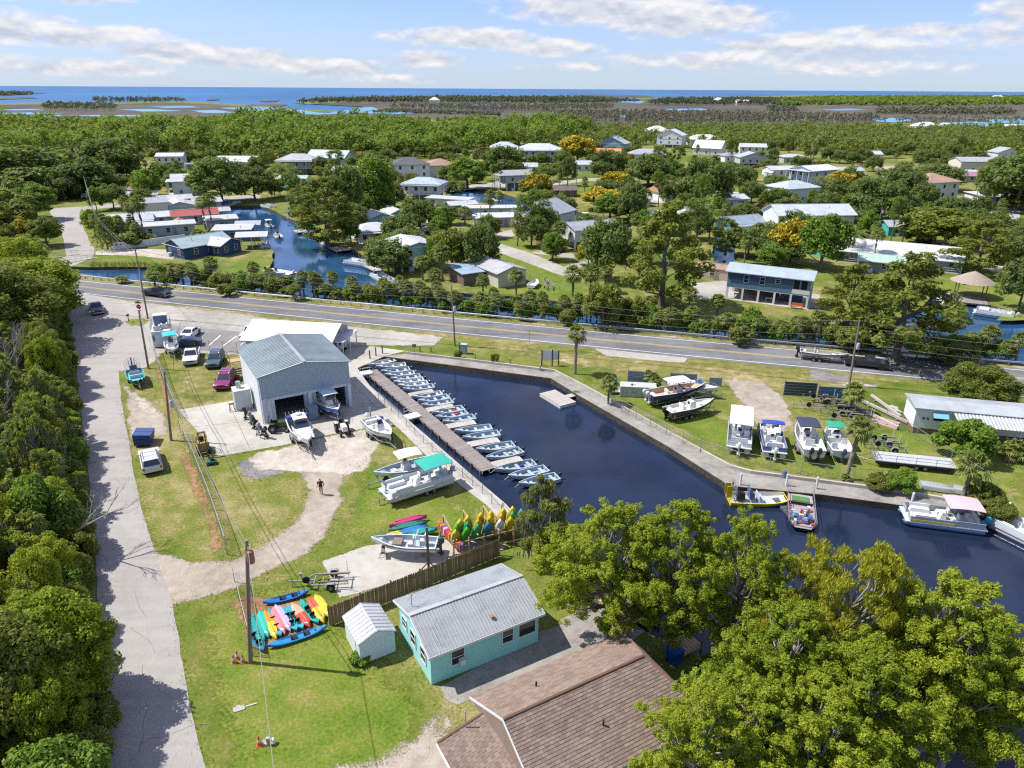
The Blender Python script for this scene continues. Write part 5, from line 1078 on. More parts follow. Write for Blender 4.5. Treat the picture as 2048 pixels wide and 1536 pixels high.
def boat_trailer(label, c, ang, L, w=2.1, axles=2, col='chrome', group=None, bunks=True, tongue=1.8):
 t = thing('boat_trailer', label, 'trailer', (c.x, c.y, 0), ang, group); m = M[col] if isinstance(col, str) else col; h = L / 2
 mb = MB()
 for s in (-1,1):
  mb.tube([(-h, s * w * .36,.52),(h * .45, s * w * .36,.52),(h * .95, s * .06,.50)], .055,4)
 mb.tube([(h * .45,0,.49),(h + tongue * .55,0,.49)], .06,4)
 for x in (-h + .1,-h * .35, h * .1, h * .45): mb.tube([(x, -w * .36,.46),(x, w * .36,.46)], .045,4)
 mb.build('frame', m, t)
 if bunks:
  for s in (-1,1): MB().box(-h * .96, h * .3, s * w * .24 - .05, s * w * .24 + .05,.56,.66).build('bunk', M['pole'], t)
 for s in (-1,1):
  MB().tube([(-h + .25, s * w * .44,.5),(-h + .25, s * w * .44,1.55)], .03,5).build('guide_post', M['white'], t)
  ax = [-h * .28] if axles == 1 else [-h * .28 - .40,-h * .28 + .40]
  for x in ax: wheel(t, x, s * w * .45,.33,.2)
  x0, x1 = ax[0] - .42, ax[-1] + .42
  MB().loft([[(x0, s * w * .45 - .13,.52),(x0, s * w * .45 + .13,.52)], [(x0 + .15, s * w * .45 - .13,.74),(x0 + .15, s * w * .45 + .13,.74)], [(x1 - .15, s * w * .45 - .13,.74),(x1 - .15, s * w * .45 + .13,.74)], [(x1, s * w * .45 - .13,.52),(x1, s * w * .45 + .13,.52)]], False, False).build('fender', m, t)
 MB().tube([(h * .93,0,.5),(h * 1.0,0,1.15)], .05,4).cbox(h * 1.0,0,1.12,.2,.2,.16).build('winch_post', m, t)
 MB().tube([(h + tongue * .4,.08,0.02),(h + tongue * .4,.08,.9)], .04,6).build('tongue_jack', m, t)
 MB().lathe([(.0,-.06),(.3,-.06),(.3,.06),(0,.06)], 12,(h * .75,.42,.85), 'y').build('spare_wheel', M['rubber'], t)
 return t
def ttop(t, x0, x1, w, z0, z1, col, legs=4, name='t_top'):
 m = paint(col, .6,.06); mb = MB(); n = 5
 secs = []
 for i in range(n + 1):
  x = x0 + (x1 - x0) * i / n; dz = -.10 * (2 * i / n - 1) ** 2
  secs.append([(x, -w / 2, z1 + dz - .07),(x, -w * .3, z1 + dz),(x, w * .3, z1 + dz),(x, w / 2, z1 + dz - .07),(x, w / 2, z1 + dz - .11),(x, 0, z1 + dz - .06),(x, -w / 2, z1 + dz - .11)])
 o = mb.loft(secs, True, True).build(name, m, t, True)
 xa, xb = x0 + (x1 - x0) * .2, x0 + (x1 - x0) * .8
 for s in (-1,1):
  for x in (xa, xb): MB().tube([(x + (.1 if x == xb else -.1), s * w * .34, z0),(x, s * w * .4, z1 - .1)], .028,6).build('top_leg', M['alu'], o)
 return o
def console(t, x, z0, w=.8, h=1.0, l=.9, shield=True, face=1):
 MB().prism([(x - l / 2, z0),(x + l / 2, z0),(x + l / 2 - .05, z0 + h * .55),(x + l * .22, z0 + h),(x - l * .4, z0 + h * .95),(x - l / 2, z0 + h * .6)], -w / 2, w / 2, 'y').build('console', M['gel'], t)
 if shield: MB().add([(x + l * .28,-w * .42, z0 + h),(x + l * .28, w * .42, z0 + h),(x + .0, w * .36, z0 + h + .45),(x + .0,-w * .36, z0 + h + .45),(x + l * .28 - .03,-w * .42, z0 + h),(x + l * .28 - .03, w * .42, z0 + h),(x - .03, w * .36, z0 + h + .45),(x - .03,-w * .36, z0 + h + .45)], [(0,1,2,3),(7,6,5,4),(0,4,5,1),(1,5,6,2),(2,6,7,3),(3,7,4,0)]).build('windscreen', M['wind'], t)
 MB().lathe([(.17,-.015),(.2,0),(.17,.015)], 12,(x - l * .52,0, z0 + h * .8), 'x').build('steering_wheel', M['black'], t)
def seat(t, x, y, z, w=.5, l=.5, h=.35, back=.4, col=None, face=1, name='seat'):
 m = col or M['gel']; o = MB().cbox(x, y, z + h / 2, l, w, h, .92).build(name, m, t, True)
 if back: MB().cbox(x - face * l * .46, y, z + h + back / 2,.12, w, back, .8,.9).build('backrest', m, o, True)
 return o
def center_console(label, a, b, B=2.45, D=.95, hull=(.70,.72,.72), inner=(.66,.66,.64), top=None, motors=1, mcol=(.02,.02,.022), trailer=None, z=.62, tongue=1.8, name='motor_boat', Lmin=None, group=None, extra=None, cons=True, seats=True, axles=2, floor=.42):
 c, ang, Lp = place(a, b); L = Lmin or Lp
 t = thing(name, label, 'boat', (c.x, c.y, z), ang, group)
 hull_mb(L, B, D, floor, .3,.28, fore=.18).build('hull', [paint(hull, .25,.05, dirt=.1, spec=.5), M['gel'], paint(inner, .6,.06)], t, True)
 MB().tube([(-L / 2 + .05,-B * .46, D - .1),(0,-B * .5, D - .1),(L * .3,-B * .37, D + .02)], .03,5).tube([(-L / 2 + .05, B * .46, D - .1),(0, B * .5, D - .1),(L * .3, B * .37, D + .02)], .03,5).build('rub_rail', M['black'], t)
 if cons: console(t, .1, floor, .8,.95)
 if seats: seat(t, -L * .17,0, floor, .95,.45,.5,.35); seat(t, -L * .40,0, floor, B * .6,.4,.4,0, name='stern_bench'); seat(t, L * .2,0, floor, .7,.6,.35,0, name='cooler_seat')
 if top: ttop(t, -L * .2, L * .16, B * .78, floor + .6, floor + 2.05, top)
 for i in range(motors):
  y = 0 if motors == 1 else (i - .5) * .8; outboard(t, -L / 2 - .02, y, D - .05, mcol, 1.15,.0 if trailer is None else R_(-18))
 if L > 4:
  rl = MB()
  for s in (-1,1): rl.tube([(L * .12, s * B * .44, D + .04),(L * .2, s * B * .42, D + .3),(L * .36, s * B * .27, D + .48),(L * .46, s * B * .08, D + .5)], .02,5)
  rl.build('bow_rail', M['chrome'], t)
 if extra: extra(t, L, B, D, floor)
 if trailer: boat_trailer(trailer, c, ang, L * .92, B * .95, axles, tongue=tongue)
 return t
def cover_cabin(t, L, B, D, f):
 MB().prism([(-L * .05, D - .06),(L * .38, D + .02),(L * .30, D + .30),(L * .08, D + .42)], -B * .34, B * .34, 'y').build('foredeck_cabin', M['gel'], t)
 m = paint((.035,.06,.26),.7); MB().prism([(-L * .49, D + .15),(-L * .30, D + .95),(-L * .20, D + .98),(-L * .22, D + .7),(-L * .49, D + .02)], -B * .44, B * .44, 'y').build('stern_cover', m, t)
 for i in range(6): MB().tube([(-L * .48 + .02,-B * .4 + i * B * .16, D + .1),(-L * .50,-B * .4 + i * B * .16, D + .75)], .03,5).build('rod_holder', M['gel'], t)
 q = ttop(t, -L * .24, L * .0, B * .6, D - .1, D + 1.35,(.62,.63,.63))
 MB().lathe([(.0,.0),(.36,.02),(.38,.12),(.2,.2),(0,.21)], 14,(-L * .14,0, D + 1.37)).build('radar_dome', M['gel'], q); MB().add([(L * .1,-B * .3, D + .42),(L * .1, B * .3, D + .42),(-L * .02, B * .28, D + .85),(-L * .02,-B * .28, D + .85)], [(0,1,2,3)]).build('windscreen', M['wind'], t)
center_console('white cabin cruiser with blue stern cover parked before the workshop', (589,852),(625,920),2.5,1.05, top=None, cons=False, seats=False, trailer='galvanised trailer under the white cabin cruiser', extra=cover_cabin, tongue=2.6, Lmin=7.0)
center_console('blue and white console boat inside the workshop bay', (643,812),(677,845),2.3,.95,(.10,.22,.55), top=(.50,.58,.66), motors=1, mcol=(.5,.5,.5), trailer='trailer under the blue boat in the workshop bay', Lmin=6.3)
center_console('open white boat with white outboard near the fenced walkway', (737,857),(786,899),2.3,.9,(.60,.66,.64), motors=1, mcol=(.66,.66,.64), trailer='trailer under the open white boat near the walkway', Lmin=5.8, tongue=2.4)
center_console('white bay boat with white T-top beside the green-topped pontoon', (878,942),(750,974),2.35,.85,(.62,.67,.69), inner=(.30,.36,.44), top=(.68,.68,.66), mcol=(.05,.06,.09), trailer='trailer under the white T-top bay boat', Lmin=6.9, tongue=2.2, axles=1)
center_console('navy-hulled console boat with white top in the grass yard', (1292,812),(1412,792),2.6,1.1,(.02,.025,.12), inner=(.50,.36,.24), top=(.70,.70,.69), motors=2, mcol=(.62,.64,.64), trailer='trailer under the navy-hulled boat', Lmin=8.4, tongue=2.)
center_console('white skiff with a bright blue seat cover behind the navy boat', (1345,784),(1424,796),2.1,.75, top=None, mcol=(.6,.6,.6), trailer='trailer under the white skiff with the blue cover', Lmin=6.4, axles=1, extra=lambda t, L, B, D, f: MB().cbox(L * .12,0, f + .75,.5,.7,1.1,.7).build('seat_cover', paint((.02,.16,.55)), t))
center_console('dark-sided bay boat with white deck beside the navy boat', (1328,842),(1428,820),2.2,.78,(.055,.045,.055), inner=(.60,.57,.50), mcol=(.02,.02,.02), trailer='black tandem trailer under the dark-sided bay boat', Lmin=7.0, tongue=1.4)
def canvas(t, L, B, D, f): ttop(t, -L * .12, L * .22, B * .86, f + .5, f + 2.15,(.045,.05,.09), name='canvas_top')
center_console('white console boat with dark canvas top and twin black outboards', (1628,935),(1592,862),2.6,1.1, motors=2, extra=canvas, trailer='trailer under the twin-engine console boat', Lmin=7.4)
def canvas2(t, L, B, D, f):
 ttop(t, -L * .02, L * .26, B * .8, f + .4, f + 1.85,(.03,.30,.18), name='green_bimini')
 for x, y in ((-.3,-.7),(-.3,.7),(-1.6,.6),(1.6,.5),(1.6,-.5)): seat(t, x, y, f, .6,.6,.4,.35)
center_console('white deck boat with green canopy next to the yard palm', (1684,930),(1652,872),2.45,.85,(.60,.66,.68), motors=1, mcol=(.04,.05,.12), extra=canvas2, cons=True, seats=False, trailer='trailer under the green-canopied deck boat', Lmin=6.2)
def pontoon(label, a, b, Lmin=None, W_=2.5, z=.0, tube=(.55,.57,.58), deckc=(.52,.53,.53), fence=(.55,.62,.66), canopy=None, cfrom=-.5, cto=.1, mcol=(.5,.5,.5), seats=True, trailer=None, water=True, name='pontoon_boat', group=None, motor=True, accent=None, low=False):
 c, ang, Lp = place(a, b, z if water else 0); L = Lmin or Lp; zz = WZ + .18 if water else z
 t = thing(name, label, 'boat', (c.x, c.y, zz), ang, group); h = L / 2; tm = paint(tube, .3,.06, metal=.3)
 for s in (-1,1):
  MB().tube([(-h + .1, s * W_ * .34,.06),(h * .75, s * W_ * .34,.06),(h * .93, s * W_ * .34,.16),(h + .05, s * W_ * .34,.34)], [.30,.30,.24,.05], 12).build('pontoon_tube', tm, t, True)
 MB().box(-h, h * .96,-W_ / 2, W_ / 2,.36,.46).build('deck', [paint(deckc, .7)], t)
 if not low:
  fm = paint(fence, .4,.06)
  for s in (-1,1):
   MB().box(-h * .92, h * .86, s * (W_ / 2 - .05) - .02, s * (W_ / 2 - .05) + .02,.50,.98).build('fence_panel', fm, t)
   MB().tube([(-h * .92, s * (W_ / 2 - .05),1.05),(h * .86, s * (W_ / 2 - .05),1.05)], .025,5).build('top_rail', M['alu'], t)
   if accent: MB().box(-h * .2, h * .86, s * (W_ / 2 - .02), s * (W_ / 2 - .02) + s * .015,.55,.72).build('stripe', paint(accent), t)
  for x, g in ((h * .86,.35),(-h * .92,.35)):
   for s in (-1,1): MB().box(x - .02, x + .02, min(s * g, s * W_ * .48), max(s * g, s * W_ * .48),.50,.98).build('fence_panel', fm, t)
 if seats:
  sm_ = paint((.64,.65,.64),.5)
  for s in (-1,1): seat(t, h * .5, s * W_ * .32,.46,.55, h * .5,.38,0, sm_); MB().cbox(h * .5, s * (W_ * .43),1.0, h * .5,.1,.3).build('seat_back', sm_, t)
  seat(t, -h * .70,0,.46, W_ * .7,.6,.4,.4, sm_, 1); seat(t, -h * .25, W_ * .22,.46,.5,.5,.5,.5, sm_, 1, 'helm_chair'); console(t, .0,.46,.6,.75,.5, False); seat(t, -h * .05,-W_ * .28,.46,.6,1.0,.38,.35, sm_)
 if canopy: ttop(t, h * cfrom, h * cto, W_ * .95,.9,2.45, canopy, name='canopy')
 if motor: outboard(t, -h - .02,0,.72, mcol, 1.1, R_(-10))
 if trailer: boat_trailer(trailer, c, ang, L * .9, W_ * .9,2)
 return t
pontoon('pontoon boat with teal-green canopy on a trailer, wheels showing', (890,967),(776,1004),7.3,2.5,.55, canopy=(.03,.36,.28), cfrom=-.95, cto=-.1, trailer='tandem trailer under the teal-canopied pontoon boat', water=False, fence=(.55,.62,.66), mcol=(.3,.32,.34))
pontoon('pontoon boat with a long white hard roof in the yard row', (1475,922),(1479,848),7.2,2.6,.55, canopy=(.74,.74,.73), cfrom=-.45, cto=1.0, trailer='trailer under the white-roofed pontoon', water=False, mcol=(.6,.6,.6))
pontoon('blue-railed pontoon boat with folded blue canopies in the yard row', (1548,925),(1533,866),6.6,2.5,.55, canopy=(.03,.07,.36), cfrom=.0, cto=.28, fence=(.10,.14,.30), trailer='trailer under the blue-railed pontoon', water=False, mcol=(.55,.56,.56))
pontoon('moored pontoon boat with pink canopy, yellow bow and blue tubes', (1954,1048),(1812,1030),6.9,2.6,-.2, tube=(.16,.30,.50), canopy=(.54,.41,.42), cfrom=-.85, cto=.0, fence=(.30,.36,.42), accent=(.62,.56,.05), mcol=(.03,.3,.5))
pontoon('pontoon boat cut off by the right edge of the picture', (2095,1090),(2016,1052),6.5,2.5,-.2, canopy=None)
pontoon('pontoon boat moored beside the turquoise stilt house', (792,572),(748,549), None, 2.6,-.2); pontoon('white pontoon boat moored below the thatched hut', (2030,634),(1946,622), None, 2.7,-.2)
pontoon('pontoon boat with swim slide moored up the long canal', (745,531),(690,523),7.5,2.8,-.2); pontoon('green-topped float boat on the long canal', (632,467),(600,460),6.5,2.8,-.2, canopy=(.05,.42,.28), cfrom=-.7, cto=.5)
pontoon('bare grey work pontoon on the left canal bank', (585,548),(535,540),7.5,2.8,-.2, low=True, seats=False); pontoon('pontoon boat on the lift near the white shelter', (537,503),(520,485),6,2.5,-.2); pontoon('white pontoon at the canal head', (548,417),(526,412),7,2.6,-.2)
center_console('large white cruiser moored at the canal head', (440,412),(480,406),3.2,1.3, z=WZ - .25, motors=1, Lmin=9, extra=cover_cabin, cons=False, seats=False)
center_console('white console boat on the blue bungalow quay', (530,538),(572,548),2.4,1.0, z=WZ - .3, motors=1, Lmin=6.5); center_console('upturned white boat on the far canal lawn', (1060,580),(1075,566),2.0,.7,(.62,.66,.68), z=.1, motors=0, Lmin=4.5, cons=False, seats=False)
for i, (a, b, lb) in enumerate((((563,478),(548,462), 'white boat on the left bank half way up the long canal'),((545,455),(530,444), 'small white boat below the red roof'),((585,436),(572,428), 'white boat opposite the red roof'),((655,488),(640,480), 'small white boat under the big olive tree'),((760,536),(742,528), 'white skiff at the turquoise stilt house dock'),((1000,402),(982,396), 'blue-topped boat on the back canal'),((1085,420),(1062,414), 'white boat on the back canal'),((1180,438),(1160,432), 'white boat at the head of the back canal'),((1900,610),(1880,600), 'small boat at the thatched hut dock'))):
 center_console(lb, a, b, 2.2,.8,(.6,.63,.65), z=WZ - .2, motors=1, Lmin=5.6, top=[None, (.6,.6,.6),(.05,.12,.35)][i % 3], seats=True)
# rental skiffs
SKR = random.Random(14)
def skiff(label, a, b, light=True):
 c, ang, Lp = place(a, b, WZ + .3); L = min(max(Lp, 4.1),4.7); ang += math.pi + SKR.uniform(-.05,.05); j = SKR.uniform(.88,1.1)
 t = thing('rental_skiff', label, 'boat', (c.x, c.y, WZ - .12), ang, 'rental skiffs on the plank dock')
 oc = (.56,.59,.61) if light else (.44,.51,.56); ic = (.46,.50,.52) if light else (.30,.38,.43)
 oc = tuple(x * j for x in oc); ic = tuple(x * j for x in ic)
 if SKR.random() < .5: MB().cbox(-L * .2, SKR.uniform(-.3,.3),.3,.42,.3,.26).build('fuel_tank', paint(SKR.choice([(.45,.05,.04),(.5,.5,.48),(.03,.06,.2)])), t)
 if SKR.random() < .6: MB().tube([(-L * .3,.5,.46),(L * .2,.42,.48)], .022,5).build('oar', M['newwood'], t)
 MB().tube([(L * .46,0,.8),(L * .55,.1,.55),(L * .62,.2,.5)], .018,4).build('mooring_line', M['off'], t)
 hull_mb(L, 1.62,.62,.2,.2,.25, rim=.09, n=9, entry=.35).build('hull', [paint(oc, .35,.05), paint(tuple(min(.75, x * 1.08) for x in oc),.4,.04), paint(ic, .6,.06)], t, True)
 sm_ = paint(tuple(x * 1.15 for x in ic),.6)
 for x in (-L * .36,-L * .08, L * .17): MB().cbox(x, 0,.40,.34,1.3 * (1 if x < 0 else .9),.07).build('bench', sm_, t); MB().cbox(x, 0,.28,.22,.3,.18).build('bench_box', sm_, t)
 MB().add([(L * .28,-.5,.66),(L * .28,.5,.66),(L * .46,.12,.80),(L * .46,-.12,.80),(L * .28,-.5,.60),(L * .28,.5,.60),(L * .46,.12,.74),(L * .46,-.12,.74)], [(0,1,2,3),(7,6,5,4),(0,4,5,1)]).build('bow_deck', sm_, t)
 outboard(t, -L / 2 + .02,0,.60, SKR.choice([(.03,.035,.045),(.35,.36,.38),(.02,.02,.02)]), SKR.uniform(.68,.8), R_(SKR.uniform(-38,-15)))
 return t
ZS = lambda x, y: (700 + x * .21,690 + y * .21)
SK = [((200,200),(400,150)),((250,222),(530,188)),((302,265),(560,232)),((335,300),(610,268)),((390,335),(670,298)),((418,368),(700,330)),((462,402),(735,365)),((508,438),(795,393)),((588,508),(870,465)),((648,548),(940,497)),((692,585),(965,545)),
 ((788,660),(1075,605)),((828,700),(1100,648)),((888,748),(1180,688)),((1002,838),(1345,785)),((1075,900),(1420,845)),((1205,1018),(1555,948)),((1290,1090),(1635,1010)),((1375,1208),(1755,1125)),((1505,1270),(1875,1185)),((1608,1345),(1975,1255))]
for i, (a, b) in enumerate(SK): skiff(f'grey rental skiff, {ORD[i]} along the plank dock counted from the ramp', ZS(*a), ZS(*b), light=i in (0,1,3,5,6,8))
# airboats and other craft
def airboat(label, a, b, col, deckc, L=5.6, W_=2.3, water=True, fan=True, z=0., rud=None, name='airboat'):
 c, ang, Lp = place(a, b, -.2 if water else 0); t = thing(name, label, 'boat', (c.x, c.y, WZ - .08 if water else z), ang); h = L / 2; m = paint(col, .4,.08)
 hull_mb(L, W_, .5,.16,.05,.22, rim=.1, n=8, entry=.6, square=.7, pointed=2.5).build('hull', [m, m, paint(deckc, .6,.08)], t, True)
 if fan:
  mb = MB()
  for k_ in range(7): r = .95 - k_ * .0;
  for rr_ in (.35,.65,.95): mb.tube([(-h * .82, rr_ * math.cos(j * math.pi / 9),1.35 + rr_ * math.sin(j * math.pi / 9)) for j in range(19)], .02,4)
  for j in range(12): mb.tube([(-h * .82,0,1.35),(-h * .82,.95 * math.cos(j * math.pi / 6),1.35 + .95 * math.sin(j * math.pi / 6))], .014,4)
  mb.build('propeller_cage', M['chrome'] if rud is None else M['galv'], t)
  MB().cbox(-h * .9,0,1.35,.06,.16,1.7).build('propeller', M['black'], t)
  for y in (-.35,.35): MB().cbox(-h * 1.02, y, 1.3,.55,.05,1.25).build('rudder', paint(rud or col, .4), t)
  MB().cbox(-h * .58,0,.75,.8,.7,.7,.8).tube([(-h * .8,-.5,.2),(-h * .62,-.2,1.3)], .04,5).tube([(-h * .8,.5,.2),(-h * .62,.2,1.3)], .04,5).build('engine', M['black'], t)
  seat(t, -h * .22,0,.55,.9,.5,.5,.55, paint((.08,.12,.22)),1, 'driver_seat'); seat(t, h * .1,0,.2,1.4,.5,.4,.4, paint((.42,.47,.52)),1, 'passenger_bench')
  MB().tube([(-h * .3,.5,.2),(-h * .3,.5,1.9)], .03,5).build('mast', M['white'], t)
 return t
airboat('yellow airboat moored to the seawall', (1457,993),(1572,995),(.58,.48,.03),(.42,.45,.44), rud=(.62,.50,.02))
t = airboat('black-sided airboat cluttered with gear beside the yellow one', (1600,985),(1606,1058),(.05,.05,.06),(.32,.27,.27),6.4,2.6, fan=False)
MB().box(-2.9,-1.5,-1.1,1.1,.52,.60).build('rear_deck', paint((.35,.33,.34)), t)
MB().box(-2.4,-1.5,-.8,.8,.61,.68).build('green_mat', paint((.08,.20,.05)), t)
for s in (-1,1):
 mb = MB(); mb.tube([(-3.0, s * 1.2,.5),(-3.0, s * 1.2,1.9)], .035,5); mb.tube([(-3.0, s * 1.2,1.0),(2.6, s * 1.2,.95)], .03,5)
 for i in range(7): mb.tube([(-2.8 + i * .85, s * 1.2,.5),(-2.8 + i * .85, s * 1.2,1.0)], .025,5)
 mb.build('side_rail', M['galv'] if s > 0 else paint((.5,.2,.35)), t)
rr = random.Random(12)
for i in range(26):
 c_ = [(.55,.55,.55),(.05,.15,.45),(.4,.08,.08),(.08,.08,.09),(.45,.4,.35),(.15,.35,.5)][i % 6]
 MB().cbox(rr.uniform(-1.2,2.3), rr.uniform(-.9,.9),.3 + rr.uniform(0,.25), rr.uniform(.2,.6), rr.uniform(.2,.5), rr.uniform(.15,.5), rr.uniform(.6,1)).build('deck_gear', paint(c_), t)
p = G(1578,1018,-.4); q = thing('floating_pad', 'dark ribbed floating pad beside the cluttered airboat', 'float', (p.x, p.y, WZ), R_(-80))
for i in range(9): MB().cbox(-2 + i * .5,0,.1,.44,1.0,.25).build('float_cell', paint((.10,.11,.13)), q)
airboat('teal airboat on a trailer beside the lane', (268,752),(280,780),(.05,.36,.38),(.10,.45,.47),4.8,2.2, water=False, z=.7)
c, ang, _ = place((268,752),(280,780)); boat_trailer('trailer under the teal airboat', c, ang, 4.6,2.0,1)
center_console('small boat with turquoise bimini beside the ice machine', (341,690),(352,728),2.0,.7,(.55,.60,.60), motors=1, trailer='trailer under the turquoise-topped boat', axles=1, Lmin=5.4, extra=lambda t, L, B, D, f: ttop(t, -L * .45,-L * .05, B * .95, f + .4, f + 1.9,(.05,.45,.48), name='bimini'))
def jonx(t, L, B, D, f):
 seat(t, -L * .12,.3, f, .5,.5,.5,.6); seat(t, -L * .28,-.2, f, .5,.5,.5,.6); MB().cbox(L * .1,0, f + .2,.8,1.0,.4).build('tackle_box', M['pole'], t); MB().tube([(-L * .2,-.7, f),(-L * .2,-.7, f + 1.2),(-L * .2,.7, f + 1.2),(-L * .2,.7, f)], .03,5).build('grab_rail', M['white'], t)
center_console('pale flats boat propped on stands on the kayak slab', (868,1112),(752,1106),2.0,.62,(.58,.60,.60), inner=(.36,.42,.46), z=.75, motors=1, mcol=(.06,.07,.08), cons=False, seats=False, Lmin=5.6, extra=jonx, floor=.2)
q = thing('boat_stands', 'dark stands holding up the pale flats boat', 'stand', (*G(810,1110).xy, 0), R_(6))
for x in (-1.8,1.8):
 mb = MB()
 for s in (-.4,.4): mb.tube([(x + s, -.3,0),(x, 0,.55)], .03,4).tube([(x + s, .3,0),(x, 0,.55)], .03,4)
 mb.cbox(x, 0,.66,.3,.9,.22); mb.build('stand', M['pole'], q)
# empty trailers in yards
def etrail(label, a, b, w=2.0, axles=1, col='chrome'):
 c, ang, L = place(a, b); return boat_trailer(label, c, ang, L * .8, w, axles, col, 'empty trailers in the grass yards')
etrail('long empty galvanised trailer nearest the dirt track in the yard', (1760,835),(1580,815),2.2,2); etrail('black tandem trailer among the empty trailers', (1720,822),(1630,812),2.0,2, 'black')
etrail('empty trailer with tall guide posts behind the palm', (1765,850),(1640,838),2.1,2); etrail('short single-axle trailer by the dark gate panel', (1680,806),(1610,800),1.7,1)
etrail('empty trailer in front of the flatbed', (1800,890),(1730,884),2.0,1); etrail('second empty trailer before the flatbed', (1815,902),(1735,896),2.0,1); etrail('empty curved-tongue trailer on the kayak slab', (712,1165),(592,1172),2.0,1)
etrail('thin trailer frame on the far canal lawn', (1100,585),(1092,562),1.8,1)
# flatbed trailer
c, ang, L = place((1885,938),(1760,925)); t = thing('flatbed_trailer', 'grey flatbed trailer with front ramp gate in the yard', 'trailer', (*c.xy, 0), ang)
for i in range(14): MB().box(-4 + i * .56,-4 + i * .56 + .54,-1.15,1.15,.72,.78).build('deck_plank', paint((.42,.43,.45),.7), t)
MB().box(-4,3.85,-1.2,-1.1,.5,.70).box(-4,3.85,1.1,1.2,.5,.70).build('frame', M['black'], t)
mb = MB()
for i in range(7): mb.tube([(3.9,-1.1 + i * .366,.75),(4.0,-1.1 + i * .366,1.9)], .03,4)
for z in (.8,1.3,1.9): mb.tube([(3.95,-1.1, z),(3.95,1.1, z)], .03,4)
mb.build('ramp_gate', M['pole'], t); MB().tube([(3.9,-.9,.55),(5.4,0,.5),(3.9,.9,.55)], .06,5).build('tongue', M['chrome'], t)
for s in (-1,1):
 for x in (-1.0,-.15): wheel(t, x, s * 1.02,.34)
mb = MB()
for s in (1,):
 for i in range(5): mb.tube([(-3.8 + i * 1.9, s * 1.15,.78),(-3.8 + i * 1.9, s * 1.15,1.5)], .03,4)
 mb.tube([(-3.8, s * 1.15,1.5),(3.8, s * 1.15,1.5)], .03,4).tube([(-3.8, s * 1.15,1.15),(3.8, s * 1.15,1.15)], .02,4)
mb.build('side_rail', M['galv'], t)
# trailer behind the pickup on the highway, with a jon boat on it
c, ang, L = place((1602,716),(1690,727)); boat_trailer('long low trailer pulled by the black highway pickup', c, ang, 6.6,2.0,2, tongue=2.2)
center_console('long camouflage-brown boat on the highway trailer', (1602,716),(1690,727),1.9,.6,(.34,.32,.28), inner=(.40,.36,.34), z=.66, cons=False, seats=True, motors=1, Lmin=6.6, floor=.2)
# ------------------------------------------------------------------ kayaks
def kayak_mesh(L, W_, D, kind='sit'):
 mb = MB(); secs = []; n = 12
 for i in range(n + 1):
  s = 2 * i / n - 1; w = max(.012, W_ / 2 * (1 - abs(s) ** (3.6 if kind == 'sit' else 2.6))); rk = .16 * abs(s) ** 3.2
  zt = D * (.85 + .15 * abs(s)) + rk * .6; zi = zt - (.10 if abs(s) < .62 and kind == 'sit' else .0) - (.15 if abs(s) < .86 and kind == 'canoe' else 0)
  secs.append([(s * L / 2,-w, zt - .05),(s * L / 2,-w * .8, rk + D * .22),(s * L / 2,0, rk),(s * L / 2, w * .8, rk + D * .22),(s * L / 2, w, zt - .05),(s * L / 2, w * .78, zt),(s * L / 2, w * .6, zi),(s * L / 2,-w * .6, zi),(s * L / 2,-w * .78, zt)])
 mb.loft(secs, True, True); return mb
def kayak(label, loc, ang, col, L=3.8, W_=.75, D=.33, kind='sit', flip=False, tilt=None, group='kayaks', name='kayak', col2=None):
 t = thing(name, label, 'kayak' if name == 'kayak' else 'canoe', loc, ang, group)
 if tilt is not None: t.rotation_euler = tilt
 m = paint(col, .35,.1, dirt=.08)
 mb = kayak_mesh(L, W_, D, kind)
 if flip: mb.v = [(x, y, D + .05 - z) for x, y, z in mb.v]
 if col2:
  nf = len(mb.f); mb.mi = [1 if (sum(mb.v[i][0] for i in f) / len(f)) > 0 else 0 for f in mb.f]
 mb.build('hull', [m] + ([paint(col2,.35,.1)] if col2 else []), t, True)
 if not flip and kind == 'sit':
  for x in (-.25,.65): MB().cbox(x, 0, D - .07,.42, W_ * .5,.05).build('seat', M['black'], t); MB().cbox(x - .22,0, D + .05,.05, W_ * .5,.24).build('seat_back', M['black'], t)
 if flip: MB().cbox(0,0, D + .045, L * .7,.035,.03).build('keel', m, t)
 else: MB().lathe([(.1,0),(.1,.02),(0,.025)], 8,(L * .3,0, D * .87)).build('hatch', M['black'], t)
 return t
TEAL = (.03,.34,.30); BLU = (.02,.14,.42); YEL = (.62,.48,.03); RED = (.55,.06,.05); LIL = (.45,.36,.52); ORG = (.62,.25,.03); GRN = (.08,.40,.04); PNKK = (.55,.10,.22)
ZK = lambda x, y: (460 + x * .3125,960 + y * .3125)
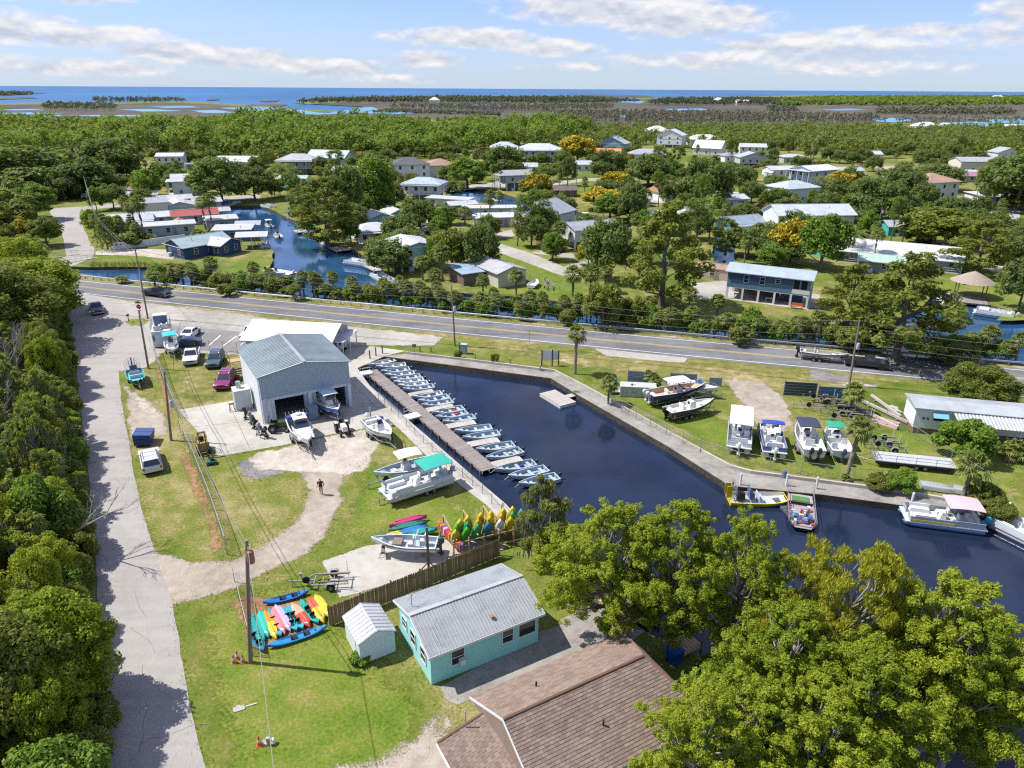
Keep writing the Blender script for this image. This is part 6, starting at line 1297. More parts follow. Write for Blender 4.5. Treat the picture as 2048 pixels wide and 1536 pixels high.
KP = [((215,805),(505,730), BLU, 0, 'blue kayak lying alone above the kayak row'),((150,870),(215,1070), TEAL, 1, 'teal upturned kayak at the pole end of the row'),((190,850),(250,1020),(.05,.40,.31),1, 'second green-teal kayak in the row'),
 ((222,850),(300,1030), ORG, 1, 'orange and yellow kayak in the row'),((250,850),(330,1020),(.03,.28,.42),0, 'narrow blue kayak left of the pink one'),((275,830),(355,1000),(.60,.20,.20),1, 'salmon pink kayak in the row'),((290,815),(390,980), LIL, 1, 'lilac upturned kayak in the row'),
 ((340,840),(430,980),(.03,.33,.42),0, 'blue-green kayak right of the lilac one'),((372,830),(470,970),(.04,.36,.42),0, 'slim teal-blue kayak in the lawn row'),((395,805),(515,955),(.62,.34,.22),1, 'peach and red kayak in the row'),((455,790),(570,935),(.03,.36,.30),0, 'teal sit-on kayak with black seats'),
 ((505,765),(605,925),(.62,.12,.06),1, 'red to yellow faded kayak in the row'),((545,750),(640,890),(.62,.45,.05),1, 'yellow faded kayak at the fence end of the row'),((240,1085),(625,955),(.03,.22,.48),0, 'long blue kayak lying across the front of the row'),((140,980),(205,1090),(.03,.24,.36),0, 'dark teal kayak end beneath the upturned ones')]
for a, b, col, fl, lb in KP:
 c, ang, L = place(ZK(*a), ZK(*b)); kayak(lb, (c.x, c.y, .02 if not fl else .12), ang, col, max(3.0, min(L, 4.4)),.74,.32, flip=bool(fl), group='kayaks on the lawn', col2=(.62,.50,.04) if 'faded' in lb or 'orange and' in lb else RED if 'peach' in lb else None)
# canoe pile next to the slab
for i, (a, b, col, lb) in enumerate([((1020,320),(1260,255),(.42,.04,.14), 'crimson upturned canoe at the back of the pile'),((1015,350),(1260,295),(.03,.18,.14), 'dark green canoe in the pile'),((1050,385),(1270,320),(.04,.18,.44), 'blue upturned canoe in the pile'),((1120,390),(1330,335),(.03,.28,.24), 'teal upturned canoe nearest the flats boat'),((1005,395),(1100,370), YEL, 'yellow canoe tip sticking out of the pile')]):
 c, ang, L = place(ZK(*a), ZK(*b)); kayak(lb, (c.x, c.y, .25), ang, col, max(L, 2.2),.9,.42, 'canoe', True, group='canoes beside the slab', name='canoe')
# rack of upright kayaks
ra, rb = G(905,1110), G(1052,1074); rd = (rb - ra).xy; rang = math.atan2(rd.y, rd.x); RL = rd.length
t = thing('kayak_rack', 'timber rail rack holding upright yellow and green kayaks', 'rack', (ra.x, ra.y, 0), rang); wm = M['newwood']
for i in range(6): MB().box(i * RL / 5 - .06, i * RL / 5 + .06,-.45,-.33,0,1.7).build('post', wm, t)
MB().box(-.2, RL + .2,-.52,-.46,1.35,1.47).build('rail', wm, t); MB().box(-.2, RL + .2,-.52,-.46,.25,.37).build('rail', wm, t)
for i in range(4):
 x = .3 + i * RL / 3.6; MB().box(x - .05, x + .05,3.3,3.42,0,1.9).build('post', wm, t); MB().tube([(x, -.4,1.66),(x, 3.4,1.9)], .06,4).build('arm', wm, t); MB().tube([(x, .9,.7),(x, 3.4,.9)], .05,4).build('arm', wm, t)
UP = [(.50,.42,.03),(.10,.38,.03),(.55,.48,.05),(.07,.38,.03),(.03,.30,.14),(.55,.46,.04),(.05,.34,.12),(.58,.34,.02),(.60,.46,.03),(.03,.20,.30),(.60,.45,.02),(.62,.42,.02),(.58,.60,.62),(.60,.36,.02)]
UN = ['mustard', 'lime', 'pale yellow', 'bright green', 'dark green', 'yellow', 'emerald', 'amber', 'golden', 'blue', 'sunflower yellow', 'deep yellow', 'white', 'orange-yellow']
UP += [(.60,.46,.03),(.58,.40,.02),(.10,.36,.05),(.60,.44,.04),(.56,.36,.02),(.04,.30,.26)]; UN += ['buttercup', 'dark gold', 'grass green', 'maize', 'tangerine', 'turquoise']
for i, (col, un) in enumerate(zip(UP, UN)):
 x = .3 + i * (RL - .5) / 19 + rr.uniform(-.12,.12); d = (i * 7 % 3) * .55 + rr.uniform(-.1,.2); base = Vector((ra.x, ra.y, 0)) + Vector((math.cos(rang), math.sin(rang),0)) * x + Vector((-math.sin(rang), math.cos(rang),0)) * (.05 + d)
 L = 2.5 + (i % 3) * .15; o = kayak(f'{un} kayak standing upright, {ORD[i]} along the timber rack from the fence', base + Vector((0,0, L / 2 * .97 + .05)),0, col, L, .84,.34, group='kayaks standing in the rack')
 o.rotation_mode = 'XYZ'; o.matrix_world = Matrix.Translation(base + Vector((0,0, L / 2 * .97 + .06))) @ Matrix.Rotation(R_(-70 + (i * 37 % 23) - 11),4, 'Z') @ Matrix.Rotation(R_(-66),4, 'Y')
# life jackets rail
ja, jb = G(880,1072), G(925,1118); jd = (jb - ja).xy; t = thing('life_jacket_rack', 'timber rail hung with red and purple life jackets', 'rack', (ja.x, ja.y, 0), math.atan2(jd.y, jd.x))
for x in (0, jd.length): MB().box(x - .06, x + .06,-.06,.06,0,1.5).build('post', wm, t)
MB().tube([(0,0,1.4),(jd.length, 0,1.4)], .05,5).build('rail', wm, t)
for i in range(13):
 q = thing('life_jacket', f'{["red", "orange", "purple", "white and red", "crimson"][i % 5]} life jacket, {ORD[i]} along the jacket rail', 'life jacket', t.matrix_basis @ Vector((.25 + i * (jd.length - .4) / 12,0,1.43)), math.atan2(jd.y, jd.x) + rr.uniform(-.2,.2), 'life jackets on the rail')
 m = paint([(.60,.05,.06),(.62,.22,.02),(.18,.07,.32),(.62,.40,.42),(.45,.03,.08)][i % 5], .7)
 for s in (-1,1): MB().cbox(0, s * .16,-.28,.26,.14,.55,.85).build('panel', m, q)
 MB().cbox(0,0,.02,.24,.34,.1).build('yoke', m, q)
# ------------------------------------------------------------------ guardrail, poles, wires, fences, signs
gt = thing('guardrail', 'galvanised guardrail along the canal side of the highway', 'guardrail', (0,0,0))
gx = [x for x in np.arange(-105,150,1.95)]; mb = MB(); secs = []
post = None
for i, x in enumerate(gx):
 c, n = hwy(float(x)); p = c + n * 5.15
 secs.append([(p.x, p.y, .46),(p.x - n.x * .07, p.y - n.y * .07,.53),(p.x, p.y, .60),(p.x - n.x * .07, p.y - n.y * .07,.68),(p.x, p.y, .76)])
 q = p + n * .09
 if post is None: o = post = MB().cbox(0,0,.36,.12,.16,.72).build('post', M['pole'], gt)
 else: o = post.copy(); COL.objects.link(o); o.parent = gt
 o.location = (q.x, q.y, 0)
mb.loft(secs, False, False).build('rail', M['galv'], gt)
POLES = {}
def upole(key, label, u, v, vt, lean=(0,0), ut=None, transformer=None, arm=False, r=.15, lamp=False):
 p = G(u, v); h = height_at(p, vt)
 if ut: lean = ((ut - pix((p.x, p.y, h))[0]) * mpp((p.x, p.y, h)), lean[1])
 t = thing('utility_pole', label, 'utility pole', (p.x, p.y, 0))
 MB().tube([(0,0,-.3),(lean[0] * .5, lean[1] * .5, h * .5),(lean[0], lean[1], h)], [r, r * .85, r * .65], 8).build('shaft', M['pole'], t, True)
 top = Vector((p.x + lean[0], p.y + lean[1], h)); POLES[key] = top
 if transformer:
  MB().lathe([(.0,-.45),(.22,-.45),(.24,-.3),(.24,.3),(.2,.42),(0,.45)], 12,(lean[0] * .8 + .34, lean[1] * .8 - .08, h * transformer)).build('transformer', paint((.30,.12,.09) if key == 'D' else (.42,.44,.46)), t, True)
 if arm: MB().box(-.9,.9,-.05,.05, h - .55, h - .43).build('crossarm', M['pole'], t)
 for k_ in range(3): MB().lathe([(.03,0),(.05,.05),(.03,.12)], 6,(lean[0] + .12, lean[1], h - .2 - k_ * .75)).build('insulator', M['white'], t)
 if lamp: MB().tube([(lean[0] * .7, lean[1] * .7, h * .72),(-1.4,.3, h * .78)], .03,5).cbox(-1.5,.3, h * .78,.5,.2,.1).build('lamp_arm', M['galv'], t)
 return t
upole('A', 'tall utility pole on the small grass island by the highway', 296,638,498, ut=270)
upole('B', 'utility pole beside the teal airboat', 297,737,622, ut=277); upole('C', 'utility pole with meter box by the yard slab gate', 342,881,742, ut=327, transformer=.55)
upole('D', 'brown utility pole with rusty transformer by the kayaks', 500,1325,1080, ut=490, transformer=.88, r=.16); upole('E', 'utility pole on the verge beside the basin', 910,692,570, ut=903, transformer=.62, lamp=True)
upole('F', 'leaning utility pole by the gravel lay-by', 1698,772,640, ut=1720, transformer=.62); upole('N1', 'grey utility pole on the side street with several wires', 192,440,352, ut=168, transformer=.7, arm=True)
upole('N2', 'utility pole at the bridge end of the side street', 205,498,425); upole('N3', 'utility pole by the far green lawn', 868,456,398); upole('N4', 'utility pole beside the back street palms', 962,462,412); upole('N5', 'utility pole with transformer near the turquoise cottage', 1756,458,415, transformer=.8)
upole('N6', 'thin utility pole in front of the turquoise cottage', 1804,486,434); upole('N7', 'far utility pole at the forest edge, left', 690,318,282); upole('N8', 'far utility pole at the forest edge, right', 860,310,276); upole('N9', 'utility pole beside the brown gable house', 1352,405,358)
upole('N10', 'utility pole near the far street lawn', 1152,376,330); upole('N11', 'utility pole on the right-hand far street', 1940,445,372)
def span(label, a, b, drops, sag=.9, r=.024, n=14):
 A, B = POLES[a] if isinstance(a, str) else Vector(a), POLES[b] if isinstance(b, str) else Vector(b)
 t = thing('power_line', label, 'power line', (A.x, A.y, 0))
 for d in drops:
  pts = []
  for i in range(n + 1):
   s = i / n; p = A.lerp(B, s); pts.append((p.x - A.x, p.y - A.y, p.z - d - sag * 4 * s * (1 - s)))
  MB().tube(pts, r, 4, False).build('wire', M['wire'], t, fix=False)
LO = POLES['A'] + (POLES['A'] - POLES['E']) * .9; LO.z = 11; RO = POLES['F'] + (POLES['F'] - POLES['E']) * .8; RO.z = 10
span('power lines along the highway left of the island pole', (LO.x, LO.y, LO.z), 'A', (.1,.9,2.0,3.4)); span('power lines between the island pole and the basin pole', 'A', 'E', (.1,.9,2.0,3.4),1.3)
span('power lines between the basin pole and the leaning pole', 'E', 'F', (.1,.9,2.0,3.0),1.3); span('power lines right of the leaning pole', 'F', (RO.x, RO.y, RO.z),(.1,.9,2.0,3.0),1.2)
span('service wire between the island pole and the airboat pole', 'A', 'B', (3.4,),.6); span('wire from the airboat pole to the slab gate pole', 'B', 'C', (.3,1.0),.5); span('wires from the slab gate pole to the kayak pole', 'C', 'D', (.4,1.2),1.0)
NR = POLES['D'] + Vector((14,-34,-1)); span('wire from the kayak pole towards the picture bottom', 'D', (NR.x, NR.y, NR.z),(.4,),1.); span('guy wires of the side street pole', 'N1', 'N2', (.2,1.0,1.8),.6); span('wires from the side street bridge pole to the highway', 'N2', 'A', (.3,1.0),.8)
span('far street wires from the lawn pole to the palm pole', 'N3', 'N4', (.2,.9),.7); span('wires across the right-hand houses', 'N5', 'N6', (.2,.8),.4); N5L = POLES['N5'] + Vector((-75,35,0)); span('wires left of the turquoise cottage', 'N5', tuple(N5L),(.2,.9),1.4); N6R = POLES['N6'] + Vector((70,-25,0)); span('wires right of the turquoise cottage', 'N6', tuple(N6R),(.2,.9),1.4)
def chain_fence(label, pts, h=1.8, mesh=True, gap=.16, postgap=2.6, col='galv', slope=None):
 P = [G(*a).xy for a in pts]; t = thing('chain_link_fence', label, 'fence', (P[0].x, P[0].y, 0)); wires = MB(); rail = MB(); m = M[col]
 pm = None
 for i in range(len(P) - 1):
  a, b = P[i] - P[0], P[i + 1] - P[0]; d = b - a; Ln = d.length; e = d / Ln; nn = max(1, round(Ln / postgap))
  for j in range(nn + (1 if i == len(P) - 2 else 0)):
   c = a + d * (j / nn)
   if pm is None: o = pm = MB().tube([(0,0,0),(0,0, h + .05)], .035,6).build('post', m, t)
   else: o = pm.copy(); COL.objects.link(o); o.parent = t
   o.location = (c.x, c.y, 0)
  rail.tube([(*a, h),(*b, h)], .025,5)
  if mesh:
   w = .006 if h < 1.75 else .011; s = -h
   while s < Ln:
    for sg in (1,-1):
     x0, x1 = (s, s + h); z0, z1 = (0.04, h) if sg > 0 else (h, .04)
     lo, hi = max(x0,0), min(x1, Ln)
     if hi - lo < .05: continue
     f = lambda x: z0 + (z1 - z0) * (x - x0) / (x1 - x0)
     A, B = a + e * lo, a + e * hi
     wires.add([(A.x, A.y, f(lo) - w),(A.x, A.y, f(lo) + w),(B.x, B.y, f(hi) + w),(B.x, B.y, f(hi) - w)], [(0,1,2,3)])
    s += gap
 rail.build('top_rail', m, t)
 if mesh: wires.build('mesh', m, t, fix=False)
 return t
chain_fence('chain-link fence from the ice machine to the yard slab', [(310,706),(328,770),(357,836)]); chain_fence('long chain-link fence beside the lane verge', [(362,868),(390,930),(425,1020),(455,1110)], 1.9)
chain_fence('short chain-link fence run behind the kayak pole', [(470,1165),(488,1240),(506,1312)], 1.8); chain_fence('chain-link fence along the left basin walkway', [(757,800),(797,836),(830,872),(883,920),(925,956),(965,988),(1003,1030)], 1.1, True, .22,2.4)
chain_fence('black chain-link fence along the parking lot', [(362,697),(420,702),(475,706),(500,690)], 1.6, True, .2,2.4, 'wire'); chain_fence('chain-link fence along the right seawall lawn', [(1218,810),(1300,855),(1400,905),(1477,930),(1600,950),(1760,968)], 1.5, True, .26,3.0)
chain_fence('chain-link fence between the trailers and the mobile home', [(1770,842),(1830,880),(1900,925),(1990,985)], 1.5, True, .26,3.); chain_fence('green wire fence on the far canal lawn', [(975,520),(1060,556),(1140,590)], 1.1, True, .4,3.5, 'galv')
# wooden picket fence
fa, fb = G(661,1252), G(1000,1112); fd = (fb - fa).xy; FL = fd.length; t = thing('plank_fence', 'brown upright plank fence between the kayak slab and the turquoise house', 'fence', (fa.x, fa.y, 0), math.atan2(fd.y, fd.x))
p0 = None; n = int(FL / .155); rr = random.Random(2)
for i in range(n):
 if p0 is None: o = p0 = MB().prism([(-.07,.05),(.07,.05),(.07,1.72),(.04,1.8),(-.04,1.8),(-.07,1.72)], -.012,.012, 'y').build('picket', M['picket'], t)
 else: o = p0.copy(); COL.objects.link(o); o.parent = t
 o.location = (.08 + i * .155,-.05, rr.uniform(-.04,.03)); o.rotation_euler = (0, rr.uniform(-.012,.012),0)
for z in (.4,1.45): MB().box(0, FL, .0,.05, z, z + .09).build('rail', M['picket'], t)
for i in range(7): MB().box(i * FL / 6 - .05, i * FL / 6 + .05,.05,.15,0,1.85).build('post', M['picket'], t)
# timber gallows post on the slab
p = G(858,1150); t = thing('timber_post', 'tall timber post with angled braces on the kayak slab', 'post', (p.x, p.y, 0)); MB().box(-.09,.09,-.09,.09,0,4.6).build('upright', M['picket'], t)
for dx, dy in ((-1.1,-.3),(1.1,.2)): MB().tube([(dx, dy, .1),(0,0,1.3)], .06,4).build('brace', M['picket'], t)
MB().box(-1.4,1.4,-.4,-.25,0,.16).build('foot', M['picket'], t)
# signs
def post_sign(name, label, u, v, vt, shape, cat='sign', ang=0.):
 p = G(u, v); h = height_at(p, vt); t = thing(name, label, cat, (p.x, p.y, 0), ang); MB().tube([(0,0,0),(0,0, h)], .045,6).build('post', M['galv'], t); shape(t, h); return t
def text(t, s, size, loc, rot, mat, name='lettering'):
 cu = bpy.data.curves.new(name, 'FONT'); cu.body = s; cu.size = size; cu.align_x = 'CENTER'; cu.align_y = 'CENTER'; cu.extrude = .004; cu.materials.append(mat)
 f = bpy.data.objects.new(name, cu); COL.objects.link(f); me = bpy.data.meshes.new_from_object(f.evaluated_get(bpy.context.evaluated_depsgraph_get())); bpy.data.objects.remove(f)
 o = bpy.data.objects.new(name, me); COL.objects.link(o); o.parent = t; o.location = loc; o.rotation_euler = rot; return o
def stopsign(t, h):
 red = paint((.50,.02,.03),.4); oc = [(.40 * math.cos(R_(22.5 + 45 * i)),.40 * math.sin(R_(22.5 + 45 * i))) for i in range(8)]
 MB().prism([(x, z + h - .55) for x, z in oc], -.075,-.055, 'y').build('stop_face', red, t); MB().prism([(x * 1.06, z * 1.06 + h - .55) for x, z in oc], -.054,-.046, 'y').build('stop_border', M['white'], t)
 text(t, 'STOP', .27,(0,-.080, h - .55),(R_(90),0,0), M['white'])
 g = paint((.02,.16,.09),.4); MB().box(-.55,.55,-.02,.02, h + .02, h + .22).build('street_plate', g, t); MB().box(-.02,.02,-.5,.5, h + .25, h + .45).build('street_plate', g, t); MB().box(-.28,.28,-.06,-.05, h - 1.35, h - 1.1).build('yellow_plate', paint((.6,.45,.05)), t)
post_sign('stop_sign', 'red stop sign with green street name plates at the lane mouth', 283,640,607, stopsign)
p = G(1098,732); t = thing('roadside_sign', 'white roadside board on dark posts facing the highway', 'sign', (p.x, p.y, 0), R_(-10))
for x, hh in ((-1.05,2.3),(0.45,2.5),(1.3,2.3)): MB().box(x - .08, x + .08,-.08 + (x > 1) * .5,.08 + (x > 1) * .5,0, hh).build('post', simple('dark_post', (.03,.04,.07)), t)
MB().box(-1.0,.4,-.03,.03,.9,2.4).build('board', M['white'], t); MB().add([(.5,-.03,.9),(1.25,.45,.9),(1.25,.45,2.2),(.5,-.03,2.4),(.5,.03,.9),(1.25,.51,.9),(1.25,.51,2.2),(.5,.03,2.4)], [(0,1,2,3),(7,6,5,4),(0,4,5,1),(2,6,7,3)]).build('board', M['off'], t)
post_sign('road_marker', 'thin roadside marker post near the big verge tree', 1834,766,730, lambda t, h: MB().box(-.15,.15,-.05,-.03, h - .5, h).build('plate', M['black'], t)); post_sign('road_marker', 'thin marker post near the lay-by palm', 1058,688,660, lambda t, h: MB().box(-.05,.05,-.03,.03, h - .4, h).build('plate', M['galv'], t))
post_sign('notice_sign', 'small notice on a post by the green lawn strip', 829,706,688, lambda t, h: MB().box(-.3,.3,-.06,-.04, h - .5, h).build('plate', paint((.25,.12,.1)), t)); post_sign('parking_sign', 'parking sign post beside the ice machine', 341,688,650, lambda t, h: MB().box(-.25,.25,-.06,-.04, h - .6, h).build('plate', M['off'], t))
p = G(928,707); t = thing('utility_cabinet', 'green electrical cabinet beside the basin pole', 'cabinet', (p.x, p.y, 0), R_(-15)); MB().cbox(0,0,.75,.9,.6,1.4).build('body', paint((.20,.34,.36)), t); MB().cbox(0,0,1.48,1.0,.7,.07).build('lid', paint((.38,.48,.50)), t); MB().box(-.35,.35,-.33,-.302,.2,1.3).build('door', paint((.24,.38,.40)), t); MB().box(-.75,-.6,-.1,.1,0,1.7).build('side_post', M['pole'], t)
def mailbox(label, u, v, dark=True):
 p = G(u, v); t = thing('mailbox', label, 'mailbox', (p.x, p.y, 0)); MB().box(-.05,.05,-.05,.05,0,1.1).build('post', M['pole'], t); MB().prism([(-.13,1.1),(.13,1.1),(.13,1.26),(.07,1.34),(-.07,1.34),(-.13,1.26)], -.28,.28, 'y').build('box', M['black'] if dark else M['white'], t)
mailbox('dark mailbox on the small grass island', 258,644); mailbox('mailbox on the back street verge', 996,503); mailbox('mailbox at the far lawn edge', 885,462)
# ice machine kiosk
p = G(328,690); t = thing('ice_machine', 'white ice vending machine with rooftop units beside the parking lot', 'ice machine', (p.x, p.y, 0), R_(22)); wm = paint((.50,.56,.60),.4)
MB().box(-1.3,1.3,-1.2,2.6,.15,2.5).build('body', wm, t); MB().box(-1.35,1.35,-1.25,2.65,2.5,2.58).build('roof', M['white'], t); MB().box(-.9,.9,1.2,2.5,2.58,4.3).build('sign_tower', paint((.10,.17,.28)), t); MB().box(-.95,.95,1.15,2.55,4.3,4.42).build('tower_top', M['white'], t)
for x, y in ((-.5,-.3),(.5,.4)): MB().cbox(x, y, 2.95,.9,.9,.7).build('cooler_unit', M['off'], t); MB().lathe([(.3,0),(.32,.05),(.1,.06)], 12,(x, y, 3.31)).build('fan_guard', M['black'], t)
for s in (-1,1):
 mb = MB()
 for i in range(5): mb.tube([(s * 1.3,-1.1 + i * .9,2.58),(s * 1.3,-1.1 + i * .9,3.6)], .03,5)
 mb.tube([(s * 1.3,-1.1,3.6),(s * 1.3,2.5,3.6)], .03,5); mb.build('guard_rail', M['galv'], t)
MB().box(-.9,.1,-1.23,-1.202,.3,2.2).build('door', paint((.55,.60,.63)), t); MB().box(-1.22,-.95,-1.24,-1.2,1.2,2.0).build('meter_box', paint((.12,.15,.18)), t)
# dumpster
c, ang, L = place((272,888),(309,884)); t = thing('dumpster', 'dark blue dumpster at the grass corner beside the lane', 'dumpster', (*c.xy, 0), R_(12)); bm_ = paint((.02,.045,.17),.5)
MB().prism([(-.85,.2),(.75,.2),(.95,1.25),(-.85,1.45)], -1.0,1.0, 'y').build('bin', bm_, t)
for s in (-1,1): MB().box(-.6,.6, s * 1.0 - .06, s * 1.0 + .1,.7,.9).build('lift_pocket', bm_, t)
for s in (-.5,.5): MB().add([(-.87, s - .48,1.47),(-.87, s + .48,1.47),(.98, s + .48,1.28),(.98, s - .48,1.28),(-.87, s - .48,1.51),(-.87, s + .48,1.51),(.98, s + .48,1.32),(.98, s - .48,1.32)], [(0,3,2,1),(4,5,6,7),(0,1,5,4),(1,2,6,5),(2,3,7,6),(3,0,4,7)]).build('lid', paint((.05,.09,.22)), t)
for sx in (-.6,.6):
 for sy in (-.8,.8): MB().lathe([(.0,-.03),(.1,-.03),(.1,.03),(0,.03)], 8,(sx, sy, .1), 'y').build('caster', M['rubber'], t)
# forklift
p = G(408,905); t = thing('forklift', 'rusty yellow forklift facing the yard slab', 'forklift', (p.x, p.y, 0), R_(-62)); ym = paint((.42,.28,.07),.6,.25); MB().cbox(-.5,0,.8,1.7,1.2,.9,.85).build('body', ym, t); MB().cbox(-1.15,0,.85,.45,1.2,.9,.9).build('counterweight', paint((.12,.10,.08)), t)
mb = MB()
for s in (-.5,.5): mb.tube([(.3, s, .9),(.15, s, 2.1),(-.9, s, 2.1),(-1.0, s, 1.1)], .04,5)
for i in range(5): mb.tube([(.1 - i * .24,-.5,2.1),(.1 - i * .24,.5,2.1)], .025,4)
mb.build('overhead_guard', ym, t); mb = MB()
for s in (-.32,.32): mb.box(.75,.87, s - .06, s + .06,.1,2.8)
for z in (.3,1.4,2.7): mb.box(.74,.86,-.3,.3, z, z + .1)
mb.build('mast', M['picket'], t)
for s in (-.3,.3): MB().box(.88,2.0, s - .06, s + .06,.1,.16).build('fork', M['black'], t)
for x, r_ in ((.45,.36),(-1.0,.30)):
 for s in (-.55,.55): wheel(t, x, s, r_, .24)
seat(t, -.35,0,1.2,.45,.45,.1,.4, M['black'])
# mower / engine debris
p = G(424,928); t = thing('garden_mower', 'small dark mower at the end of the yard slab', 'mower', (p.x, p.y, 0), R_(20)); MB().cbox(0,0,.3,.9,.7,.25).build('deck', paint((.03,.12,.08)), t); MB().cbox(.1,0,.55,.35,.35,.3).build('engine', M['black'], t); MB().tube([(-.4,-.25,.35),(-1.0,-.25,1.0),(-1.0,.25,1.0),(-.4,.25,.35)], .02,5).build('handle', M['galv'], t)
for sx in (-.35,.35):
 for sy in (-.36,.36): wheel(t, sx, sy, .14,.08)
# tractors
def tractor(label, u, v, ang, col, ag=True):
 p = G(u, v); t = thing('tractor', label, 'tractor', (p.x, p.y, 0), R_(ang)); m = paint(col, .45,.12)
 MB().cbox(.65,0,.95,1.3,.6,.55,.9).build('hood', m, t, True); MB().cbox(-.35,0,.7,.9,.6,.45).build('transmission', M['black'], t); MB().cbox(.3,0,.6,1.6,.35,.3).build('chassis', M['black'], t)
 for s in (-.6,.6): wheel(t, -.45, s, .55,.32); wheel(t, 1.05, s * .85,.33,.2); MB().loft([[(-1.0, s - .18,.85),(-1.0, s + .18,.85)], [(-.75, s - .18,1.2),(-.75, s + .18,1.2)], [(-.2, s - .18,1.2),(-.2, s + .18,1.2)]], False, False).build('fender', m, t)
 seat(t, -.45,0,.95,.45,.45,.12,.4, M['black']); MB().tube([(.05,0,1.0),(-.1,0,1.45)], .03,5).build('steering_column', M['black'], t)
 for s in (-.35,.35): MB().tube([(-.85, s, .9),(-.9, s, 1.9), ], .03,5).build('roll_bar', M['black'], t)
 MB().tube([(-.9,-.35,1.9),(-.9,.35,1.9)], .03,5).build('roll_bar', M['black'], t); return t
tractor('white tractor with red wheels in front of the blue boat bay', 686,865,-62,(.62,.62,.60)); tractor('dark green tractor by the workshop corner', 557,862,5,(.04,.09,.04))
# outboard motors on stands
for i, (u, v) in enumerate(((497,838),(507,846),(513,856),(520,868),(465,822),(530,876))):
 p = G(u, v); t = thing('motor_stand', ['bare motor stand with two outboard engines at the workshop corner', 'grey outboard on a stand nearest the workshop wall', 'black outboard on a stand by the workshop wall', 'silver outboard on a low stand', 'wooden sawhorse stand by the equipment box', 'small dark engine on a stand by the green tractor'][i], 'motor stand', (p.x, p.y, 0), R_(20 + i * 25)); sm_ = M['picket'] if i == 4 else M['black']
 mb = MB()
 for s in (-.3,.3): mb.tube([(-.5, s, .05),(.5, s, .05)], .04,5).tube([(-.4, s, .05),(0, s * .6,.95)], .035,5).tube([(.4, s, .05),(0, s * .6,.95)], .035,5)
 mb.box(-.06,.06,-.3,.3,.85,1.05); mb.build('stand_frame', sm_, t)
 if i != 4: outboard(t, -.05,0,1.05, [(.02,.02,.02),(.22,.27,.32),(.03,.03,.03),(.35,.38,.40),0,(.03,.03,.04)][i], 1.0)
# cylinder, barrels
for i, (u, v, h, r_, col, lb) in enumerate(((742,846,2.0,.11,(.36,.38,.40), 'grey gas cylinder beside the open white boat'),(763,848,.9,.3,(.03,.06,.30), 'blue plastic drum beside the walkway fence'),(774,852,1.0,.33,(.55,.56,.56), 'white trash barrel against the walkway fence'),(1567,955,.8,.28,(.12,.16,.22), 'dark barrel on the seawall lawn'))):
 p = G(u, v); t = thing('barrel', lb, 'barrel', (p.x, p.y, 0)); MB().lathe([(.0,0),(r_, 0),(r_ * 1.04, h * .33),(r_, h * .36),(r_ * 1.04, h * .66),(r_, h * .7),(r_ * .95, h),(0, h)], 14).build('drum', paint(col, .5), t, True); MB().lathe([(0, h),(r_ * .7, h + .01),(r_ * .5, h + .06),(0, h + .06)], 12).build('lid', paint(tuple(c * .7 for c in col)), t)
# wooden steps by the workshop
p = G(462,738); t = thing('wooden_steps', 'raw timber steps and landing beside the workshop', 'steps', (p.x, p.y, 0), R_(30)); MB().box(-.2,1.8,-1.0,.8,1.25,1.33).build('landing', M['newwood'], t)
for x in (-.2,1.7):
 for y in (-1.0,.7): MB().box(x, x + .1, y, y + .1,0,2.3).build('post', M['newwood'], t)
for i in range(5): MB().box(-.1,1.7,-1.3 - i * .28,-1.04 - i * .28,1.08 - i * .24,1.13 - i * .24).build('step', M['newwood'], t)
for z in (1.8,2.25): MB().box(-.2,1.8,.75,.82, z, z + .09).build('rail', M['newwood'], t)
for i in range(4):
 p = G(462 + i * 7,752 + i * 3); q = thing('crab_float', f'coloured float basket, {ORD[i]} in the pile by the timber steps', 'basket', (p.x, p.y, 0),0, 'float baskets by the timber steps'); MB().lathe([(0,0),(.28,.0),(.34,.45),(.3,.5),(.26,.08),(0,.06)], 10).build('basket', paint([(.55,.18,.05),(.3,.35,.1),(.5,.1,.08),(.08,.1,.14)][i]), q)
# traffic cones
def cone(label, u, v, col=(.62,.13,.02)):
 p = G(u, v); t = thing('traffic_cone', label, 'traffic cone', (p.x, p.y, 0),0, 'traffic cones on the front lawn'); MB().lathe([(.16,.03),(.05,.72),(.03,.74),(0,.74)], 12).build('cone', paint(col, .5), t, True); MB().cbox(0,0,.02,.38,.38,.04).build('base', paint(tuple(c * .8 for c in col),.5), t); MB().lathe([(.118,.30),(.085,.50)], 12).build('band', M['white'], t)
cone('leftmost faded traffic cone of the three at the kayak pole', 468,1326,(.42,.20,.10)); cone('back traffic cone of the three at the kayak pole', 475,1318,(.45,.18,.09)); cone('rightmost traffic cone of the three at the kayak pole', 486,1325,(.45,.20,.10)); cone('single bright orange traffic cone near the lawn bottom', 519,1490)
p = G(538,1490); t = thing('water_meter_post', 'short grey post with round meter beside the orange cone', 'post', (p.x, p.y, 0)); MB().cbox(0,0,.3,.18,.18,.6).build('post', M['galv'], t); MB().lathe([(0,-.12),(.14,-.06),(.14,.06),(0,.12)], 10,(.25,.1,.3), 'x').build('meter', M['off'], t); sheet('bare_patch', [(515,1488),(535,1468),(556,1478),(548,1496),(520,1498)], M['sand'], .020,.1,.3)
p = G(478,1418); t = thing('valve_cover', 'pale plank and valve cover on the front lawn', 'cover', (p.x, p.y, 0), R_(25)); MB().box(-.35,.35,-.2,.2,.0,.06).build('cover', M['concrete'], t); MB().box(.4,1.1,-.05,.05,.0,.05).build('plank', M['dockp'], t); sheet('bare_patch', [(462,1415),(478,1408),(496,1415),(480,1426)], M['sand'], .020,.1,.3)
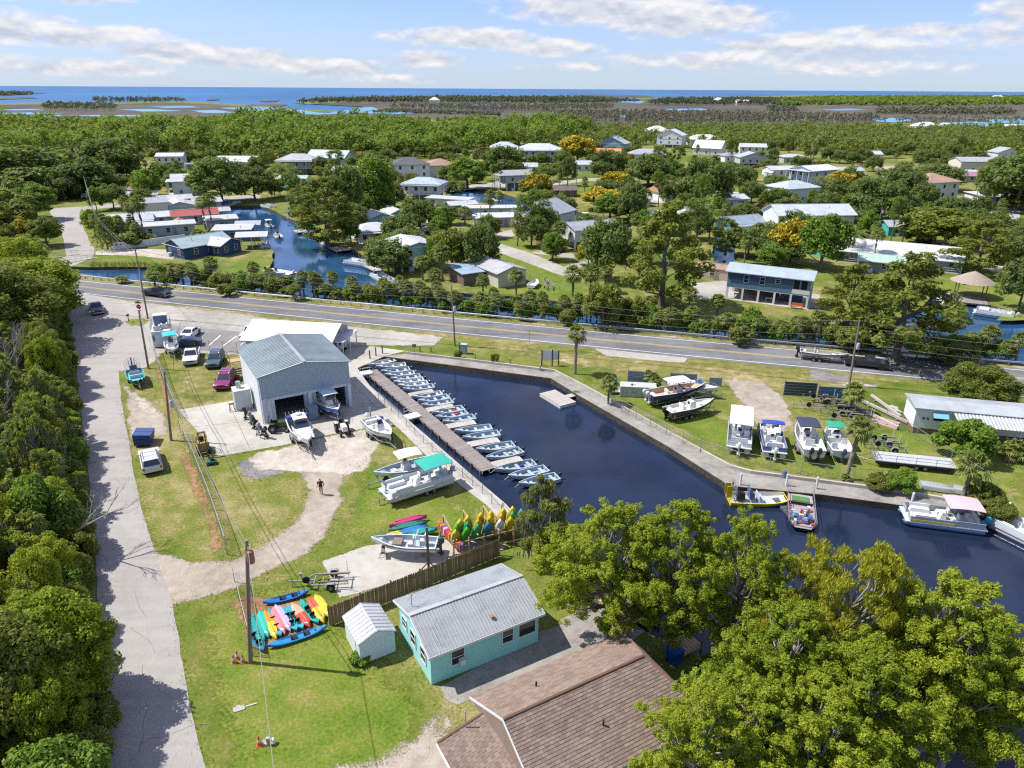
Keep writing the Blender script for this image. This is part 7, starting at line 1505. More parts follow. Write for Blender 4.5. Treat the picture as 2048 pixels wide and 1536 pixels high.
# satellite dish, dock lamp, blue bin, antenna
p = G(1296,1300); t = thing('satellite_dish', 'grey satellite dish on a pole behind the shingle house', 'dish', (p.x, p.y, 0), R_(-100)); MB().tube([(0,0,0),(0,0,3.1)], .05,8).build('mast', M['galv'], t)
d = MB().lathe([(0,0),(.25,.03),(.45,.1),(.58,.18),(.6,.19),(.45,.13),(.25,.06),(0,.03)], 20); o = d.build('reflector', paint((.18,.20,.23),.5), t, True); o.location = (.1,0,3.2); o.rotation_euler = (0, R_(50),0); MB().tube([(.1,0,2.9),(.75,0,3.3)], .025,5).cbox(.8,0,3.35,.18,.14,.12).build('feed_arm', M['off'], t)
p = G(1300,1262); t = thing('antenna_mast', 'thin mast with a curved yagi antenna behind the shingle house', 'antenna', (p.x, p.y, 0)); MB().tube([(0,0,0),(0,0,3.6)], .03,6).build('mast', M['galv'], t); MB().tube([(-.7,0,3.5),(0,0,3.65),(.7,.1,3.4)], .03,5).tube([(-.3,-.4,3.5),(-.3,.4,3.5)], .012,4).tube([(.3,-.4,3.5),(.3,.4,3.5)], .012,4).build('elements', M['white'], t)
p = G(1292,1205); t = thing('dock_lamp', 'double floodlight on a wooden dock post', 'lamp', (p.x, p.y, -.5)); MB().box(-.08,.08,-.08,.08,-.6,2.9).build('post', M['newwood'], t)
for s in (-1,1): MB().lathe([(.04,0),(.16,.2),(.17,.24),(0,.22)], 10,(s * .25,-.1,2.95)).build('lamp_head', M['white'], t)
p = G(1238,1178); t = thing('dock_piling', 'single wooden dock piling beside the new timber deck', 'post', (p.x, p.y, 0)); MB().tube([(0,0,-1.8),(0,0,1.0)], .12,8).build('piling', M['newwood'], t); MB().lathe([(.13,1.0),(.08,1.08),(0,1.1)], 8).build('cap', M['newwood'], t)
p = G(1348,1322); t = thing('blue_bin', 'bright blue covered bin behind the shingle house', 'bin', (p.x, p.y, 0), R_(35)); MB().cbox(0,0,.5,.75,.8,1.0,1.12).build('body', paint((.01,.07,.42),.6), t); MB().cbox(0,0,1.05,.92,.98,.12,.9).build('lid', paint((.01,.09,.48),.6), t)
for s in (-.3,.3): wheel(t, -.35, s, .12,.06)
p = G(1280,1212); t = thing('crab_trap_buoys', 'yellow float bundle on the timber deck', 'float', (p.x, p.y, .15)); MB().lathe([(0,0),(.3,.05),(.36,.25),(.2,.42),(0,.45)], 12).build('float', paint((.62,.42,.02)), t, True); MB().lathe([(0,0),(.2,.04),(.22,.18),(0,.3)], 10,(.4,.1,0)).build('float', paint((.62,.42,.02)), t, True)
# gates and panels in the yard
def gate(label, u, v, w, h, ang, col, bars=4):
 p = G(u, v); t = thing('yard_gate', label, 'gate', (p.x, p.y, 0), R_(ang)); MB().box(-w / 2 + .05, w / 2 - .05,-.015,.015,.12, h - .05).build('panel', col, t); mb = MB()
 for x in (-w / 2, w / 2): mb.tube([(x, 0,0),(x, 0, h + .2)], .05,6)
 for i in range(bars): mb.tube([(-w / 2,-.03,.1 + i * (h - .1) / (bars - 1)),(w / 2,-.03,.1 + i * (h - .1) / (bars - 1))], .03,5)
 mb.build('frame', M['galv'], t)
ps = paint((.16,.20,.24),.6); gate('tall grey screened gate beside the tank by the palms', 1282,775,3.6,2.3,-10, paint((.20,.24,.27),.5)); gate('blue-grey gate panel behind the navy boat', 1365,772,3.4,1.8,-8, paint((.24,.31,.40),.5)); gate('small blue notice gate by the dirt track', 1430,772,1.6,1.2,-5, paint((.22,.34,.45)))
gate('dark screened cage gate in the trailer yard', 1598,793,4.0,2.0,-8, paint((.05,.07,.06),.8),6); gate('blue slatted panel in the trailer yard', 1664,797,3.6,1.6,-8, paint((.06,.16,.24),.6))
p = G(1275,790); t = thing('water_tank', 'pale ribbed rectangular tank under the small palms', 'tank', (p.x, p.y, 0), R_(-6)); MB().cbox(0,0,.75,4.6,1.7,1.4).build('body', paint((.44,.46,.43),.7,.15), t)
for i in range(8): MB().box(-2.1 + i * .6,-2.0 + i * .6,-.9,-.852,.1,1.4).build('rib', paint((.40,.42,.40)), t)
p = G(1232,787); t = thing('fish_table', 'small blue and white cleaning table on the basin lawn', 'table', (p.x, p.y, 0),0); MB().cbox(0,0,.4,1.6,.9,.12).build('tabletop', M['off'], t); MB().box(-.1,.1,.2,.4,0,2.0).build('post', paint((.05,.2,.4)), t)
for s in (-.6,.6): MB().box(s - .06, s + .06,-.3,.3,0,.34).build('leg', M['pole'], t)
# lumber stack
for i, (a, b) in enumerate((((1722,805),(1815,850)),((1742,795),(1800,838)),((1705,815),(1795,860)))):
 c, ang, L = place(a, b); t = thing('lumber_beam', ['longest pale beam of the lumber pile by the trailers', 'upper beam of the lumber pile by the trailers', 'beam lying lowest in the lumber pile by the trailers'][i], 'lumber', (*c.xy, .2), ang, 'lumber by the trailers'); MB().box(-L / 2, L / 2,-.16,.16,.0,.28).build('beam', M['dockp'], t)
 for x in (-L * .3, L * .3): MB().box(x - .1, x + .1,-.4,.4,-.2,-.003).build('bearer', M['pole'], t)
c, ang, L = place((1745,838),(1800,855)); t = thing('board_pile', 'faded pink board pile beside the chain-link fence', 'lumber', (*c.xy, 0), ang)
for i in range(5): MB().box(-L / 2 + .1 * i, L / 2 - .1 * i, -1.1 + i * .45,-.72 + i * .45,.02,.15 + .04 * (i % 2)).build('board', wood((.42,.27,.24)), t)
# upturned aluminium jon boats on the right bank
for i, (a, b) in enumerate((((1845,975),(1915,985)),((1920,985),(1975,998)))):
 c, ang, L = place(a, b); t = thing('aluminium_boat', ['long upturned silver boat lying along the seawall', 'shorter upturned silver boat by the bank palm'][i], 'boat', (*c.xy, .5), ang); mb = hull_mb(max(L, 3.6),1.3,.45,.1,.1,.1, rim=.05, n=8, square=.4); mb.v = [(x, y, .05 - z + .45 - .0) for x, y, z in mb.v]; mb.build('hull', [M['alu'], M['alu'], M['alu']], t, True); t.location.z = .05; MB().cbox(0,0,.51, L * .7,.05,.04).build('keel', M['alu'], t)
# mooring posts
for i, (u, v) in enumerate(((765,707),(752,712),(740,718),(1480,970),(1572,972),(1632,978),(1822,1010),(2013,1030))):
 p = G(u, v); lb = ['mooring post at the ramp, farthest', 'mooring post at the ramp, middle', 'mooring post at the ramp, nearest', 'white mooring pipe at the yellow airboat', 'white mooring pipe between the two airboats', 'white mooring pipe behind the cluttered airboat', 'white mooring pipe at the pink-topped pontoon', 'white mooring pipe at the end of the seawall'][i]
 t = thing('mooring_post', lb, 'post', (p.x, p.y, 0)); MB().tube([(0,0,-1.5),(0,0,1.3)], .11,8).build('pipe', M['pole'] if i < 3 else M['white'], t); MB().lathe([(.12,1.3),(.05,1.38),(0,1.39)], 8).build('cap', M['pole'] if i < 3 else M['white'], t)
for i, (u, v) in enumerate(((840,703),(862,704),(950,718),(1020,728),(1080,742))):
 p = G(u, v); t = thing('lawn_bollard', f'{["green", "brown", "grey", "grey", "grey"][i]} short lawn post, {ORD[i]} along the seawall from the ramp', 'bollard', (p.x, p.y, 0),0, 'short posts along the seawall lawn'); MB().tube([(0,0,0),(0,0,.9)], .09,7).build('post', paint([(.03,.2,.1),(.2,.12,.08),(.25,.25,.24),(.25,.25,.24),(.25,.25,.24)][i]), t); MB().lathe([(.1,.9),(.05,.98),(0,.99)], 7).build('cap', M['white'], t)
p = G(1152,785); t = thing('garden_hose', 'small coil of green hose on the seawall walkway', 'hose', (p.x, p.y, .05)); MB().tube([(.3 * math.cos(a * .5) * (1 + a * .01),.22 * math.sin(a * .5),.03 + .004 * a) for a in range(40)], .02,5).build('coil', paint((.02,.35,.2)), t)
# ------------------------------------------------------------------ the walking man
p = G(643,989); pt = thing('person', 'person in black shirt and khaki shorts walking down the dirt track', 'person', (p.x, p.y, .02), R_(-82))
def skin_body(name, chain, mats, parent, sub=2):
 V = [c[0] for c in chain]; E = [(c[2], i) for i, c in enumerate(chain) if c[2] is not None]
 me = bpy.data.meshes.new(name); me.from_pydata(V, E, []); o = bpy.data.objects.new(name, me); COL.objects.link(o); o.parent = parent
 m = o.modifiers.new('s', 'SKIN'); s = o.modifiers.new('u', 'SUBSURF'); s.levels = sub; s.render_levels = sub
 for i, c in enumerate(chain):
  r = c[1]; me.skin_vertices[0].data[i].radius = r if isinstance(r, tuple) else (r, r)
 me.skin_vertices[0].data[0].use_root = True
 dg = bpy.context.evaluated_depsgraph_get(); ev = o.evaluated_get(dg); nm = bpy.data.meshes.new_from_object(ev); o.modifiers.clear(); o.data = nm
 nm.materials.clear()
 for mm in mats: nm.materials.append(mm)
 for pl in nm.polygons:
  z = pl.center.z; y = abs(pl.center.y); arm = y > .20 and z < 1.45
  pl.use_smooth = True
  if z > 1.50: pl.material_index = 0 if z < 1.70 else 3
  elif arm and z < 1.22: pl.material_index = 0
  elif z > .93: pl.material_index = 1
  elif z > .46: pl.material_index = 2
  elif z > .10: pl.material_index = 0
  else: pl.material_index = 4
 return o
ch = [((0,0,.95),(.17,.19), None),((0.03,0,1.12),(.18,.20),0),((.03,0,1.32),(.17,.22),1),((.03,0,1.47),(.09,.12),2),((.04,0,1.55),.062,3),((.06,0,1.66),(.10,.085),4),((.06,0,1.76),(.075,.07),5),
 ((.03,.20,1.43),.075,3),((-.04,.29,1.18),.055,7),((.06,.32,.97),.042,8),((.09,.32,.88),.04,9),((.03,-.20,1.43),.075,3),((.02,-.29,1.17),.055,11),((.16,-.31,.98),.042,12),((.20,-.31,.89),.04,13),
 ((.03,.10,.84),.105,0),((.16,.11,.50),.075,15),((.02,.11,.10),.05,16),((.15,.115,.05),.045,17),((-.02,-.10,.84),.105,0),((-.02,-.11,.50),.075,19),((-.22,-.11,.13),.05,20),((-.12,-.115,.06),.045,21)]
skin_body('body', ch, [paint((.48,.27,.19),.6,.05), paint((.018,.018,.022),.8,.1), paint((.38,.31,.22),.8,.1), paint((.05,.035,.025),.8), paint((.05,.05,.05),.7)], pt)
# ------------------------------------------------------------------ vegetation
def leaf_quads(C, Rr, per, lL, lW, seed, up=.45, flat=.8, shell=.33, weep=0.0):
 g = np.random.default_rng(seed); C = np.asarray(C, float); Rr = np.asarray(Rr, float); n = len(C) * per; idx = np.repeat(np.arange(len(C)), per)
 d = g.normal(size=(n, 3)); d /= np.linalg.norm(d, axis=1)[:, None]
 rad = Rr[idx] * g.random(n) ** shell
 P = C[idx] + d * rad[:, None] * np.array([1,1, flat])
 nn = d * .75 + g.normal(size=(n, 3)) * .42 + np.array([0,0, up]); nn /= np.linalg.norm(nn, axis=1)[:, None]
 q = g.normal(size=(n, 3))
 if weep: q = q * (1 - weep) + np.array([0,0,-1.6]) * weep
 if weep:
  a = q / np.linalg.norm(q, axis=1)[:, None]; b = np.cross(nn, a); b /= np.linalg.norm(b, axis=1)[:, None] + 1e-9
 else:
  a = np.cross(nn, q); a /= np.linalg.norm(a, axis=1)[:, None] + 1e-9; b = np.cross(nn, a)
 s = g.uniform(.65,1.35, n)[:, None]
 V = np.stack([P - a * lL * s, P - b * lW * s, P + a * lL * s, P + b * lW * s], 1).reshape(-1,3)
 return V, np.arange(n * 4).reshape(-1,4)
def round_clumps(n, w, z0, z1, r, seed, lumpy=.25):
 g = np.random.default_rng(seed); C = []; zc, hz = (z0 + z1) / 2,(z1 - z0) / 2
 while len(C) < n:
  d = g.normal(size=3); d /= np.linalg.norm(d)
  if d[2] < -.55: continue
  k_ = (1 - lumpy) + lumpy * g.random() if g.random() < .78 else g.uniform(.25,.7)
  C.append((d[0] * (w / 2 - r * .7) * k_, d[1] * (w / 2 - r * .7) * k_, zc + d[2] * (hz - r * .5) * k_))
 C = np.array(C); return C, r * g.uniform(.7,1.25, n)
def pine_clumps(n, w, h, r, seed):
 g = np.random.default_rng(seed); z = h * (.52 + .46 * g.random(n) ** .8); k_ = 1 - np.abs((z / h - .72) / .34) ** 2 * .6; a = g.random(n) * 6.283; rad = w / 2 * k_ * np.sqrt(g.random(n))
 return np.stack([rad * np.cos(a), rad * np.sin(a), z], 1), r * g.uniform(.7,1.2, n)
def cyp_clumps(nb, w, h, r, seed, z0=.22, sub=1):
 g = np.random.default_rng(seed); C = []; R = []
 for i in range(nb):
  s = (i + g.random()) / nb; z = h * (z0 + (1 - z0) * s); a = i * 2.4 + g.uniform(-.5,.5)
  ln = w / 2 * (1 - max(0,(s - .35) / .65) ** 1.7 * .88) * (.55 + .45 * min(1, s / .25)) * g.uniform(.7,1.08)
  m = max(2, int(ln / (r * 1.15)))
  for j in range(m):
   f = .28 + .72 * (j + 1) / m; sp = g.normal(size=2) * r * .55 * f
   c0 = np.array((math.cos(a) * ln * f - math.sin(a) * sp[0], math.sin(a) * ln * f + math.cos(a) * sp[0], z + ln * f * .20 + sp[1] * .5 - .04 * ln * f * f)); r0 = r * g.uniform(.65,1.15) * (1.12 - .35 * f * s)
   for _ in range(sub): C.append(c0 + g.normal(size=3) * r0 * np.array((.55,.55,.42)) * (sub > 1)); R.append(r0 * (g.uniform(.38,.72) if sub > 1 else 1))
 C.append((0,0, h - r * .5)); R.append(r * .8)
 return np.array(C), np.array(R)
def trunk_mesh(name, h, r, C, mat, seed, limbs=14, lean=.03, top=.8):
 g = random.Random(seed); mb = MB(); pts = []; n = 6; ox, oy = g.uniform(-lean, lean) * h, g.uniform(-lean, lean) * h
 for i in range(n + 1):
  s = i / n; pts.append(Vector((ox * s * s + g.uniform(-.02,.02) * h * s, oy * s * s + g.uniform(-.02,.02) * h * s, h * top * s - .15)))
 mb.tube(pts, [r * (1.25 if i == 0 else 1 - .72 * i / n) for i in range(n + 1)], 8)
 idx = list(range(len(C))); g.shuffle(idx)
 for j in idx[:limbs]:
  c = Vector(C[j]); z = min(c.z * .72, h * top * .92); s = max(.15, min(1, z / (h * top))); k_ = int(s * n); base = pts[min(k_, n)]
  mid = base.lerp(c, .5) + Vector((g.uniform(-.05,.05) * h, g.uniform(-.05,.05) * h, -.02 * h)); mb.tube([base, mid, c], [r * .34 * (1.2 - s * .6), r * .2, r * .06], 5)
 return mb.build(name, mat, None, True)
PROTO = {}; DEAD = []
def proto(key, kind, h, w, nb, r, per, lL, lW, lf, bark='bark', seed=0, rt=.028, limbs=14, extra=None, weep=0., up=.45, flat=.8, z0=None, sub=1, shell=.33):
 if kind == 'round': C, R = round_clumps(nb, w, h * (.18 if z0 is None else z0), h, r, seed)
 elif kind == 'pine': C, R = pine_clumps(nb, w, h, r, seed)
 else: C, R = cyp_clumps(nb, w, h, r, seed, .2 if z0 is None else z0, sub)
 V, F = leaf_quads(C, R, per, lL, lW, seed + 50, up, flat, shell, weep=weep); midx = None; mats = [LF[lf] if isinstance(lf, str) else LF[lf[0]]]
 if not isinstance(lf, str):
  g = np.random.default_rng(seed); top = C[:, 2] > np.quantile(C[:, 2], lf[2]); ci = np.repeat(np.arange(len(C)), per); midx = (top[ci] & (g.random(len(ci)) < .85)).astype(int); mats.append(LF[lf[1]])
 cr = mesh_np('crown', V, F, mats, None, False, midx); tr = trunk_mesh('trunk', h, h * rt, C, M[bark], seed, limbs)
 ex = extra(C, R) if extra else []
 PROTO[key] = (h, w, [(o.name.split('.')[0], o.data) for o in [cr, tr] + ex])
 for o in [cr, tr] + ex: DEAD.append(o)
def moss_extra(C, R):
 g = np.random.default_rng(4); n = 1500; i = g.integers(0, len(C), n); P = C[i] + g.normal(size=(n, 3)) * R[i][:, None] * .6; P[:, 2] -= R[i] * .4; Ls = g.uniform(.3,.95, n); a = g.random(n) * 6.283; wv = np.stack([np.cos(a), np.sin(a), a * 0], 1) * g.uniform(.03,.09, n)[:, None]
 dn = np.stack([g.normal(size=n) * .06, g.normal(size=n) * .06,-Ls], 1)
 V = np.stack([P - wv, P + wv, P + dn + wv * .3, P + dn - wv * .3], 1).reshape(-1,3); return [mesh_np('hanging_moss', V, np.arange(n * 4).reshape(-1,4), LF['moss'])]
# distant versions
for i in range(3): proto(f'oak{i}', 'round', 9,11,64,1.3,115,.26,.17, 'oak', seed=10 + i, z0=.02)
for i in range(2): proto(f'olive{i}', 'round', 9,8,52,1.1,115,.24,.15, 'olive', seed=20 + i, z0=.02)
for i in range(2): proto(f'bright{i}', 'round', 10,8,54,1.1,115,.24,.15, 'bright', seed=30 + i, z0=.02)
for i in range(2): proto(f'pine{i}', 'pine', 18,8,30,1.35,95,.36,.12, 'pine', seed=40 + i, rt=.016, limbs=20)
for i in range(2): proto(f'gold{i}', 'round', 7,8,46,1.05,105,.24,.16,('olive', 'gold', .25), seed=50 + i, z0=.05)
for i in range(2): proto(f'cypm{i}', 'cyp', 12,9,30,.95,105,.24,.11, 'olive', seed=60 + i, z0=.1)
for i in range(2): proto(f'shrub{i}', 'round', 2.6,3.2,22,.62,120,.16,.10, ['olive', 'bright'][i], seed=70 + i, rt=.02, limbs=6, z0=0.0)
# near versions
for i in range(3): proto(f'ncyp{i}', 'cyp', 11,9,42,.64,135,.074,.033, 'cyp', 'barkg', seed=80 + i, rt=.024, limbs=90, flat=.9, up=.75, sub=5, shell=.5)
proto('nweep0', 'cyp', 11,9,38,.64,125,.13,.021, 'cypy', 'barkg', seed=91, rt=.022, limbs=90, weep=.65, flat=.9, sub=5, shell=.5)
proto('nmoss0', 'cyp', 8,5,18,.6,330,.12,.05, 'olive', 'barkg', seed=95, limbs=40, extra=moss_extra)
for i in range(2): proto(f'noak{i}', 'round', 8,7.5,60,.95,400,.13,.075, 'oak', seed=100 + i, limbs=30, z0=.05)
for i in range(2): proto(f'nolive{i}', 'round', 7,6.5,60,.8,420,.105,.055, ['olive', 'cyp'][i], seed=110 + i, limbs=30, z0=.03)
proto('nloose0', 'cyp', 8,6,26,.62,95,.10,.045,('olive', 'cyp', .45), 'barkg', seed=130, rt=.02, limbs=70, sub=4, shell=.5, flat=.9, extra=moss_extra)
for i in range(2): proto(f'nbush{i}', 'round', 3.6,4.2,40,.62,360,.11,.065, ['bright', 'olive'][i], seed=120 + i, limbs=14, z0=-.05)
LBL = {}
def nth(n): return ORD[n - 1] if n <= len(ORD) else f'{n}' + ('th' if 10 < n % 100 < 14 else {1: 'st', 2: 'nd', 3: 'rd'}.get(n % 10, 'th'))
def counted(lb, frm):
 LBL[lb] = LBL.get(lb, 0) + 1; return f'{lb}, {nth(LBL[lb])} from {frm}'
def tree(key, p, h, w, label, cat='tree', group=None, name='tree', rz=None, rnd=random.Random(77)):
 hn, wn, parts = PROTO[key]; t = thing(name, label, cat, (p[0], p[1], p[2] if len(p) > 2 else 0), rnd.uniform(0,6.28) if rz is None else rz, group); t.scale = (w / wn, w / wn, h / hn)
 for nm, me in parts:
  o = bpy.data.objects.new(nm, me); COL.objects.link(o); o.parent = t
 return t
def T(key, u, vb, vt, wpx, label, cat='tree', group=None, name='tree'):
 p = G(u, vb); h = height_at(p, vt); w = wpx * mpp((p.x, p.y, h * .6)); return tree(key, (p.x, p.y), h, w, label, cat, group, name)
# palms
def palm_fronds(nf, R, seed, fans=11, single=False, lo=-55, dry=.15):
 g = random.Random(seed); V = []; F = []; MI = []; out = []
 for i in range(nf):
  az_ = i * 2.39996 + g.uniform(-.2,.2); e = R_(lo + (85 - lo) * ((i + .5) / nf) ** .85); e += g.uniform(-.12,.12)
  D = Vector((math.cos(az_) * math.cos(e), math.sin(az_) * math.cos(e), math.sin(e))); side = Vector((-math.sin(az_), math.cos(az_),0)); upv = side.cross(D).normalized() * -1
  if upv.z < 0: upv = -upv
  st = D * R * g.uniform(.38,.5); b0 = len(V); vv = []; ff = []
  def strip(a, b, c, wa, wb, ax):
   k0 = len(vv); vv.extend([a - ax * wa, a + ax * wa, b + ax * wb, b - ax * wb, c + ax * .006, c - ax * .006]); ff.extend([(k0, k0 + 1, k0 + 2, k0 + 3),(k0 + 3, k0 + 2, k0 + 4, k0 + 5)])
  strip(Vector((0,0,0)), st * .5, st, .03,.025, side)
  for j in range(fans):
   t_ = (j / (fans - 1) - .5) * R_(165); ln = R * g.uniform(.5,.62) * (1 - .25 * abs(t_) / 1.4); dd = (D * math.cos(t_) + side * math.sin(t_) + upv * g.uniform(-.1,.15)).normalized()
   mid = st + dd * ln * .6; tip = st + dd * ln * .95 + Vector((0,0,-ln * g.uniform(.25,.5))); ax = dd.cross(upv).normalized(); strip(st, mid, tip, .02,.085, ax)
  d_ = 1 if (e < R_(lo + 35) and g.random() < dry * 3) else 0
  if single: out.append((vv, ff, d_))
  else: V += vv; F += [tuple(a + b0 for a in f) for f in ff]; MI += [d_] * len(ff)
 return out if single else (np.array([tuple(v) for v in V]), np.array(F), MI)
def feather_fronds(nf, R, seed):
 g = random.Random(seed); V = []; F = []
 for i in range(nf):
  a = i * 2.4 + g.uniform(-.2,.2); e = R_(-15 + 80 * (i + .5) / nf); pts = []; d = Vector((math.cos(a) * math.cos(e), math.sin(a) * math.cos(e), math.sin(e))); p = Vector((0,0,0)); side = Vector((-math.sin(a), math.cos(a),0))
  for k_ in range(9): pts.append(p.copy()); p += d * R / 8; d = (d + Vector((0,0,-.20))).normalized()
  for k_ in range(1,9):
   for s in (-1,1):
    for q in (0,.5):
     b = pts[k_ - 1].lerp(pts[k_], q + .25); ln = R * .30 * (1 - abs(k_ - 4) / 9); tip = b + side * s * ln * .75 + Vector((0,0,-ln * .6)) + (pts[k_] - pts[k_ - 1]) * 1.0; ax = (pts[k_] - pts[k_ - 1]).normalized() * .05; b0 = len(V); V += [b - ax, b + ax, tip + ax * .2, tip - ax * .2]; F.append((b0, b0 + 1, b0 + 2, b0 + 3))
   b0 = len(V); w_ = side * .03; V += [pts[k_ - 1] - w_, pts[k_ - 1] + w_, pts[k_] + w_, pts[k_] - w_]; F.append((b0, b0 + 1, b0 + 2, b0 + 3))
 return np.array([tuple(v) for v in V]), np.array(F)
def palm_proto(key, h, R, nf, seed, kind='fan', r=.19):
 if kind == 'fan': V, F, mi = palm_fronds(nf, R, seed)
 else: V, F = feather_fronds(nf, R, seed); mi = None
 V = V + np.array([0,0, h]); cr = mesh_np('crown', V, F, [LF['palm'], LF['palmd']], None, False, mi); g = random.Random(seed); mb = MB(); n = 9
 pts = [(g.uniform(-.04,.04) * h * .3, g.uniform(-.04,.04) * h * .3, h * i / n - (.1 if i == 0 else 0)) for i in range(n)] + [(0,0, h + .05)]
 mb.tube(pts, [r * 1.25] + [r * (1 + .12 * (i % 2)) for i in range(n - 1)] + [r * 1.35], 8); tr = mb.build('trunk', M['palmbark'], None, True)
 PROTO[key] = (h + R * .8, R * 2, [('crown', cr.data),('trunk', tr.data)]); DEAD.extend([cr, tr])
for i in range(3): palm_proto(f'sabal{i}', 4.2,1.9,44,200 + i)
palm_proto('wash0', 7.5,2.1,54,210, r=.22); palm_proto('queen0', 6.0,2.6,18,211, 'feather', .16)
V, F, mi = palm_fronds(30,1.5,220,13, lo=-5); cr = mesh_np('crown', V + np.array([0,0,.45]), F, [LF['palm'], LF['palmd']], None, False, mi); tr = MB().tube([(0,0,-.1),(.05,0,.5)], [.2,.16], 7).build('trunk', M['palmbark'], None, True); PROTO['saw0'] = (1.9,3.0, [('crown', cr.data),('trunk', tr.data)]); DEAD += [cr, tr]
def big_palm(label, u, vb, vt, wpx, seed, r=.2, lean=0.):
 p = G(u, vb); h = height_at(p, vt); R = wpx * mpp((p.x, p.y, h)) / 2; th = h - R * .62; t = thing('sabal_palm', label, 'palm', (p.x, p.y, 0)); g = random.Random(seed); n = 12; dx = lean * th
 pts = [(dx * (i / n) ** 1.5 + g.uniform(-.02,.02), g.uniform(-.02,.02), th * i / n - (.1 if i == 0 else 0)) for i in range(n + 1)]; MB().tube(pts, [r * 1.3] + [r * (1 + .15 * (i % 2)) for i in range(n - 1)] + [r * 1.5], 9).build('trunk', M['palmbark'], t, True)
 for vv, ff, d_ in palm_fronds(28, R, seed, 13, True):
  o = MB().add([tuple(v) for v in vv], ff).build('frond', LF['palmd'] if d_ else LF['palm'], t, fix=False); o.location = (pts[-1][0], pts[-1][1], th)
big_palm('tall sabal palm between the road and the basin', 1150,748,652,52,1); big_palm('sabal palm standing in the seawall lawn before the deck boat', 1692,958,838,62,2, lean=.06); big_palm('sabal palm on the right bank above the silver boats', 1925,1000,908,72,3); big_palm('sabal palm beside the lumber in the trailer yard', 1700,825,768,50,4)
big_palm('thin dark palm leaning by the seawall', 1216,808,755,46,5,.14); big_palm('small palm beside the tank, left', 1262,790,770,30,6,.12); big_palm('small palm beside the tank, right', 1310,782,752,34,7,.12); big_palm('short palm by the gate panel', 1295,775,742,28,8,.12)
# --- right-hand cypresses (near)
T('ncyp0', 1213,1275,1020,270, 'cypress with spreading limbs beside the brick patio'); T('ncyp1', 1335,1300,1015,250, 'leaning bright green cypress beside the dish'); T('ncyp2', 1450,1345,1040,210, 'bright cypress over the water left of the yellow one')
T('nweep0', 1660,1420,1105,320, 'yellow weeping cypress crown over the canal'); T('ncyp0', 1840,1490,1175,290, 'tall right-hand cypress nearest the open canal'); T('ncyp1', 1540,1500,1230,300, 'broad bright cypress in front of the yellow one')
T('ncyp2', 1680,1580,1310,290, 'cypress at the bottom right over the canal bank'); T('ncyp0', 1880,1530,1245,220, 'rightmost cypress leaning over the water'); T('ncyp1', 1480,1600,1370,270, 'cypress at the picture bottom beside the shingle house'); T('ncyp2', 1380,1640,1385,230, 'cypress branches overhanging the shingle roof'); T('ncyp0', 1610,1640,1390,300, 'dark cypress at the bottom edge')
T('nmoss0', 1085,1128,965,110, 'moss-hung tree beside the kayak rack'); T('nolive1', 1120,1160,1045,130, 'light green tree right of the moss-hung tree'); T('nbush0', 1420,1390,1330,110, 'shrub behind the shingle house', 'shrub', name='shrub'); T('nbush0', 1475,1440,1370,130, 'dark shrub in the shade behind the shingle house', 'shrub', name='shrub')
# --- single trees and shrubs of the marina side
T('nolive0', 1952,822,728,132, 'rounded broadleaf tree beside the highway at right'); T('nbush0', 1925,915,838,105, 'dense green shrub in front of the mobile home', 'shrub', name='shrub'); T('nbush0', 1800,985,938,56, 'light green shrub on the seawall bank', 'shrub', name='shrub'); T('nbush1', 1758,980,950,50, 'dark low shrub left of the light green one', 'shrub', name='shrub'); T('nbush1', 1965,1008,965,60, 'reddish shrub around the bank palm', 'shrub', name='shrub'); T('nbush1', 1990,1035,1000,60, 'shrub at the end of the seawall', 'shrub', name='shrub')
T('shrub0', 916,716,700,20, 'thin young shrub by the electrical cabinet', 'shrub', name='shrub'); T('shrub0', 990,726,706,20, 'thin young shrub on the lawn strip', 'shrub', name='shrub')
tree('saw0', G(2028,918),2.6,4.0, 'banana plants beside the mobile home', 'plant', name='banana_plant'); tree('saw0', G(1690,962),.9,1.5, 'low palmetto at the foot of the lawn palm', 'plant', name='palmetto'); tree('shrub1', G(720,1322),.8,1.6, 'weeds growing along the garden shed wall', 'plant', name='weeds')
# --- jungle left of the lane
g = random.Random(15)
def twig(mb, a, d, ln, r, dep):
 b = a + d * ln; mb.tube([a, a.lerp(b, .5) + Vector((g.uniform(-.06,.06), g.uniform(-.06,.06), g.uniform(-.03,.06))) * ln, b], [r, r * .75, r * .5], 5 if dep > 1 else 4, dep > 2)
 if dep > 0:
  for _ in range(3 if dep > 1 else 4): twig(mb, a.lerp(b, g.uniform(.45,1)),(d + Vector((g.uniform(-.6,.6), g.uniform(-.6,.6), g.uniform(-.3,.5)))).normalized(), ln * g.uniform(.5,.72), r * .52, dep - 1)
mb = MB()
for a in range(5): twig(mb, Vector((0,0,2.4 + a * .5)), Vector((math.cos(a * 1.9) * .6, math.sin(a * 1.9) * .6,.8)).normalized(),2.2,.07,3)
o = mb.build('branches', M['barkg'], None, fix=False); o2 = MB().tube([(0,0,-.1),(.1,0,2.5),(0,.1,5)], [.14,.1,.04], 6).build('trunk', M['barkg']); PROTO['nbare'] = (7., 6., [('branches', o.data),('trunk', o2.data)]); DEAD += [o, o2]
rg = random.Random(21); la, lb_ = G(132,590).xy, G(222,1600).xy; ld = (lb_ - la); LL = ld.length; le = ld / LL; ln_ = Vector((le.y, -le.x)); GL = 'jungle along the left of the lane'
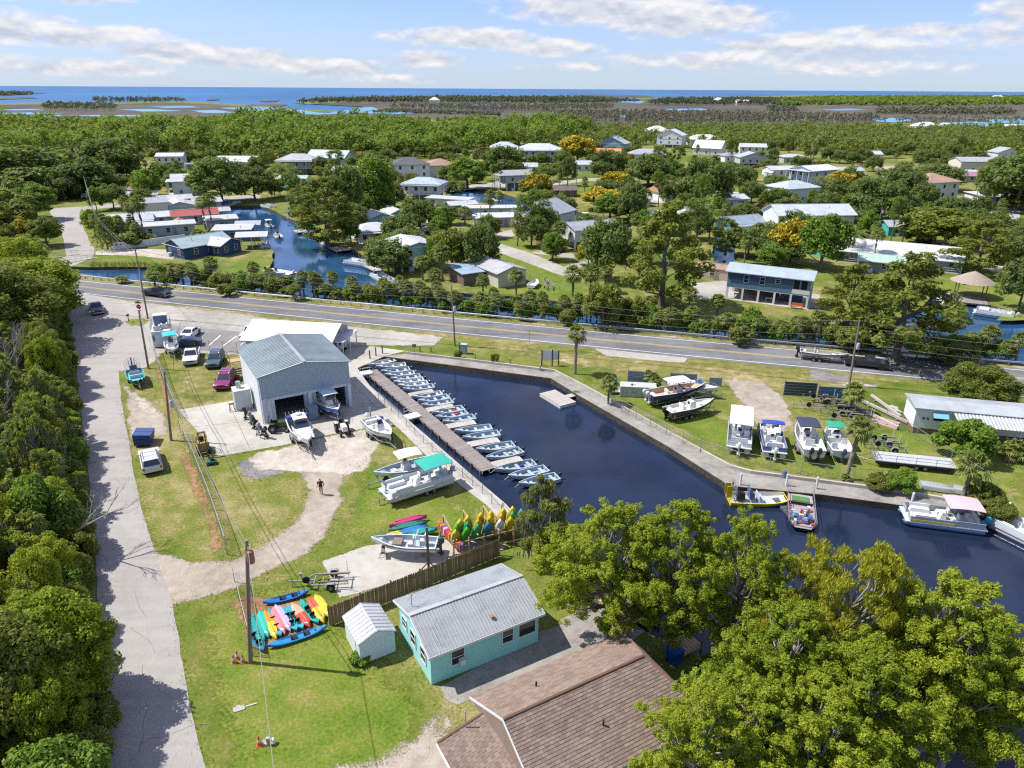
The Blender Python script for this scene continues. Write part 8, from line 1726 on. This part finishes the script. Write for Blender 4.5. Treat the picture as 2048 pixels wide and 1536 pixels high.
JL = {'nloose0': 'mossy loose-crowned tree in the left lane thicket', 'nbare': 'bare grey tree in the left lane thicket', 'noak0': 'dark oak in the left lane thicket', 'noak1': 'dark oak in the left lane thicket', 'nolive0': 'olive-green tree in the left lane thicket', 'nolive1': 'yellow-green tree in the left lane thicket', 'nbush0': 'bright leafy bush on the left lane edge', 'nbush1': 'olive bush on the left lane edge', 'sabal0': 'sabal palm in the left lane thicket', 'sabal1': 'sabal palm in the left lane thicket', 'saw0': 'palmetto clump on the left lane edge'}
edge = [(580,128),(700,148),(800,156),(900,168),(1000,178),(1100,186),(1200,192),(1300,202),(1400,210),(1536,218),(1750,222)]
for row, (off, sp) in enumerate(((.9,2.5),(2.6,3.4),(6.4,4.3),(11.5,5.5))):
 s = -6.0
 while s < LL + 14:
  c = la + le * s + ln_ * (off + rg.uniform(-.7,.7)); s += sp * rg.uniform(.8,1.2)
  if row == 0:
   key = rg.choice(['nbush0', 'nbush1', 'nbush0', 'saw0', 'nbush1']); h, w = (rg.uniform(2.2,3.8), rg.uniform(3.0,3.9)) if key != 'saw0' else (rg.uniform(1.6,2.2), rg.uniform(2.6,3.4))
  elif row == 1:
   key = rg.choice(['nolive0', 'nolive1', 'nloose0', 'sabal0', 'nbush0', 'nloose0', 'sabal1', 'nolive1']); h, w = rg.uniform(5.0,8.6), rg.uniform(4.0,5.8)
   if key.startswith('sabal'): h, w = rg.uniform(4.2,6.5),3.4
  else:
   key = rg.choice(['nolive0', 'nolive1', 'noak0', 'sabal1', 'sabal0', 'nloose0', 'nloose0', 'nbare']); h, w = rg.uniform(6.0,9.0), rg.uniform(5.5,7.5)
   if key.startswith('sabal'): h, w = rg.uniform(6,8.5),3.6
  tree(key, (c.x, c.y), h, w, counted(JL[key] + ('' if row < 2 else ' inside' if row < 3 else ' at the back'), 'the highway'), 'palm' if key.startswith('sabal') else 'shrub' if key.startswith(('nb', 'saw')) else 'tree', GL, name='sabal_palm' if key.startswith('sabal') else 'palmetto' if key == 'saw0' else 'bush' if key.startswith('nb') else 'tree')
T('nolive1', 70,650,508,190, 'tall yellowing tree where the lane meets the highway'); T('nolive0', 25,700,520,190, 'tall tree at the left edge above the lane'); T('nolive1', 55,620,465,110, 'moss-draped thin tree at the left edge'); T('nolive1', 150,1420,1190,190, 'big yellow-green tree beside the lower lane'); T('nolive0', 60,1500,1230,220, 'big olive tree at the lower left')
# bare leaning tree over the lane
p = G(95,1135); t = thing('bare_tree', 'bare grey tree leaning over the lane', 'tree', (p.x, p.y, 0)); g = random.Random(5); mb = MB()
twig(mb, Vector((0,0,1.0)), Vector((.72,.28,.52)).normalized(),4.2,.14,4); tk = MB().tube([(-.6,-.3,-.2),(0,0,1.1)], [.2,.15], 7).build('trunk', M['barkg'], t); mb.build('branches', M['barkg'], t, fix=False)
# --- planting along the roadside canal
rg = random.Random(33); GB = 'plants on the bank between guardrail and canal'
for i in range(150):
 x = -75 + i * .98 + rg.uniform(-.5,.5); c, n = hwy(x); off = 7.0 + rg.uniform(0,2.6); p = c + n * off; u, v = pix((p.x, p.y, 0))
 if rg.random() < .10 or 1750 < u < 1860 and rg.random() < .7: continue
 key = rg.choice(['saw0', 'shrub0', 'shrub1', 'sabal2', 'sabal0', 'shrub1', 'sabal2']); h, w = {'saw0': (rg.uniform(2.2,3.2), rg.uniform(3,4.2)), 'shrub0': (rg.uniform(2,4.2), rg.uniform(2.8,4.6)), 'shrub1': (rg.uniform(2,4), rg.uniform(2.8,4.4)), 'sabal0': (rg.uniform(3.4,5.6), rg.uniform(3,3.8)), 'sabal2': (rg.uniform(3.2,5.2), rg.uniform(3,3.8))}[key]
 tree(key, (p.x, p.y, -.2), h, w, counted({'saw0': 'palmetto clump between guardrail and canal', 'shrub0': 'olive shrub between guardrail and canal', 'shrub1': 'bright shrub between guardrail and canal', 'sabal0': 'young sabal palm between guardrail and canal', 'sabal2': 'young sabal palm between guardrail and canal'}[key], 'the left'), 'palm' if 'sabal' in key else 'shrub', GB, 'sabal_palm' if 'sabal' in key else 'palmetto' if key == 'saw0' else 'shrub')
CANALP = [(245,566,552,30, 's'),(312,578,542,38, 's'),(427,572,512,38, 's'),(345,555,525,34, 's'),(510,570,522,34, 's'),(455,592,566,36, 'b'),(630,596,542,26, 's'),(668,590,540,30, 's'),(706,600,550,32, 's'),(590,600,568,34, 's'),(740,604,570,26, 'b'),(790,606,570,30, 'b'),(870,590,535,40, 's'),(845,560,510,44, 's'),(885,560,488,44, 's'),(905,545,482,40, 's'),(862,535,490,40, 's'),(966,598,548,34, 's'),(1032,590,538,40, 's'),(1084,636,582,34, 's'),(1145,600,530,50, 's'),(1180,600,527,50, 's'),(1210,585,530,38, 's'),(1298,628,592,40, 's'),(1376,632,572,42, 's'),(1432,642,588,42, 's'),(1335,650,622,46, 's'),(1040,640,600,34, 's'),(1590,672,632,40, 's'),(1560,676,640,44, 's'),(1970,712,650,42, 's'),(2030,724,664,40, 's'),(1668,690,650,50, 'b'),(1500,668,612,44, 'b'),(1135,650,618,40, 'b'),(1205,655,560,84, 'b2'),(1265,650,590,60, 'b2'),(1900,725,680,90, 'b2'),(1700,700,655,60, 'b2'),(760,606,572,24, 'b'),(1480,690,650,50, 'b')]
for i, (u, vb, vt, w, k_) in enumerate(sorted(CANALP)):
 T('sabal%d' % (i % 3) if k_ == 's' else ['shrub0', 'shrub1'][i % 2] if k_ == 'b' else 'olive0', u, vb, vt, w, counted({'s': 'sabal palm standing on the roadside canal banks', 'b': 'rounded shrub on the roadside canal banks', 'b2': 'broad leafy tree on the roadside canal banks'}[k_], 'the left'), 'palm' if k_ == 's' else 'shrub' if k_ == 'b' else 'tree', 'palms and shrubs on the canal banks', 'sabal_palm' if k_ == 's' else 'shrub' if k_ == 'b' else 'tree')
# --- town trees that stand out
TT = [('olive0', 20,470,395,90, 'olive tree left of the side street, nearest the bridge'),('bright1', 75,440,365,70, 'green tree left of the side street'),('olive1', 95,492,430,60, 'low olive tree at the side street bend'),('sabal0', 40,420,352,44, 'shaggy palm left of the side street, farthest'),('sabal1', 62,455,385,44, 'shaggy palm left of the side street, middle'),('sabal2', 15,440,372,44, 'shaggy palm left of the side street, at the edge'),('oak1', 130,400,345,60, 'dark tree at the top of the side street'),('olive0', 40,540,470,100, 'yellowing tree between the bridge and the highway'),('oak0', 60,392,288,190, 'great dark oak at the left edge beyond the bridge'),('oak1', 175,392,310,110, 'dark oak behind the side street pole'),('oak2', 235,362,272,110, 'grey-green oak near the brown cottage'),('olive0', 180,385,325,60, 'olive tree by the side street'),('bright0', 296,398,336,54, 'yellow-green tree beside the cross street'),('oak0', 445,406,310,120, 'spreading dark oak at the canal head'),('oak1', 510,400,330,90, 'olive-tinted oak beside the canal head'),('gold0', 542,342,303,52, 'small golden tree near the screened porch house'),
 ('oak2', 690,455,322,95, 'dark tree behind the big olive canal tree'),('cypm0', 655,492,362,125, 'big olive tree overhanging the long canal'),('oak1', 612,440,368,70, 'dark tree on the right bank of the long canal'),('bright0', 752,432,305,92, 'tall bright green tree in the middle of the town'),('oak0', 800,490,428,80, 'dark spreading tree by the white hip cottage'),('bright1', 935,378,312,82, 'rounded dark green tree on the far street'),('oak0', 1008,362,288,100, 'large oak behind the grey stilt house'),('olive1', 905,545,450,86, 'yellowing tree above the palm group'),('oak2', 955,548,444,95, 'grey-green tree above the metal garage'),
 ('pine0', 1063,482,376,66, 'pine with open crown beside the pink house'),('gold0', 1155,330,268,82, 'golden tree beside the octagon house'),('gold1', 1068,398,342,72, 'golden tree near the far street'),('gold0', 1230,376,342,66, 'golden tree behind the far lawn'),('gold1', 1205,420,372,96, 'low golden tree by the back canal'),('gold0', 1297,370,322,70, 'golden round tree behind the brown gable house'),('bright1', 1220,440,385,70, 'bright bamboo-like tree by the back canal'),('oak1', 1262,448,360,66, 'dark tree by the back canal'),('oak0', 1215,362,296,80, 'dark oak before the terracotta roof'),('oak2', 1135,372,310,40, 'small dark tree on the far lawn'),('oak1', 1295,372,305,90, 'dark oak behind the golden round tree'),('oak0', 1405,418,312,120, 'great oak beside the caravan'),('oak2', 1478,392,330,62, 'oak right of the caravan'),('oak1', 1215,562,432,120, 'grey-green oak behind the roadside canal'),('cypm1', 1322,612,415,170, 'large dark cypress standing by the roadside canal'),('queen0', 1418,480,408,52, 'feather palm near the side canal'),('cypm0', 1450,510,440,70, 'olive tree right of the side canal'),
 ('gold1', 1580,525,432,90, 'golden-green tree before the silver-roofed stilt house'),('bright0', 1640,540,425,100, 'yellow-green tree beside the silver-roofed stilt house'),('olive0', 1530,500,440,70, 'olive tree left of the golden-green tree'),('gold0', 1678,392,340,60, 'golden tree beside the balcony house'),('oak0', 1745,442,352,110, 'loose-crowned tree left of the verandah house'),('bright1', 1722,420,355,60, 'bright tree behind the loose-crowned tree'),('olive1', 1865,492,412,130, 'broad yellow-green tree beside the turquoise cottage'),('oak2', 1905,450,392,80, 'olive tree below the verandah house'),('cypm0', 1950,548,445,110, 'ragged tree and palm mass right of the long bungalow'),('oak1', 2030,420,302,150, 'great oak at the right edge of the town'),('oak2', 2036,620,508,90, 'dark tree beside the thatched hut'),('cypm1', 1790,720,520,200, 'large yellow-green tree standing in the canal bend'),('cypm0', 1690,660,535,110, 'yellow-green tree beside the stilt house'),('olive0', 1740,640,560,80, 'low olive tree between the two yellow-green ones'),('oak0', 1790,405,328,100, 'dark oak behind the verandah house'),('oak1', 1870,380,325,100, 'dark oak above the long low house'),('olive1', 1980,480,420,60, 'olive tree near the right-hand driveway')]
for r_ in TT: T(*r_, group='trees among the houses')
for u, vb, vt, w, key, lb in ((290,482,388,36, 'wash0', 'tall shaggy fan palm beside the Norfolk pines'),(275,478,398,34, 'wash0', 'second shaggy fan palm beside the Norfolk pines'),(426,464,385,36, 'wash0', 'tall shaggy fan palm beside the red roof'),(412,460,392,34, 'wash0', 'second shaggy fan palm beside the red roof'),(566,372,318,60, 'queen0', 'feathery date palm near the screened porch house'),(820,462,395,44, 'sabal0', 'tall palm beside the teal gable cottages'),(1035,492,425,34, 'sabal1', 'slim palm in front of the pink house'),(1118,500,440,40, 'sabal2', 'shaggy palm beside the pale stilt house'),(1350,440,405,34, 'sabal0', 'palm beside the screened porch house'),(1275,465,430,36, 'sabal1', 'palm left of the screened porch house'),(1700,520,448,60, 'queen0', 'feather palm beside the turquoise cabin'),(1745,528,455,32, 'wash0', 'tall fan palm before the long bungalow'),(1640,392,345,42, 'queen0', 'feather palm at the balcony house'),(980,445,378,30, 'sabal2', 'thin palm beside the lilac cabin'),(790,375,338,26, 'sabal0', 'palm at the white two-storey house'),(830,385,350,26, 'sabal1', 'palm before the white two-storey house'),(1622,345,280,18, 'wash0', 'lone tall palm among the right-hand oaks'),(1480,448,420,36, 'sabal2', 'palm near the blue carport house'),(930,452,412,36, 'sabal0', 'palm beside the green-walled cabin'),(590,402,385,30, 'shrub1', 'round bush on the canal bank lawn'),(270,492,462,60, 'shrub0', 'large rounded shrub behind the white garden wall'),(400,480,455,44, 'saw0', 'banana clump beside the dark blue bungalow'),(425,478,452,40, 'saw0', 'second banana clump beside the dark blue bungalow')):
 T(key, u, vb, vt, w, lb, 'palm' if key not in ('shrub0', 'shrub1') else 'shrub', 'palms among the houses', 'palm_tree' if key not in ('shrub0', 'shrub1') else 'shrub')
# Norfolk pines
def norfolk(label, u, vb, vt, wpx, seed):
 p = G(u, vb); h = height_at(p, vt); w = wpx * mpp((p.x, p.y, 0)); t = thing('norfolk_pine', label, 'tree', (p.x, p.y, 0)); g = np.random.default_rng(seed); C = []; R = []
 for k_ in range(11):
  s = k_ / 11
  for j in range(7):
   a = j * .9 + k_ * .4
   for f in (.35,.65,.95): ln = w / 2 * (1 - s) * f + .1; C.append((math.cos(a) * ln, math.sin(a) * ln, h * (.1 + .88 * s) + ln * .12)); R.append(.30 * (1.1 - s * .5))
 V, F = leaf_quads(C, R, 12,.22,.10, seed, flat=.5); mesh_np('crown', V, F, LF['oak'], t); MB().tube([(0,0,-.1),(0,0, h)], [.2,.03], 7).build('trunk', M['bark'], t)
norfolk('dark tiered Norfolk pine beside the side street', 216,500,415,48,1); norfolk('second smaller Norfolk pine behind the fan palm', 268,482,425,40,2)
# --- filling trees of the town
HN = [(o.location.x, o.location.y, o['label']) for o in COL.objects if o.get('category') == 'house' and o.location.y > 100]
HP = [(o.location.x, o.location.y, max(c.dimensions.x for c in o.children) if o.children else 8) for o in COL.objects if o.get('category') in ('house', 'shop') and o.location.y > 100]
KEEP = [gpoly(px) for nm, px, m in ST] + [HOLES[1], HOLES[2], HOLES[3]]
LAWN = [gpoly(p_) for p_ in ([(1000,500),(1160,560),(1170,600),(1020,588),(960,582),(975,500)], [(800,420),(870,400),(940,430),(900,448)], [(1860,575),(1960,545),(2048,560),(2048,620),(1900,588)], [(430,398),(560,398),(610,450),(650,500),(590,552),(430,552),(400,480)], [(165,425),(240,418),(250,440),(200,470),(168,455)], [(180,525),(275,512),(355,530),(185,532)], [(1300,405),(1480,415),(1470,395),(1320,388)], [(1120,372),(1240,360),(1200,380),(1130,385)], [(1650,620),(1640,600),(1450,590),(1450,640),(1640,660)])]
rg = random.Random(91); cnt = 0; tried = 0; pts_ = []
FL_ = {'oak': 'dark green oak', 'olive': 'olive-green tree', 'bright': 'fresh green tree', 'sabal': 'sabal palm', 'pine': 'tall pine', 'shrub': 'garden shrub', 'gold': 'golden-flowered tree'}
while cnt < 600 and tried < 30000:
 tried += 1; u = rg.uniform(-60,2100); v = 298 + 250 * rg.random() ** 1.35
 if v > 500 and (u < 560 or rg.random() < .5): continue
 if v > 420 and u < 180 and v < 520 and u > 90: continue
 p = G(u, v); R = 2.6
 if any(inside(p.x, p.y, q) for q in KEEP + LAWN) or any((p.x - a) ** 2 + (p.y - b) ** 2 < (c * .5 + R) ** 2 for a, b, c in HP) or any((p.x - a) ** 2 + (p.y - b) ** 2 < c * c for a, b, c in pts_): continue
 # stay clear of the sight line just in front of houses
 if any(0 < math.hypot(a, b) - math.hypot(p.x, p.y) < 15 and abs(math.atan2(a, b) - math.atan2(p.x, p.y)) * math.hypot(a, b) < c * .42 for a, b, c in HP) and rg.random() < .93: continue
 kd = rg.choices(['oak', 'olive', 'bright', 'sabal', 'shrub', 'gold', 'pine'], [40,18,15,14,7,3,4])[0]
 key = kd + str(rg.randrange({'oak': 3, 'sabal': 3}.get(kd, 2))); h, w = {'oak': (rg.uniform(5,9), rg.uniform(7,12)), 'olive': (rg.uniform(4,7), rg.uniform(5,8)), 'bright': (rg.uniform(5,8), rg.uniform(4,7)), 'sabal': (rg.uniform(5,8),3.4), 'shrub': (rg.uniform(1.5,3), rg.uniform(2.5,4)), 'gold': (rg.uniform(5,7), rg.uniform(5,7)), 'pine': (rg.uniform(12,16), rg.uniform(5,7))}[kd]
 pts_.append((p.x, p.y, {'oak': 5.4, 'olive': 4.2, 'bright': 4.2}.get(kd, 3))); cnt += 1
 hx = min(HN, key=lambda q: (q[0] - p.x) ** 2 + (q[1] - p.y) ** 2); dx, dy = p.x - hx[0], p.y - hx[1]; rel = ('left of' if dx < 0 else 'right of') if abs(dx) > abs(dy) else ('behind' if dy > 0 else 'in front of')
 lb = f"{FL_[kd]} {rel} the {' '.join(hx[2].split()[:8])}"; LBL[lb] = LBL.get(lb, 0) + 1
 tree(key, (p.x, p.y), h, w, lb if LBL[lb] == 1 else f'{nth(LBL[lb])} ' + lb, 'palm' if kd == 'sabal' else 'shrub' if kd == 'shrub' else 'tree', 'filling trees among the houses', {'oak': 'oak_tree', 'olive': 'broadleaf_tree', 'bright': 'broadleaf_tree', 'pine': 'pine_tree', 'gold': 'golden_tree', 'sabal': 'sabal_palm', 'shrub': 'shrub'}[kd])
# yard clutter of the town
rg = random.Random(17)
for i, (hx, hy, lb) in enumerate(HN):
 if not 185 < hy < 420 or rg.random() < .25: continue
 a = rg.uniform(-2.6,-.4); d = rg.uniform(9,13); p = Vector((hx + math.cos(a) * d, hy + math.sin(a) * d)); u, v = pix((p.x, p.y, 0)); sl = ' '.join(lb.split()[:8])
 if any(inside(p.x, p.y, q) for q in KEEP[-3:]) or any((p.x - q[0]) ** 2 + (p.y - q[1]) ** 2 < 42 for q in HP): continue
 if rg.random() < .55:
  b = Vector((p.x + 3, p.y + 1.5,0)); car(rg.choice(['sedan', 'suv', 'pickup']), f'parked car in front of the {sl}', (u, v), pix(b), rg.choice([(.6,.6,.6),(.03,.03,.04),(.35,.36,.38),(.3,.04,.04),(.05,.1,.25),(.55,.53,.48)]), group='cars parked in the town')
 else: house(f'small garden shed beside the {sl}', u, v, rg.uniform(2.6,4.5), rg.uniform(2.2,3.2),2.1, rg.choice([30,-60,10]), 'gable', 'x', .6, rg.choice([WHT, CRM, GRY, BEI, PBL]), rg.choice([RW, RG, SG, SB]), win='F1', name='garden_shed', cat='shed', group='sheds in the town', o=.15)
for o in DEAD: bpy.data.objects.remove(o)
# ------------------------------------------------------------------ distant masses
def mass(name, label, P, H, W_, lf, per, clumps, seed, leafk=.16, top=.45, cat=None):
 """many far trees read as one mass: joined leaf clumps and stems"""
 g = np.random.default_rng(seed); n = len(P); P = np.asarray(P); H = np.asarray(H); W_ = np.asarray(W_); C = np.zeros((n, clumps, 3)); a = g.random((n, clumps)) * 6.283; r = np.sqrt(g.random((n, clumps))) * .5
 C[:, :, 0] = P[:, None, 0] + np.cos(a) * r * W_[:, None]; C[:, :, 1] = P[:, None, 1] + np.sin(a) * r * W_[:, None]; C[:, :, 2] = H[:, None] * (top + (1 - top) * (1 - (r * 1.9) ** 2 * .75) * (.55 + .42 * g.random((n, clumps))))
 R = np.repeat(W_ * .21, clumps); V, F = leaf_quads(C.reshape(-1,3), R, per, 1., .66, seed + 1, flat=.7)
 sc = np.repeat(W_ * leafk, clumps * per); Vq = V.reshape(-1,4,3); cen = Vq.mean(1, keepdims=True); Vq = cen + (Vq - cen) * sc[:, None, None]; V = Vq.reshape(-1,3)
 st = np.zeros((n, 4,3)); wd = .18; st[:, 0] = np.c_[P[:, 0] - wd, P[:, 1], np.zeros(n)]; st[:, 1] = np.c_[P[:, 0] + wd, P[:, 1], np.zeros(n)]; st[:, 2] = np.c_[P[:, 0] + wd, P[:, 1], H * .8]; st[:, 3] = np.c_[P[:, 0] - wd, P[:, 1], H * .8]
 Va = np.concatenate([V, st.reshape(-1,3)]); Fa = np.concatenate([F, len(V) + np.arange(n * 4).reshape(-1,4)]); mi = np.r_[np.zeros(len(F), int), np.ones(n, int)]
 o = mesh_np(name, Va, Fa, [LF[lf], M['bark']], None, False, mi); tag(o, label, cat or 'trees', kind='stuff'); return o
def spots(px, spacing, seed, jit=.45):
 poly = [G(*p).xy for p in px]; xs = [p.x for p in poly]; ys = [p.y for p in poly]; g = random.Random(seed); out = []; y = min(ys)
 while y < max(ys):
  x = min(xs)
  while x < max(xs):
   q = (x + g.uniform(-jit, jit) * spacing, y + g.uniform(-jit, jit) * spacing)
   if inside(q[0], q[1], poly): out.append(q)
   x += spacing
  y += spacing
 return out
g = np.random.default_rng(5)
S = spots([(-250,318),(150,312),(330,318),(520,322),(760,318),(900,312),(1000,300),(1130,296),(1180,278),(1140,262),(900,263),(500,264),(0,262),(-250,262)], 11.5,1); n = len(S)
kd = g.random(n); Pn = np.array(S)
for k_, (lf, sel, lb, hh, ww) in enumerate((('pine', kd < .48, 'belt of tall green pines behind the town', (12,22),(11,20)),('bright', (kd >= .48) & (kd < .64), 'lighter green pines within the belt behind the town', (11,21),(10,18)),('oak', kd >= .64, 'dark oaks within the pine belt', (9,14),(9,13)))):
 m_ = sel.sum(); mass('forest', lb, Pn[sel], g.uniform(*hh, m_) * (.84 + .16 * np.sin(Pn[sel][:, 0] / 41) + .12 * np.sin(Pn[sel][:, 0] / 17 + Pn[sel][:, 1] / 31)), g.uniform(*ww, m_), lf, 13,22,30 + k_, .06,.34 if lf != 'oak' else .15)
S = spots([(1120,300),(1300,290),(1500,300),(1800,310),(2200,320),(2200,258),(2000,262),(1850,268),(1700,262),(1500,264),(1300,262),(1160,264)], 9.0,2); Pn = np.array(S); Pn = np.array([q for q in Pn if not any((q[0] - a) ** 2 + (q[1] - b) ** 2 < (c * .6) ** 2 for a, b, c in HP)]); kd = g.random(len(Pn))
for k_, (lf, sel, lb) in enumerate((('oak', kd < .62, 'dark oak wood at the right behind the town'),('olive', kd >= .62, 'olive trees within the right-hand wood'))):
 m_ = sel.sum(); mass('woodland', lb, Pn[sel], g.uniform(6,11, m_), g.uniform(8,12, m_), lf, 13,10,40 + k_, .075,.15)
MZ = [('grey_palms', 'grey cabbage palm hammock in the marsh at the right', [(1150,250),(1400,258),(1750,250),(1760,238),(1500,232),(1300,228),(1080,228)], 13,(7,11),(4,6), 'grey', 4,6),('grey_palms', 'grey palm hammock in the middle marsh', [(1000,226),(1220,222),(1230,214),(900,214),(780,216),(790,221)], 16,(7,11),(5,7), 'grey', 4,5),('grey_palms', 'palm hammock in the left marsh', [(85,224),(235,224),(230,214),(100,212)], 16,(8,12),(6,8), 'haze', 4,6),
 ('treeline', 'tree island in the left marsh', [(185,206),(300,207),(380,205),(340,200),(190,200)], 26,(9,14),(9,13), 'haze', 4,5),('treeline', 'wooded headland against the sea', [(590,209),(750,207),(950,207),(1150,208),(1280,206),(1180,199),(900,198),(640,203)], 24,(11,17),(11,16), 'haze', 5,6),('treeline', 'wooded far shore behind the marsh, middle', [(1290,211),(1480,211),(1600,212),(1620,203),(1500,199),(1330,202)], 24,(10,16),(11,16), 'haze', 5,6),('treeline', 'long wooded far shore at the right', [(1540,214),(1700,212),(1900,213),(2100,209),(2300,208),(2300,194),(1900,194),(1650,196),(1560,203)], 42,(10,15),(20,28), 'pine', 5,6),('treeline', 'grey-leaved trees before the right far shore', [(1750,230),(2030,231),(2020,222),(1760,221)], 15,(7,11),(9,12), 'grey', 5,6),('grey_palms', 'scattered grey palms on the right marsh', [(1600,250),(2100,252),(2100,240),(1760,243)], 17,(6,9),(4,6), 'grey', 4,5),('treeline', 'low mangrove fringe beside the inlet', [(740,224),(1000,232),(1000,228),(780,219)], 14,(2,4),(8,12), 'haze', 4,5),('treeline', 'grey trees on the marsh left of the right far shore', [(1536,226),(1595,226),(1590,217),(1536,217)], 15,(7,10),(8,11), 'grey', 4,5),('treeline', 'low bushes along the near marsh edge', [(-60,246),(600,240),(1000,244),(1000,240),(600,236),(-60,240)], 15,(2,5),(8,12), 'oak', 4,5),('treeline', 'islet trees far out at the left', [(-60,192),(60,189),(60,186),(-60,187)], 40,(6,9),(30,40), 'haze', 4,5)]
for i, (nm, lb, px, sp, hh, ww, lf, per, cl) in enumerate(MZ):
 S = spots(px, sp, 60 + i); m_ = len(S)
 if m_: mass(nm, lb, S, g.uniform(*hh, m_), g.uniform(*ww, m_), lf, per, cl, 70 + i, .17,.5 if nm == 'grey_palms' else .15)
# reeds on canal margins and short grass in the lawns
def tufts(name, label, S, hh, ww, lf, seed, blades=5, cat='grass'):
 g = np.random.default_rng(seed); S = np.asarray(S); n = len(S) * blades; P = np.repeat(S, blades, 0); P = np.c_[P + g.normal(size=(n, 2)) * ww * 2.2, np.zeros(n)]; h = g.uniform(*hh, n); a = g.random(n) * 6.283; w = np.stack([np.cos(a), np.sin(a), a * 0], 1) * ww; t_ = np.c_[g.normal(size=(n, 2)) * h[:, None] * .35, h]
 V = np.stack([P - w, P + w, P + t_ + w * .15, P + t_ - w * .15], 1).reshape(-1,3); o = mesh_np(name, V, np.arange(n * 4).reshape(-1,4), LF[lf]); tag(o, label, cat, kind='stuff')
tufts('reeds', 'yellow reeds along the canal bank before the stilt house', spots([(1500,640),(1620,650),(1660,665),(1600,668),(1480,655)], .5,3),(.5,1.2),.05, 'reed', 3,6); tufts('reeds', 'reeds on the sandy spit in the right canal', spots([(1868,645),(1900,650),(1905,668),(1870,665)], .5,4),(.5,1.2),.05, 'reed', 4,6); tufts('reeds', 'grass fringe on the bank below the bridge lawn', spots([(180,528),(300,527),(360,534),(180,536)], .7,5),(.4,1.0),.05, 'reed', 5,6)
# weeds where grass meets lane, tracks, slabs and fences
rg = random.Random(6); S = []
for px, j in (([(296,735),(240,800),(258,880),(268,950),(290,1040),(310,1090)], .3),([(345,1205),(355,1260),(362,1310),(383,1430),(412,1536)], .3),([(615,985),(592,1035),(545,1073),(470,1113),(400,1122)], .45),([(385,1210),(470,1182),(540,1152),(620,1112),(665,1060),(688,1005)], .45),([(470,930),(520,960),(600,952)], .5),([(745,905),(700,955),(690,950)], .5),([(362,868),(390,930),(425,1020),(455,1110)], .25),([(470,1165),(506,1312),(560,1310),(650,1262)], .3),([(663,1255),(760,1215),(860,1170)], .25),([(437,914),(575,890),(735,857)], .2),([(790,850),(830,890),(885,948),(975,1018)], .4),([(1172,776),(1352,876),(1459,935),(1660,967),(1816,988),(1997,1020)], .3),([(880,1370),(900,1400),(905,1440),(930,1500)], .6),([(641,1121),(741,1086),(880,1076)], .25),([(720,1335),(790,1302),(850,1358),(1075,1262)], .25),([(172,900),(190,1100),(206,1300),(222,1536)], .5)):
 P = [G(*q).xy for q in px]
 for a, b in zip(P, P[1:]):
  for _ in range(int((b - a).length * 9)): S.append(tuple(a.lerp(b, rg.random()) + Vector((rg.gauss(0, j), rg.gauss(0, j)))))
tufts('weeds', 'ragged weeds along the lane, track, slab and fence edges', S, (.03,.13),.02, 'blade', 8,4)
